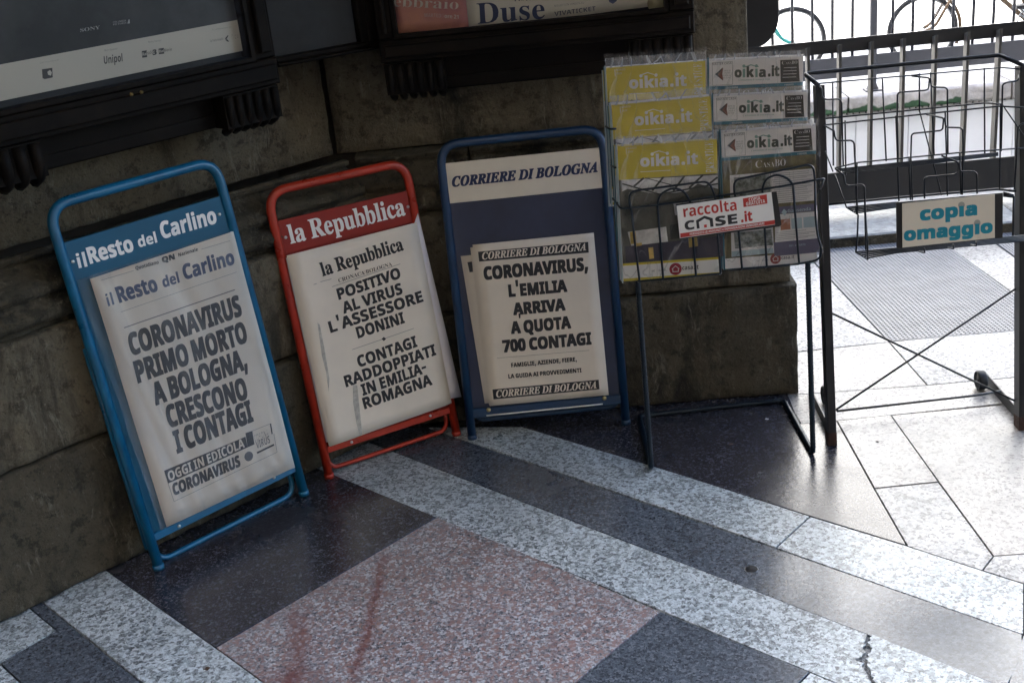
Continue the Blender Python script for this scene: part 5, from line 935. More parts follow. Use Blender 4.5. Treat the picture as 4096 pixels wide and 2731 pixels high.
sheet('sheet', ps, [ps.uv(*CR(727, 348)), ps.uv(*CR(743, 303)), ps.uv(*CR(938, 1124)), ps.uv(*CR(760, 1150))], M_PAPER2, ps, .0135, .0003, 4, 14, .0006, 8)
ps = Fr('paper_sheet', B2.O, a2, 8.0, 'blank sheet just showing along the left edge of the red stand poster', 'paper sheet')
sheet('sheet', ps, [ps.uv(*CR(149, 507)), ps.uv(*CR(300, 470)), ps.uv(*CR(480, 1296)), ps.uv(*CR(334, 1330))], M_PAPER2, ps, .0055, .0003, 4, 14, .0006, 9)
P2 = Fr('news_poster', B2.O, a2, 8.0, 'newspaper headline poster reading POSITIVO AL VIRUS L\'ASSESSORE DONINI in the red stand', 'poster')
sheet('sheet', P2, [P2.uv(*CR(155, 493)), P2.uv(*CR(735, 345)), P2.uv(*CR(893, 1152)), P2.uv(*CR(344, 1345))], M_PAPER, P2, .0165, .0004, 10, 18, .0010, 2)
hf2 = lambda u, v: wave(u, v, .0010, 2)
t = Text(P2, .0173, hf2); L = t.line
L('la Repubblica', CR, (316, 586), (679, 468), (-18, -60), font='B', bold=.008)
L('CRONACA BOLOGNA', CR, (388, 613), (626, 538), (-4, -17), font='B', bold=-.004)
for tx, a, b_, h in (('POSITIVO', (388, 691), (666, 592), (-13, -49)), ('AL VIRUS', (410, 753), (674, 662), (-13, -50)), ("L'ASSESSORE", (351, 838), (766, 697), (-14, -50)), ('DONINI', (474, 863), (683, 792), (-13, -50)),
                     ('CONTAGI', (478, 992), (740, 898), (-14, -50)), ('RADDOPPIATI', (420, 1080), (824, 935), (-13, -50)), ('IN EMILIA-', (496, 1118), (783, 1013), (-13, -50)), ('ROMAGNA', (503, 1178), (807, 1068), (-13, -50))):
    L(tx, CR, a, b_, h, bold=.014)
t.poly([(588, 855), (598, 864), (588, 873), (578, 864)], CR)
t.build('lettering', M_INK, P2)
t = Text(P2, .0173, hf2)
for a, b_ in (((357, 632), (662, 530)), ((305, 610), (355, 597)), ((447, 912), (722, 817)), ((275, 622), (290, 617))): t.rule(a, b_, .0010, CR)
t.build('rules', M_INK2, P2)
t = Text(P2, .0171, hf2); t.poly([(450, 1068), (470, 1070), (478, 1150), (492, 1290), (482, 1294), (466, 1240), (452, 1150)], CR)
t.poly([(292, 790), (302, 800), (322, 900), (345, 1040), (342, 1100), (330, 1010), (312, 940)], CR); t.build('water_stain', mat('grey_stain', (.50, .48, .43), .8, var=.3, vscale=60), P2)

# 3: navy
B3 = stand('newspaper_stand', (1085, 1008), (1438, 973), 9.0, .795, M_NAVY, 'navy blue newspaper stand with a white name plate, rightmost of the three', .0115)
a3 = math.degrees(math.atan2(B3.U.y, B3.U.x)); W = B3.W

vt = (B3.uv(*CB(90, 228))[1]+B3.uv(*CB(783, 158))[1])/2; vbn = (B3.uv(*CB(108, 408))[1]+B3.uv(*CB(800, 338))[1])/2
vb = B3.uv(*CB(545, 1335))[1]; vbt = (B3.uv(*CB(215, 1325))[1]+B3.uv(*CB(870, 1262))[1])/2
MB().box((.008, vbt-.01, -.004), (W-.008, vbn+.01, -.001)).build('panel', M_NAVYP, B3)
MB().bbox((B3.uv(*CB(100, 310))[0], vbn, -.001), (B3.uv(*CB(790, 250))[0], vt, .003), .0008).build('name_plate', M_IVORY, B3)
MB().bbox((.004, vb, -.006), (W-.004, vbt, .006), .002).build('crossbar', M_NAVY, B3)
MB().tube(fillet([(.014, .5, -.021), (.014, vb-.012, -.021), (W-.014, vb-.012, -.021), (W-.014, .5, -.021)], .03, 6), .0075, 10).build('rear_frame', M_NAVY, B3)
for p in ((285, 1328), (803, 1276)): u, v = B3.uv(*CB(*p)); MB().tube([(u, v, .006), (u, v, .008), (u, v, .0105)], [.0062, .0062, .003], 12).build('bolt', mat('brass_bolt', (.45, .38, .2), .35, 1) if 'brass_bolt' not in bpy.data.materials else bpy.data.materials['brass_bolt'], B3)
t = Text(B3, .0038); t.line('CORRIERE DI BOLOGNA', CB, (122, 334), (774, 267), (-3, -46), font='I', bold=.02); t.build('lettering', M_NAVYINK, B3)
for k, (tl, bl, tr, br, lb) in enumerate((((160, 643), (268, 1302), (700, 590), (780, 1260), 'lowest placard sheet in the navy stand, sticking out furthest at left'), ((203, 604), (287, 1308), (740, 552), (800, 1262), 'middle placard sheet in the navy stand, just behind the front poster'))):
    ps = Fr('paper_sheet', B3.O, a3, 9.0, lb, 'paper sheet')
    sheet('sheet', ps, [ps.uv(*CB(*tl)), ps.uv(*CB(*tr)), ps.uv(*CB(*br)), ps.uv(*CB(*bl))], M_PAPER, ps, .002+k*.0022, .0003, 6, 12, .0005, 11+k)
    if not k:
        t = Text(ps, .0028); t.poly([(190, 670), (212, 667), (215, 713), (200, 715)], CB); t.build('old_print', M_INK, ps)
P3 = Fr('news_poster', B3.O, a3, 9.0, 'newspaper headline poster reading CORONAVIRUS, L\'EMILIA ARRIVA A QUOTA 700 CONTAGI in the navy stand', 'poster')
sheet('sheet', P3, [P3.uv(*CB(213, 591)), P3.uv(*CB(755, 537)), P3.uv(*CB(822, 1262)), P3.uv(*CB(290, 1311))], M_PAPER, P3, .0072, .0004, 10, 18, .0005, 12)
hf3 = lambda u, v: wave(u, v, .0005, 12)
t = Text(P3, .0078, hf3); L = t.line
t.poly([(238, 622), (730, 578), (733, 626), (243, 666)], CB); t.poly([(302, 1237), (777, 1193), (781, 1236), (307, 1281)], CB)
for tx, a, b_, h in (('CORONAVIRUS,', (265, 749), (731, 706), (-5, -60)), ("L'EMILIA", (376, 825), (638, 801), (-5, -56)), ('ARRIVA', (396, 906), (630, 884), (-5, -55)), ('A QUOTA', (386, 990), (655, 964), (-5, -56)), ('700 CONTAGI', (349, 1073), (746, 1036), (-5, -56))):
    L(tx, CB, a, b_, h, bold=.024)
L("'", CB, (421, 950), (430, 949), (-2, -40), bold=.03)
L('FAMIGLIE, AZIENDE, FIERE,', CB, (387, 1138), (680, 1111), (-2, -19), bold=.014); L('LA GUIDA AI PROVVEDIMENTI', CB, (374, 1188), (701, 1160), (-2, -19), bold=.014)
t.rule((322, 1097), (735, 1062), .0007, CB)
t.build('lettering', M_INK, P3)
t = Text(P3, .0083, hf3); t.line('CORRIERE DI BOLOGNA', CB, (257, 657), (721, 615), (-3, -32), font='I', bold=.008); t.line('CORRIERE DI BOLOGNA', CB, (320, 1272), (768, 1231), (-3, -31), font='I', bold=.008); t.build('reversed_lettering', M_PAPER, P3)
ps = Fr('paper_strip', B3.O, a3, 9.0, 'thin white strip of paper under the crossbar of the navy stand', 'paper strip')
sheet('sheet', ps, [ps.uv(*CB(275, 1351)), ps.uv(*CB(795, 1299)), ps.uv(*CB(795, 1305)), ps.uv(*CB(275, 1357))], M_WHITE, ps, .008, .0004, 6, 1, 0, 0)
# ------------------------------------------------------------------ wire magazine rack on ribbed legs
CM = crop(1.4255, 2300, 100); C3 = crop(1.4289, 2450, 1000)
RL = 7.0
RA = Fr('magazine_rack', gnd(1497, 1083), 1.5, RL, 'blue black wire magazine rack on ribbed bar legs, full of magazines, before the pier', 'magazine rack')
WR = RA.uv(1868, 1048)[0]
inv = RA.M.inverted()
def gl(x, y, z): return inv @ gnd(x, y, z)
r_ = .0068
b = MB()
pts = [Vector((0, .80, 0)), Vector((0, .008, 0)), gl(1468, 955, .007), gl(1800, 919, .007), Vector((WR, .008, 0)), Vector((WR+.006, .80, 0))]
b.tube(fillet(pts, .018, 4), r_, 7, rib=(.0042, .0007)); b.build('leg_frame', M_REBAR, RA)
def wire(parent, fr, cr, pts, r, mt, name='wire', rad=.006, rib=None, n=6):
    P = [fr.P(*cr(p[0], p[1]), p[2]) for p in pts]
    return MB().tube(fillet(P, rad, 4) if len(P) > 2 else P, r, n, rib=rib).build(name, mt, parent)
rw = .0026; F = .085; rb = (.0035, .00022)
W1 = lambda pts, rad=.006, nm='wire': wire(RA, RA, CM, pts, rw, M_REBAR, nm, rad)
# left basket
W1([(213, 985, .0), (262, 1047, F), (420, 1032, F), (640, 1003, F), (835, 970, F), (915, 962, F), (1190, 918, F), (1424, 875, F), (1400, 935, .0)], .01, 'rim')
W1([(313, 1042, F), (305, 950, F), (765, 890, F), (795, 972, F)], .03)
W1([(468, 1028, F), (485, 965, F), (560, 925, F), (625, 950, F), (652, 1000, F)], .03)
for a, c in (((318, 1042), (368, 1458)), ((470, 1028), (503, 1447)), ((655, 1000), (690, 1430)), ((797, 975), (830, 1415))): W1([(a[0], a[1], F), ((a[0]+c[0])/2, (a[1]+c[1])/2, F), (c[0], c[1], F), (c[0]-6, c[1]+6, .02)], .008)
W1([(368, 1461, F), (833, 1417, F), (826, 1405, .0)], .01); W1([(368, 1461, F), (345, 1452, .0)])
# right basket
W1([(910, 962, F), (905, 885, F), (1360, 790, F), (1368, 888, F)], .03)
W1([(1068, 940, F), (1085, 880, F), (1150, 850, F), (1215, 875, F), (1243, 912, F)], .03)
for a, c in (((912, 962), (953, 1390)), ((1068, 938), (1094, 1378)), ((1243, 915), (1278, 1360))): W1([(a[0], a[1], F), ((a[0]+c[0])/2, (a[1]+c[1])/2, F), (c[0], c[1], F), (c[0]-6, c[1]+6, .02)], .008)
W1([(1368, 890, F), (1372, 1110, F), (1385, 1210, F+.01), (1410, 1282, F+.02), (1392, 1340, F), (1278, 1362, F), (953, 1392, F), (880, 1398, .01)], .02)
# rungs between the legs and supports of the upper pockets
for v in (.50, .58, .66, .74): MB().tube([(-.004, v, -.004), (WR+.008, v, -.004)], rw, 6).build('rung', M_REBAR, RA)
for x, y in ((175, 580), (205, 800), (222, 1000)): W1([(x, y, .0), (x+22, y+14, .05), (x+60, y+12, .05)], .004)
# sign on the rack
SG = Fr('rack_sign', RA.O, 1.5, RL, 'white sign reading raccolta CASE.it COPIA GRATUITA fixed on the magazine rack', 'sign')
fs_ = F+.008
def sgp(pts, w): return [SG.uv(*CM(*p), w) for p in pts]
MB().prism(sgp([(575, 1022), (1150, 950), (1178, 1140), (1165, 1150), (600, 1222)], fs_), fs_-.003, fs_-.0006).build('backing_plate', M_POST, SG)
face = sgp([(578, 1031), (1119, 953), (1140, 1137), (598, 1216)], fs_); MB().prism(face, fs_, fs_+.002).build('face', M_WHITE, SG)
class T2(Text):
    """text whose pixels are measured on a plane lifted by w"""
    def line(s, txt, cr, p0, p1, h, **k):
        fr = s.fr; A = fr.uv(*cr(*p0), s.w); B = fr.uv(*cr(*p1), s.w); T = fr.uv(*cr(p0[0]+h[0], p0[1]+h[1]), s.w)
        return s.uvline(txt, A, B, (T[0]-A[0], T[1]-A[1]), **k)
    def poly(s, pts, cr=None, dw=0):
        if cr: pts = [s.fr.uv(*cr(*p), s.w) for p in pts]
        Text.poly(s, pts, None, dw)
t = T2(SG, fs_+.0024); t.line('raccolta', CM, (621, 1096), (923, 1056), (-7, -62), bold=.0)
t.poly([(957, 990), (1093, 966), (1097, 1018), (961, 1039)], CM); t.poly([(600, 1189), (1139, 1112), (1140, 1136), (601, 1213)], CM)
t.line('.it', CM, (948, 1126), (1013, 1116), (-5, -58), bold=.014); t.poly([(735, 1140), (751, 1137), (752, 1154), (737, 1156)], CM)
t.build('red_print', M_REDI, SG)
t = T2(SG, fs_+.0024); t.line('C', CM, (628, 1172), (684, 1163), (-5, -52), bold=.016)
t.poly([(695, 1162), (690, 1115), (738, 1088), (785, 1102), (790, 1150), (772, 1152), (768, 1114), (738, 1104), (706, 1124), (711, 1160)], CM)
t.line('SE', CM, (802, 1148), (927, 1130), (-5, -54), bold=.016); t.build('black_print', M_INK, SG)
t = T2(SG, fs_+.0029); t.line('COPIA', CM, (992, 1007), (1058, 996), (-2, -19), bold=-.002); t.line('GRATUITA', CM, (976, 1032), (1085, 1014), (-2, -20), bold=-.002)
t.line('PERIODICO di ANNUNCI e INFORMAZIONI IMMOBILIARI', CM, (655, 1200), (1080, 1138), (-1, -13), bold=.0); t.build('reversed_lettering', M_WHITE, SG)

# magazines: built once per kind, then copied
def mag_frame(name, TL, TR, w, label, group, empty=True):
    a = RA.P(*CM(*TL), w); c = RA.P(*CM(*TR), w)
    d = math.atan2((c-a).y, (c-a).x)
    f = Fr(name, RA.M @ a, 1.5, RL, label, 'magazine', group)
    Rm = RA.M.to_3x3() @ Matrix.Rotation(d, 3, 'Z'); f.M = Rm.to_4x4(); f.M.translation = RA.M @ a; f.O = f.M.translation.copy()
    f.U = Rm.col[0].copy(); f.V = Rm.col[1].copy(); f.N = Rm.col[2].copy(); f.o.matrix_world = f.M
    return f, (c-a).length
G1 = 'yellow magazines in the wire rack'; G2 = 'white headed magazines in the wire rack'
MY, wy = mag_frame('magazine', (241, 690), (808, 650), .060, 'front yellow magazine in the bottom left pocket, showing its room photo', G1)
hy = -MY.uv(*CM(298, 1460))[1]

MB().bbox((0, -hy, -.005), (wy, 0, 0), .0008).build('pages', M_PAPER2, MY)
def MP(x, y): return MY.uv(*CM(x, y))
vy1 = (MP(262, 878)[1]+MP(812, 851)[1])/2
vY2 = (MP(290, 1358)[1]+MP(848, 1322)[1])/2; vY3 = MP(292, 1372)[1]; vY4 = MP(298, 1445)[1]
MB().box((0, vy1, 0), (wy, 0, .0006)).build('yellow_header', M_YEL, MY)
MB().box((0, vY2, 0), (wy, vy1, .0006)).build('cover_photo', M_PHOTO, MY)
MB().box((0, vY3, 0), (wy, vY2, .0006)).build('yellow_line', M_YEL, MY)
MB().box((0, vY4, 0), (wy, vY3, .0006)).build('white_band', M_WHITE, MY)
MB().box((0, -hy, 0), (wy, vY4, .0006)).build('yellow_foot', M_YEL, MY)
def YT(w=.0011): return Text(MY, w)
t = YT(); dd = t.line('oikia.it', CM, (373, 810), (702, 793), (-3, -66), bold=.016, nodot=True); [t.disc((d[0], d[1]+.0042), .0038) for d in dd]; t.poly([(430, 733), (478, 716), (522, 729), (516, 732), (478, 721), (440, 735)], CM)
t.line('MARZO', CM, (299, 709), (350, 705), (0, -11), bold=-.02); t.rule((291, 700), (293, 738), .0012, CM); t.line('2020', CM, (301, 730), (330, 727), (0, -11), bold=-.02)
t.line('PRESTIGE', CM, (795, 838), (787, 668), (-48, 2), font='B', bold=-.012); t.rule((372, 838), (545, 829), .0012, CM)
t.build('lettering', M_WHITE, MY)
# photo: glass roof with dark beams, plants, sofa and lamp shapes
t = YT(.0009); t.poly([(264, 884), (812, 856), (816, 935), (700, 905), (640, 950), (470, 965), (300, 935), (268, 950)], CM); t.poly([(300, 1180), (520, 1150), (530, 1235), (320, 1260)], CM); t.poly([(560, 1010), (800, 990), (806, 1060), (570, 1085)], CM)
t.build('photo_highlights', mat('photo_glass_print', (.78, .77, .76), .4, var=.3, vscale=30), MY)
t = YT(.0013)
for a, b_, th in (((330, 925), (392, 872), .0045), ((440, 945), (505, 866), .0045), ((560, 945), (625, 860), .0045), ((650, 930), (730, 855), .0045), ((735, 930), (812, 868), .0045), ((268, 905), (480, 965), .0035), ((480, 965), (816, 905), .0035), ((400, 872), (560, 915), .002)): t.rule(a, b_, th, CM)
random.seed(5)
for i in range(110):
    x, y = random.choice(((320, 1000), (350, 1040), (440, 1010), (700, 1010), (310, 1080), (620, 980))); x += random.gauss(0, 32); y += random.gauss(0, 34)
    x = min(max(x, 290), 790); y = min(max(y, 950), 1180)
    a = random.uniform(0, 6.28); l = random.uniform(10, 24); t.poly([(x, y), (x+l*.5*math.cos(a)-2*math.sin(a), y+l*.5*math.sin(a)+2*math.cos(a)), (x+l*math.cos(a), y+l*math.sin(a)), (x+l*.5*math.cos(a)+2*math.sin(a), y+l*.5*math.sin(a)-2*math.cos(a))], CM)
t.poly([(540, 1140), (600, 1130), (606, 1215), (545, 1222)], CM)
t.build('photo_beams_and_plants', mat('photo_dark_print', (.03, .032, .024), .4), MY)
t = YT(.0011); t.poly([(285, 1262), (520, 1238), (842, 1200), (847, 1318), (290, 1354)], CM); t.build('photo_rug', M_PURP, MY)
t = YT(.0017); t.poly([(312, 1180), (345, 1176), (350, 1245), (318, 1250)], CM); t.poly([(418, 1270), (445, 1266), (450, 1330), (424, 1334)], CM); t.poly([(640, 1170), (690, 1165), (700, 1260), (650, 1268)], CM); t.poly([(345, 1245), (380, 1240), (382, 1256), (350, 1262)], CM); t.build('photo_furniture', mat('photo_ochre_print', (.62, .44, .12), .4, var=.4, vscale=40), MY)
t = YT(); t.line('se è casa, è', CM, (437, 1408), (537, 1400), (0, -15), bold=-.018); t.line('casa.it', CM, (611, 1396), (704, 1390), (0, -24), bold=.0); t.build('black_lettering', M_INK, MY)
t = YT(); t.disc(MP(573, 1391), .0145); t.build('round_badge', M_CRIM, MY)
c0 = MP(573, 1393); t = YT(.0015)
for p in ([(-.0072, -.006), (-.0072, .0015), (-.0056, .0015), (-.0056, -.0044), (.0056, -.0044), (.0056, .0015), (.0072, .0015), (.0072, -.006)], [(-.0095, .001), (0, .0095), (.0095, .001), (.008, .0005), (0, .0075), (-.008, .0005)]): t.poly([(c0[0]+a, c0[1]+b_) for a, b_ in p])
t.build('house_mark', M_WHITE, MY)
hb = .014
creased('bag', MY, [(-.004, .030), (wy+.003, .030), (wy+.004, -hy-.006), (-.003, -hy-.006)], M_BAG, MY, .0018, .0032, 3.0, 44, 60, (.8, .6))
MB().box((-.0035, -hy-.004, -.0062), (-.001, .004, .0006)).build('page_edge', M_SKYP, MY)

sheet('painted_glare_strip', MY, [(-.002, .021), (wy+.001, .021), (wy+.001, -.001), (-.002, -.001)], M_GLARE, MY, .0085, 0, 24, 3, .0015, 5)  # whitish strip over the bag top, painted as glare
MR, wr_ = mag_frame('magazine', (833, 603), (1372, 561), .060, 'front white headed magazine in the bottom right pocket, with an olive cover', G2)
hr = -MR.uv(*CM(890, 1388))[1]
def RP(x, y): return MR.uv(*CM(x, y))

MB().bbox((0, -hr, -.005), (wr_, 0, 0), .0008).build('pages', M_PAPER2, MR)
v1 = (RP(845, 757)[1]+RP(1380, 716)[1])/2; v2 = v1-.0075
v6 = RP(885, 1330)[1]
MB().box((0, v1, 0), (wr_, 0, .0006)).build('white_header', M_CASE1, MR)
MB().box((0, v2, 0), (wr_, v1, .0006)).build('teal_line', M_TEALP, MR)
MB().box((0, v6, 0), (wr_, v2, .0006)).build('olive_cover', M_OLIVE, MR)
MB().box((0, -hr, 0), (wr_, v6, .0006)).build('white_foot', M_CASE1, MR)
def TT(w=.0011): return Text(MR, w)
t = TT(); t.poly([(1240, 597), (1345, 590), (1355, 714), (1246, 722)], CM); t.poly([(868, 688), (912, 648), (903, 680), (915, 722)], CM)
t.build('dark_box', M_BOX, MR)
t = TT(.0014); t.poly([(884, 690), (914, 650), (910, 685), (917, 720)], CM); t.build('brown_arrow', mat('red_brown_print', (.22, .08, .05), .4, var=.6, vscale=60), MR)
t = TT()
for a, b_ in (((850, 624), (966, 614)), ((966, 614), (971, 742)), ((971, 742), (856, 752)), ((856, 752), (850, 624))): t.rule(a, b_, .0007, CM)
t.line('MASTER CASA', CM, (850, 638), (962, 628), (0, -12), bold=-.012)
for i, tx in enumerate(('ARTE DI', 'VENDERE', 'CASA A', 'BOLOGNA')): t.line(tx, CM, (917, 672+i*13), (957, 669+i*13), (0, -9), bold=-.02)
t.line('o', CM, (981, 703), (1022, 701), (-2, -56), bold=.02); t.line('k', CM, (1050, 700), (1092, 697), (-2, -58), bold=.02); t.line('a', CM, (1120, 697), (1160, 695), (-2, -56), bold=.02); t.line('.it', CM, (1172, 692), (1238, 687), (-2, -60), bold=.02)
t.build('dark_lettering', M_DKGRN, MR)
t = TT(); dd = t.line('i', CM, (1027, 701), (1043, 700), (-2, -62), bold=.02, nodot=True)+t.line('i', CM, (1099, 698), (1114, 697), (-2, -62), bold=.02, nodot=True); [t.disc((d[0], d[1]+.0035), .0036) for d in dd]; t.poly([(1030, 642), (1072, 626), (1120, 637), (1114, 641), (1073, 632), (1040, 645)], CM); t.line("L'emozione di trovare casa", CM, (1005, 722), (1182, 710), (0, -10), bold=-.01)
t.build('green_lettering', M_GRN, MR)
def small_caps(t, pts, h, cr=CM):
    (x0, y0), (x1, y1) = pts; d = lambda k: (x0+(x1-x0)*k, y0+(y1-y0)*k)
    t.line('C', cr, d(0), d(.22), (0, -h), font='B', bold=-.01); t.line('ASA', cr, d(.24), d(.63), (0, -h*.7), font='B', bold=-.012); t.line('BO', cr, d(.65), d(1), (0, -h), font='B', bold=-.01)
t = TT(.0014); small_caps(t, ((1250, 622), (1338, 615)), 19); small_caps(t, ((1028, 815), (1200, 803)), 40)
for i in range(4): t.rule((1262-i*2, 640+i*18), (1335, 635+i*18), .0011, CM)
t.line('BOLOGNA', CM, (942, 766), (1002, 761), (0, -9), bold=-.015); t.line('9 MARZO', CM, (1268, 740), (1320, 736), (0, -9), bold=-.015)
t.build('white_lettering', M_CASE1, MR)
t = TT(); t.poly([(882, 858), (1112, 838), (1135, 1300), (892, 1322)], CM); t.poly([(1115, 838), (1362, 818), (1372, 1000), (1122, 1020)], CM); t.poly([(1140, 1082), (1378, 1062), (1390, 1222), (1140, 1240)], CM); t.build('text_panels', M_CASE1, MR)
t = TT(.0013); t.poly([(905, 870), (1108, 852), (1116, 960), (912, 975)], CM); t.poly([(905, 1185), (1118, 1165), (1128, 1255), (912, 1275)], CM); t.build('pictures', mat('picture_print', (.16, .19, .12), .45, var=.6, vscale=60, col2=(.5, .52, .5)), MR)
t = TT(.0013); t.poly([(1130, 1040), (1368, 1018), (1370, 1060), (1134, 1080)], CM); t.poly([(1132, 1240), (1390, 1215), (1395, 1295), (1136, 1318)], CM); t.build('violet_panels', M_LAV, MR)
t = TT(.0015); t.poly([(1168, 1110), (1225, 1104), (1228, 1165), (1172, 1170)], CM); t.build('orange_panel', M_ORNG, MR)
t = TT(.0015); t.poly([(1232, 1104), (1292, 1098), (1295, 1158), (1235, 1163)], CM); t.poly([(1300, 1097), (1370, 1090), (1373, 1150), (1303, 1156)], CM); t.poly([(892, 1290), (1128, 1270), (1132, 1300), (894, 1322)], CM); t.build('pale_panels', M_SKYP, MR)
t = TT(.0016)
random.seed(3)
for i in range(15):
    y = 842+i*11.5
    t.rule((1122+random.uniform(0, 20), y+8), (1355-random.uniform(0, 40), y-10), .0008, CM)
for i in range(22): t.rule((1078+random.uniform(-60, 5), 985+i*13.5), (1128-random.uniform(0, 8), 981+i*13.5), .0007, CM)
for i in range(5): t.rule((1148, 1185+i*10), (1370-random.uniform(0, 60), 1168+i*10), .0007, CM)
t.line('casa.it', CM, (1176, 1337), (1250, 1330), (0, -20), bold=-.003); t.line('se è casa, è', CM, (1035, 1350), (1118, 1342), (0, -11), bold=-.02)
t.build('print_lines', M_INK2, MR)
t = TT(.0019); t.line('Gabsenda', CM, (1212, 1069), (1343, 1056), (0, -18), bold=-.01); t.poly([(1176, 1070), (1190, 1048), (1208, 1064), (1196, 1088)], CM); t.line('051.4480873', CM, (1220, 1264), (1312, 1256), (0, -11), bold=-.015); t.build('pale_lettering', M_SKYP, MR)
t = TT(); t.disc(RP(1143, 1332), .0125); t.build('round_badge', mat('faded_crimson_print', (.30, .06, .05), .45), MR)
c0 = RP(1143, 1334); t = TT(.0015)
for p in ([(-.006, -.005), (-.006, .0015), (-.0047, .0015), (-.0047, -.0037), (.0047, -.0037), (.0047, .0015), (.006, .0015), (.006, -.005)], [(-.008, .001), (0, .008), (.008, .001), (.0066, .0005), (0, .0062), (-.0066, .0005)]): t.poly([(c0[0]+a, c0[1]+b_) for a, b_ in p])
t.build('house_mark', M_CASE1, MR)
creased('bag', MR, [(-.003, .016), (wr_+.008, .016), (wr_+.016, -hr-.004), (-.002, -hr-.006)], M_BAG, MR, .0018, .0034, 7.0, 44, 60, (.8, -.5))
MB().box((-.0035, -hr-.002, -.0062), (-.001, .003, .0006)).build('page_edge', M_TEALP, MR)
sheet('painted_glare_strip', MR, [(-.001, .010), (wr_+.004, .010), (wr_+.004, -.004), (-.001, -.004)], M_GLARE, MR, .0085, 0, 24, 3, .0015, 9)
def put(src, TL, TR, w, label, shift=(0, 0, 0)):
    c = copy_tree(src.o); a = RA.P(*CM(*TL), w); d = RA.P(*CM(*TR), w); an = math.atan2((d-a).y, (d-a).x)
    Rm = RA.M.to_3x3() @ Matrix.Rotation(an, 3, 'Z'); M = Rm.to_4x4(); M.translation = RA.M @ (a+Vector(shift)); c.matrix_world = M
    c['label'] = label; return c
# how deep a pocket lies: tiers step back and up
put(MY, (207, 457), (750, 408), .032, 'yellow magazine in the middle left pocket, only its title showing')
put(MY, (177, 244), (703, 206), .006, 'yellow magazine in the top left pocket with clear bag above it')
put(MR, (790, 397), (1305, 372), .032, 'white headed magazine in the middle right pocket')
put(MR, (765, 195), (1260, 171), .006, 'white headed magazine in the top right pocket')
# plain copies standing behind each front one
def spare(kind, TL, TR, w, label, n, dx):
    for i in range(n):
        f, ww = mag_frame('magazine', TL, TR, w, label, ('spare copies behind the yellow magazines' if kind == 'y' else 'spare copies behind the white headed magazines'))
        sh = f.M @ Vector((-dx*(i+1), random.uniform(-.004, .004)-.002*i, -.0052*(i+1))); f.M.translation = sh; f.o.matrix_world = f.M
        hh = hy if kind == 'y' else hr; wd = wy if kind == 'y' else wr_
        MB().bbox((0, -hh, -.004), (wd, 0, 0), .0006).build('pages', M_PAPER2, f)
        if kind == 'y': MB().box((0, -.07, 0), (wd, 0, .0005)).build('cover', M_YEL if i else M_WHITE, f)
        else:
            MB().box((0, -.06, 0), (wd, 0, .0005)).build('cover', M_CASE1, f); MB().box((0, -hh, 0), (wd, -.0605, .0005)).build('lower_cover', M_TEALP, f)
        MB().box((-.0022, -hh, -.004), (-.0004, 0, .0005)).build('bag_edge', M_SKYP if (i+len(label)) % 2 else M_TEALP, f)
spare('y', (241, 690), (808, 650), .055, 'spare copy behind the yellow magazine in the bottom left pocket', 2, .0035)
spare('y', (207, 457), (750, 408), .027, 'spare copy behind the yellow magazine in the middle left pocket', 2, .003)
spare('y', (177, 250), (703, 212), .001, 'spare copy behind the yellow magazine in the top left pocket', 2, .0035)
spare('r', (833, 603), (1372, 561), .055, 'spare copy behind the magazine in the bottom right pocket', 2, .0025)
spare('r', (790, 399), (1305, 374), .027, 'spare copy behind the magazine in the middle right pocket', 2, .0025)
spare('r', (765, 195), (1260, 171), .001, 'spare copy behind the magazine in the top right pocket', 3, .0095)

# ------------------------------------------------------------------ empty wheeled rack
C4 = crop(1.5683, 2896, 0); Q1 = crop(2.9548, 3300, 200); Q4 = crop(2.24, 3100, 700); Q6 = crop(2.6136, 3700, 1400)
RB = Fr('newspaper_rack', gnd(1914, 1023), 0, 8.5, 'black steel rack on small wheels with empty wire shelves and cross braces', 'display rack')
inv2 = RB.M.inverted(); WB = RB.uv(2357, 993)[0]
def gl2(x, y, z): return inv2 @ gnd(x, y, z)
ht = RB.uv(*C4(590, 537))[1]
for u0, nm in ((0, 'post'), (WB-.006, 'post')):
    b = MB(); b.bbox((u0-.012, 0, -.034), (u0+.009, ht, .002), .0015); b.build('post', M_POST, RB)
    MB().bbox((u0-.0125, 0, -.0345), (u0+.0095, .035, .0025), .001).build('rusty_end', M_RUST, RB)
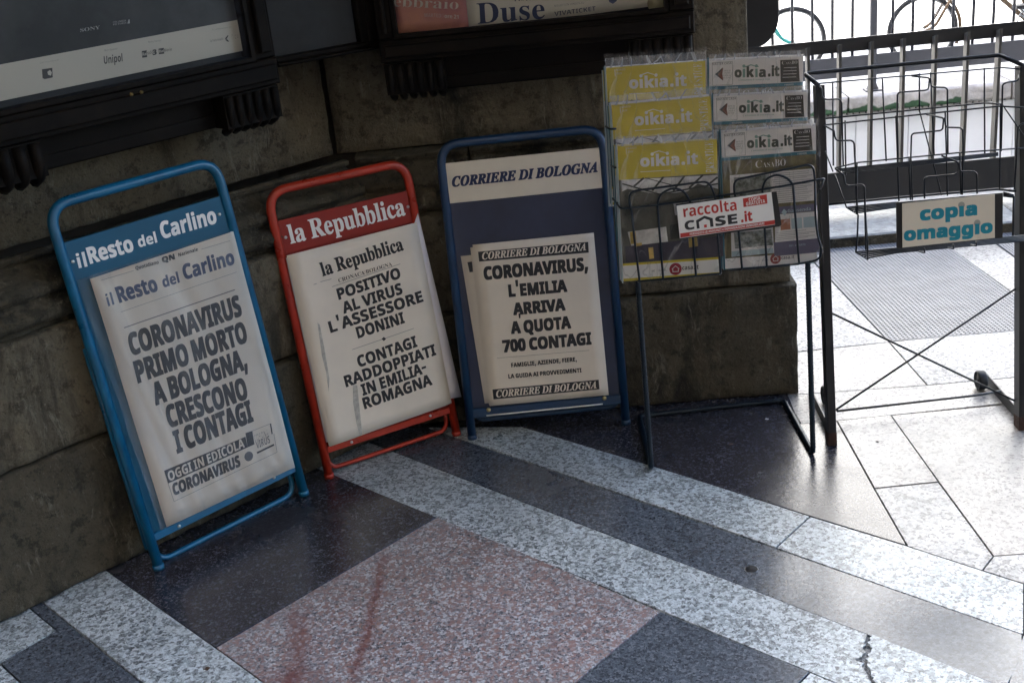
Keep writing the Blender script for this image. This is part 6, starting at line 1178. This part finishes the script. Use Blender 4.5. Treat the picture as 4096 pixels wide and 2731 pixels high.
# skids with wheels, running back on the floor
def skid(p0, p1, wc, s):
    A = inv2 @ p0; B = inv2 @ p1; d = (p1-p0).normalized(); sd_ = Vector((0, 0, 1)); t_ = d.cross(sd_)*.0015
    b = MB(); vs = []
    for P, h in ((p0, .030), (p1, .030)):
        for z in (0.0, h):
            for sg_ in (-1, 1): vs.append(inv2 @ (P+Vector((0, 0, z))+t_*sg_))
    b.add(vs, [(0, 2, 3, 1), (4, 5, 7, 6), (0, 1, 5, 4), (2, 6, 7, 3), (0, 4, 6, 2), (1, 3, 7, 5)]); b.box((0, 0, 0), (.0001, .0001, .0001))
    b.build('skid', M_POST, RB)
    wheel = bpy.data.objects.new('wheel', None); COL.objects.link(wheel); wheel.parent = RB.o
    c = wc; ax = Vector((1, 0, 0))
    def W(p): return inv2 @ (c + p)
    pr = [(-.011, .0215), (-.011, .024), (-.007, .0262), (.007, .0262), (.011, .024), (.011, .0215)]
    vs = []; fs = []; n = 24
    for i in range(n):
        a = 2*math.pi*i/n
        for x, r in pr: vs.append(W(Vector((x, r*math.cos(a), r*math.sin(a)))))
    k = len(pr)
    for i in range(n):
        j = (i+1) % n
        for l in range(k): m_ = (l+1) % k; fs.append((i*k+l, i*k+m_, j*k+m_, j*k+l))
    MB().add(vs, fs, True).build('tyre', M_RUBBER, wheel)
    b = MB(); b.tube([W(Vector((-.008, 0, 0))), W(Vector((.008, 0, 0)))], .0212, 20); b.tube([W(Vector((-.0095, 0, 0))), W(Vector((.012+.006*s, 0, 0)))], .005, 10); b.build('hub', M_POST, wheel)
pA = gnd(1914, 1020); pA1 = gnd(1858, 905)
skid(pA, pA1, Vector((pA1.x+.032, pA1.y-.07, .027)), -1)
pB = Vector((RB.O.x+WB+.0, RB.O.y, 0)); qB = gnd(*Q6(640, 350)); skid(pB, Vector((qB.x, qB.y, 0)), Vector((qB.x-.026, qB.y-.03, .027)), 1)
wB = .0022
def W2(pts, r=.0013, nm='wire', rad=.006, cr=C4): return wire(RB, RB, cr, pts, r*1.25, M_WIRE, nm, rad)
# top frame, behind the posts
W2([(592, 537, 0), (505, 464, -.075), (1730, 347, -.075), (1878, 412, 0)], .0044, 'top_bar', .012)
# braces and foot bar
MB().tube([RB.P(1906, 717, -.03), RB.P(2356, 932, -.03)], .0028, 8).build('brace', M_WIRE, RB); MB().tube([RB.P(1918, 942, -.024), RB.P(2352, 650, -.024)], .0028, 8).build('brace', M_WIRE, RB)
fb = [inv2 @ (gnd(1922, 944, .03)), inv2 @ gnd(2240, 908, .03), inv2 @ gnd(*Q6(790, 425), .03)]
MB().tube(fillet(fb, .008, 4), .0032, 8).build('foot_bar', M_WIRE, RB)
MB().tube([RB.P(*Q4(535, -5), .02), RB.P(*Q4(640, 290), .06)], .0016, 6).build('wire', M_WIRE, RB)
MB().tube([RB.P(*Q1(0, 1195), .01), RB.P(*Q1(95, 1440), .03)], .0016, 6).build('wire', M_WIRE, RB)
MB().tube([RB.P(*C4(1225, 690), -.01), RB.P(*C4(1365, 1225), -.01)], .0016, 6).build('wire', M_WIRE, RB)
MB().tube([RB.P(*C4(1745, 655), -.01), RB.P(*C4(1885, 860), .03)], .0016, 6).build('wire', M_WIRE, RB)
# shelves: back rims, verticals, stepped dividers
W2([(598, 525, -.01), (1000, 489, -.01), (1740, 425, -.01), (1875, 436, 0)], .0014, 'rim')
W2([(612, 747, -.01), (1640, 647, -.01), (1745, 655, -.005)], .0016, 'rim')
W2([(690, 822, .04), (624, 786, .0), (1280, 714, .0), (1730, 667, .0), (1882, 676, .04)], .0016, 'rim')
W2([(752, 1100, .07), (692, 1055, .04), (840, 1020, .04), (1480, 958, .04), (1882, 929, .04)], .0016, 'rim')
W2([(640, 1284, -.01), (1080, 1241, -.01), (1720, 1187, -.01), (1830, 1200, -.01)], .0024, 'rim')
for pts in (
    [(598, 540, 0), (612, 555, .02), (616, 612, .02), (640, 626, .03), (722, 622, .03), (738, 640, .03), (748, 1040, .03)],
    [(1178, 478, -.02), (1290, 490, .02), (1283, 560, .02), (1262, 568, .03), (1100, 580, .03), (1088, 592, .03), (1086, 730, .03), (1092, 1003, .03)],
    [(1296, 490, .02), (1300, 546, .02), (1388, 550, .03), (1402, 562, .03), (1402, 690, .03), (1405, 965, .03)],
    [(1850, 470, 0), (1848, 498, .02), (1840, 508, .02), (1775, 518, .03), (1748, 530, .03), (1745, 655, .03), (1738, 950, .03)],
    [(690, 822, .04), (698, 870, .04), (712, 884, .05), (800, 882, .05), (816, 895, .05), (822, 1010, .05), (838, 1345, .05)],
    [(1270, 718, .0), (1378, 742, .05), (1372, 810, .05), (1358, 820, .05), (1188, 838, .05), (1176, 850, .05), (1172, 985, .05), (1182, 1255, .05)],
    [(1384, 738, .05), (1392, 800, .05), (1482, 802, .05), (1498, 815, .05), (1500, 955, .05), (1495, 1222, .05)],
    [(1881, 775, .05), (1862, 780, .05), (1845, 800, .05), (1838, 930, .05), (1822, 1190, .05)],
    [(752, 1100, .07), (762, 1160, .07), (782, 1166, .07), (866, 1158, .07), (882, 1172, .07), (890, 1568, .08)],
    [(1365, 978, .04), (1470, 1018, .07), (1468, 1085, .07), (1440, 1096, .07), (1270, 1112, .07), (1257, 1122, .07), (1258, 1245, .07)],
    [(1476, 1018, .07), (1482, 1078, .07), (1570, 1076, .07), (1586, 1090, .07), (1588, 1215, .07)]):
    W2(pts, .0017, 'divider_wire', .006)
for a, b_, w_ in (((682, 512), (686, 1040), -.01), ((760, 757), (764, 1100), .01), ((835, 1020), (832, 1345), .05), ((993, 490), (1018, 1012), -.01), ((1226, 462), (1226, 700), -.01), ((1296, 455), (1318, 975), -.01),
                  ((1633, 427), (1636, 965), -.01), ((1079, 727), (1098, 1262), .01), ((1388, 697), (1402, 1228), .01), ((1161, 983), (1170, 1255), .045), ((1480, 955), (1486, 1220), .045), ((1735, 652), (1730, 1190), .0)):
    W2([(a[0], a[1], w_), (b_[0], b_[1], w_)], .0016, 'upright_wire')
for i in range(5):                                # shelf floors of parallel wires
    d = i*7.5
    W2([(712+i*14, 1062+d*.9, .05-i*.012), (1720, 958+d*.6, .05-i*.012)], .0012, 'shelf_wire')
    W2([(768+i*16, 1302+d*1.15, .06-i*.012), (1095, 1268+d*1.0, .06-i*.012)], .0015, 'shelf_wire')
    W2([(725+i*24, 690+i*14, .07-i*.014), (1100, 655+i*10, .07-i*.014), (2231, 542+i*12, .07-i*.014)], .0015, 'shelf_wire', cr=Q4)
    if i < 4: W2([(2045, 155+i*12, .05), (2140, 178+i*8, .05)], .0012, 'shelf_wire', cr=Q4)
W2([(725, 690, .07), (830, 757, .0)], .0017, 'shelf_wire', cr=Q4)
W2([(768, 1300, .06), (838, 1345, .0)], .0017, 'shelf_wire')
W2([(745, 355, .06), (738, 560, .07), (725, 690, .07)], .0017, 'front_wire', cr=Q4); W2([(808, 300, .06), (830, 640, .07), (832, 755, .06)], .0017, 'front_wire', cr=Q4)
for x, y in ((1335, 655), (1596, 620), (1800, 595)): W2([(x, y, .07), (x+8, y+42, .07), (x-45, y+30, .05)], .0017, 'hook', .004, cr=Q4)
W2([(2140, 190, .05), (2132, 545, .05)], .0022, 'upright_wire', cr=Q4)
# its sign
S2 = Fr('rack_sign', RB.O, 0, 8.5, 'white plate reading copia omaggio in teal letters in a black frame on the wheeled rack', 'sign')
w2 = .078
def s2p(pts): return [S2.uv(*Q4(*p), w2) for p in pts]
MB().prism(s2p([(1087, 246), (2043, 160), (2040, 562), (1092, 656)]), w2-.004, w2-.0006).build('frame', M_POST, S2)
MB().prism(s2p([(1138, 256), (1967, 172), (1967, 563), (1141, 650)]), w2, w2+.002).build('face', M_IVORY, S2)
t = T2(S2, w2+.0025)
dots = t.line('copia', Q4, (1299, 412), (1812, 360), (-2, -122), bold=.028, nodot=True) + t.line('omaggio', Q4, (1156, 594), (1951, 518), (-2, -118), bold=.028, nodot=True)
t.build('teal_letters', M_AQUA, S2)
t = T2(S2, w2+.0025)
for d in dots: t.disc(d, .0078)
t.build('faded_dots', mat('faded_grey_vinyl', (.38, .37, .32), .6), S2)

# ------------------------------------------------------------------ perforated steel mats
def grate(name, D, label, flip=False):
    P = [gnd(*p, .0) for p in D]; poly = [(p.x, p.y) for p in P]
    g_ = bpy.data.objects.new(name, None); COL.objects.link(g_); tag(g_, label, 'floor grate', 'perforated steel floor plates')
    b = MB(); b.prism(poly, -.025, -.012); b.build('pit', M_GROUT, g_)
    A = sum(poly[i][0]*poly[(i+1)%4][1]-poly[(i+1)%4][0]*poly[i][1] for i in range(4)); pl_ = poly if A > 0 else poly[::-1]
    O = Vector(poly[0]); U = (Vector(poly[1])-O); V = (Vector(poly[3])-O); nu = int(U.length/.0125); nv = int(V.length/.0125)
    b = MB()
    def inside(u): return True
    def bar(p, q, wd, z0, z1):
        d = (q-p).normalized(); n_ = Vector((-d.y, d.x))*wd/2
        b.add([(*(p-n_), z0), (*(q-n_), z0), (*(q+n_), z0), (*(p+n_), z0), (*(p-n_), z1), (*(q-n_), z1), (*(q+n_), z1), (*(p+n_), z1)], [(4, 5, 6, 7), (0, 1, 5, 4), (1, 2, 6, 5), (2, 3, 7, 6), (3, 0, 4, 7)])
    P0, P1, P2, P3 = [Vector(q_) for q_ in poly]
    for i in range(nu+1): k = i/nu; bar(P0.lerp(P1, k), P3.lerp(P2, k), .0072, -.010, .0016)
    for j in range(nv+1): k = j/nv; bar(P0.lerp(P3, k), P1.lerp(P2, k), .0072, -.010, .0010)
    tag(b.build('perforated_plate', mat('galvanised_plate', (.24, .24, .245), .5, .2, var=.15, vscale=12) if 'galvanised_plate' not in bpy.data.materials else bpy.data.materials['galvanised_plate'], g_), kind='stuff')
    return g_
grate('floor_grate', [(1850, 577), (2147, 546), (2426, 751), (2044, 783)], 'perforated pale steel plate in the floor behind the wheeled rack')
grate('floor_grate', [(2260, 536), (2900, 472), (2900, 700), (2482, 695)], 'second perforated plate at the right edge, behind the rack post')
# drilled hole in the dark band: a flat black disc stands for its dark inside
u = gnd(*crop(1.521, 2696, 1700)(470, 876)); b = MB(); b.tube([(u.x, u.y, .0004), (u.x, u.y, .0012)], .0135, 20); tag(b.build('floor_hole', M_GROUT), 'black disc standing for a small drilled hole in the dark floor band', 'floor hole')
ring = MB(); n = 24
ring.tube([(u.x+.0145*math.cos(2*math.pi*i/n), u.y+.0145*math.sin(2*math.pi*i/n), .0006) for i in range(n)], .0012, 6, closed=True); o = ring.build('rim', M_MID); o.parent = bpy.data.objects['floor_hole']

# ------------------------------------------------------------------ near fence on the kerb
C7 = crop(2.9548, 3300, 0)
FE = Fr('fence', (0, 4.55, 0), 0, 0, 'dark steel fence with flat upright bars on the kerb behind the wheeled rack', 'fence')
tips = [(175, 560), (557, 520), (935, 480), (1313, 440), (1692, 403), (2070, 365)]
xs = [FE.uv(*C7(*p))[0] for p in tips]; sp = (xs[-1]-xs[0])/5; v_t = sum(FE.uv(*C7(*p))[1] for p in tips)/6
rt1, rt0_ = FE.uv(*C7(1000, 382), -.03)[1], FE.uv(*C7(1000, 545), -.03)[1]; rb1, rb0_ = FE.uv(*C4(640, 1082), .0)[1], FE.uv(*C4(640, 1275), .0)[1]

MB().bbox((-1.6, rt0_, -.036), (4.2, rt1, -.028), .001).build('top_rail', M_FENCE, FE)
MB().bbox((-1.6, rb0_, .0125), (4.2, rb1, .020), .001).build('bottom_rail', M_FENCE, FE)
i0 = int(-(xs[0]+1.5)/sp)
bar0 = None
for i in range(-14, 22):
    x = xs[0]+i*sp
    if bar0 is None:
        b = MB(); b.add([(-.005, rb1-.03, -.027), (.005, rb1-.03, -.027), (.005, rb1-.03, -.0085), (-.005, rb1-.03, -.0085)], []);
        b = MB(); b.bbox((-.0055, rb0_+.01, -.0275), (.0055, v_t, .012), .0008)
        # slanted top
        b.v = [(p[0], p[1] + ((-.0275-p[2])*-.25 if p[1] > v_t-.01 else 0), p[2]) if True else p for p in b.v]
        b.v = [(p[0], p[1] if p[1] > rb1+.001 or p[2] < 0 else p[1], p[2]) for p in b.v]
        bar0 = b.build('bar', M_BAR, FE); o = bar0
    else: o = bar0.copy(); COL.objects.link(o)
    o.location = (x, 0, 0)
for x in (-.6, 3.4): MB().bbox((x-.02, KZ, -.05), (x+.02, rt1+.02, -.01), .002).build('post', M_FENCE, FE)
for x in (-1.2, 4.0): MB().box((x, KZ, -.02), (x+.03, rb0_+.01, -.001)).build('foot', M_FENCE, FE)
# ------------------------------------------------------------------ far railing and bicycles
FF = Fr('railing', (0, 7.06, 0), 0, 0, 'grey railing with round bars and a wide lower rail, beyond the sunken passage', 'railing')
v1_, v0_ = FF.uv(*C7(1000, 602))[1], FF.uv(*C7(1000, 845))[1]
MB().bbox((-1.5, v0_, -.012), (5.2, v1_, 0), .001).build('lower_rail', M_RAIL2, FF); MB().bbox((-1.5, .90, -.02), (5.2, .95, .02), .002).build('top_rail', M_RAIL2, FF)
xr = [FF.uv(*C7(a, b_))[0] for a, b_ in ((98, 300), (340, 300), (585, 300), (833, 300), (1073, 250), (1307, 200), (1545, 150), (1775, 150), (2015, 150), (2250, 150))]
sp = (xr[-1]-xr[0])/9; r0_ = None
for i in range(-16, 30):
    x = xr[0]+i*sp
    if i in (2, -22, 26): continue
    if r0_ is None: r0_ = MB().tube([(0, v1_-.012, -.0215), (0, .91, -.0215)], .0095, 8).build('bar', M_RAIL2, FF); o = r0_
    else: o = r0_.copy(); COL.objects.link(o)
    o.location = (x, 0, 0)
x = xr[0]+2*sp
b = MB(); b.bbox((x-.019, -.01, -.022), (x+.019, 1.0, .012), .002); b.build('post', M_RAIL2, FF)
b = MB(); b.bbox((x-.045, -.011, -.045), (x+.045, -.003, .035), .001); b.prism([(x-.032, -.004), (x+.032, -.004), (x+.019, .03), (x-.019, .03)], -.02, .010); b.build('base_plate', M_RAIL2, FF)
def bicycle(hub1, sgn, paint, label, Y, wr=.235, yaw=0, guard=True):
    """hub1: axle of the wheel in view; the frame extends towards sgn; local x along the bike"""
    r = Fr('bicycle', (hub1[0], Y, wr), yaw, 0, label, 'bicycle', 'bicycles parked beyond the railing')
    X = lambda u, v, w=0: (sgn*u, v, w)
    def wheel(c, nm='wheel'):
        wo = bpy.data.objects.new('wheel', None); COL.objects.link(wo); wo.parent = r.o; wo.location = c; n = 56
        MB().tube([(math.cos(2*math.pi*i/n)*wr*.965, math.sin(2*math.pi*i/n)*wr*.965, 0) for i in range(n)], .0155, 8, closed=True).build('tyre', M_DKRIM, wo)
        MB().tube([(math.cos(2*math.pi*i/n)*wr*.91, math.sin(2*math.pi*i/n)*wr*.91, 0) for i in range(n)], .009, 6, closed=True).build('rim', M_RIM, wo)
        b = MB()
        for i in range(28):
            a = 2*math.pi*i/28; a2 = a + (.55 if i % 2 else -.55); s_ = .025 if i % 4 < 2 else -.025
            b.tube([(.02*math.cos(a2), .02*math.sin(a2), s_), (wr*.905*math.cos(a), wr*.905*math.sin(a), 0)], .0011, 4)
        b.build('spokes', M_CHROME, wo)
        MB().tube([(0, 0, -.05), (0, 0, .05)], .018, 10).build('hub', M_CHROME, wo)
        return wo
    wheel((0, 0, 0)); wheel((sgn*1.10, 0, 0))
    fr_ = MB()
    for w_ in (-.05, .05): fr_.tube(fillet([X(0, 0, w_), X(.07, .03, w_), X(.30, .42, w_*.9)], .14, 6), [.009]*2+[.011]*7+[.013]*0 if False else .011, 8)
    fr_.build('fork', paint, r)
    b = MB(); b.tube([X(.29, .34), X(.34, .56)], .018, 10); b.tube([X(.30, .37), X(.71, .0)], .0165, 10); b.tube([X(.335, .53), X(.60, .48)], .014, 10); b.tube([X(.71, .0), X(.58, .58)], .015, 10)
    for w_ in (-.045, .045): b.tube([X(.71, .0, w_*.4), X(1.10, 0, w_)], .009, 8); b.tube([X(.59, .50, w_*.3), X(1.10, 0, w_)], .008, 8)
    b.build('frame', paint, r)
    b = MB(); b.tube([X(.71, .0, .0), X(.71, .0, .07)], .016, 10)
    n = 28; b.tube([(sgn*.71+.09*math.cos(2*math.pi*i/n), 0+.09*math.sin(2*math.pi*i/n), .055) for i in range(n)], .005, 6, closed=True)
    for i in range(5): a = i*1.2566; b.tube([X(.71, .0, .055), (sgn*.71+.088*math.cos(a), 0+.088*math.sin(a), .055)], .006, 5)
    b.tube([X(.71, .0, .075), X(.61, .12, .08)], .010, 8); b.tube([X(.71, .0, -.075), X(.80, -.12, -.08)], .010, 8); b.build('crank', M_CHROME, r)
    for s_, u_, v_ in ((1, .61, .12), (-1, .80, -.12)): MB().bbox((sgn*u_-.045, v_-.012, s_*.09 if s_ > 0 else -.18), (sgn*u_+.045, v_+.012, s_*.09+.09), .003).build('pedal', M_RUBBER, r)
    MB().tube(fillet([X(.38, .62, -.28), X(.32, .70, -.1), X(.34, .72, 0), X(.32, .70, .1), X(.38, .62, .28)], .06, 5), .011, 8).build('handlebar', M_CHROME, r)
    MB().tube([X(.34, .56), X(.34, .72)], .012, 8).build('stem', M_CHROME, r)
    b = MB(); b.prism([X(.46, .62)[:2], X(.52, .60)[:2], X(.70, .62)[:2], X(.70, .67)[:2], X(.60, .66)[:2]], -.06, .06, .01); b.build('saddle', M_RUBBER, r)
    if guard:
        n = 20; b = MB(); rr_ = wr+.022
        b.tube([(math.cos(a)*rr_, math.sin(a)*rr_, 0) for a in [R(-25)+R(130)*i/n for i in range(n+1)]], .012, 6); b.build('mudguard', paint, r)
    r.o.rotation_mode = 'XYZ'
    return r
def on(Y, x, y): return hit(*C7(x, y), (0, Y, 0), Vector((0, 1, 0)))
YB = 7.62; hb_ = on(YB, 1150, 375)
bk = bicycle((hb_.x, 0), 1, M_BROWN, 'brown bicycle beyond the grey railing, its front wheel behind the railing post', YB)
bk.o.location.z = .212; bk.o.scale = (.9,)*3
YA = 7.66; ha = on(YA, -400, 395)
bk = bicycle((ha.x, 0), -1, M_TEAL, 'teal bicycle beyond the grey railing, half hidden by the stone pier', YA, guard=False)
bk.o.location.z = .212; bk.o.scale = (.9,)*3

# small litter on the floor
def scrap(x, y, r, mt, label, cat, seed, name, h=.0012):
    p = gnd(x, y); random.seed(seed); n = 9
    pts = [(p.x+r*random.uniform(.4, 1)*math.cos(2*math.pi*i/n), p.y+r*random.uniform(.3, .8)*math.sin(2*math.pi*i/n)) for i in range(n)]
    tag(MB().prism(pts, .0012, .0012+h).build(name, mt), label, cat)
M_LEAF = mat('dry_leaf', (.06, .035, .02), .8); M_GUM = mat('old_gum', (.5, .5, .48), .7)
scrap(476, 1536, .009, M_LEAF, 'small brown leaf scrap on the pale floor band at lower left', 'leaf scrap', 1, 'leaf_scrap')
scrap(1761, 963, .006, M_GUM, 'small white crumb on the dark slab by the rack leg', 'litter', 2, 'crumb')
scrap(1680, 1021, .008, M_LEAF, 'dark scrap on the dark slab between the magazine rack legs', 'litter', 3, 'scrap')
scrap(2015, 1015, .005, M_LEAF, 'tiny dark bit of litter on the pale slab right of the rack post', 'litter', 4, 'scrap')
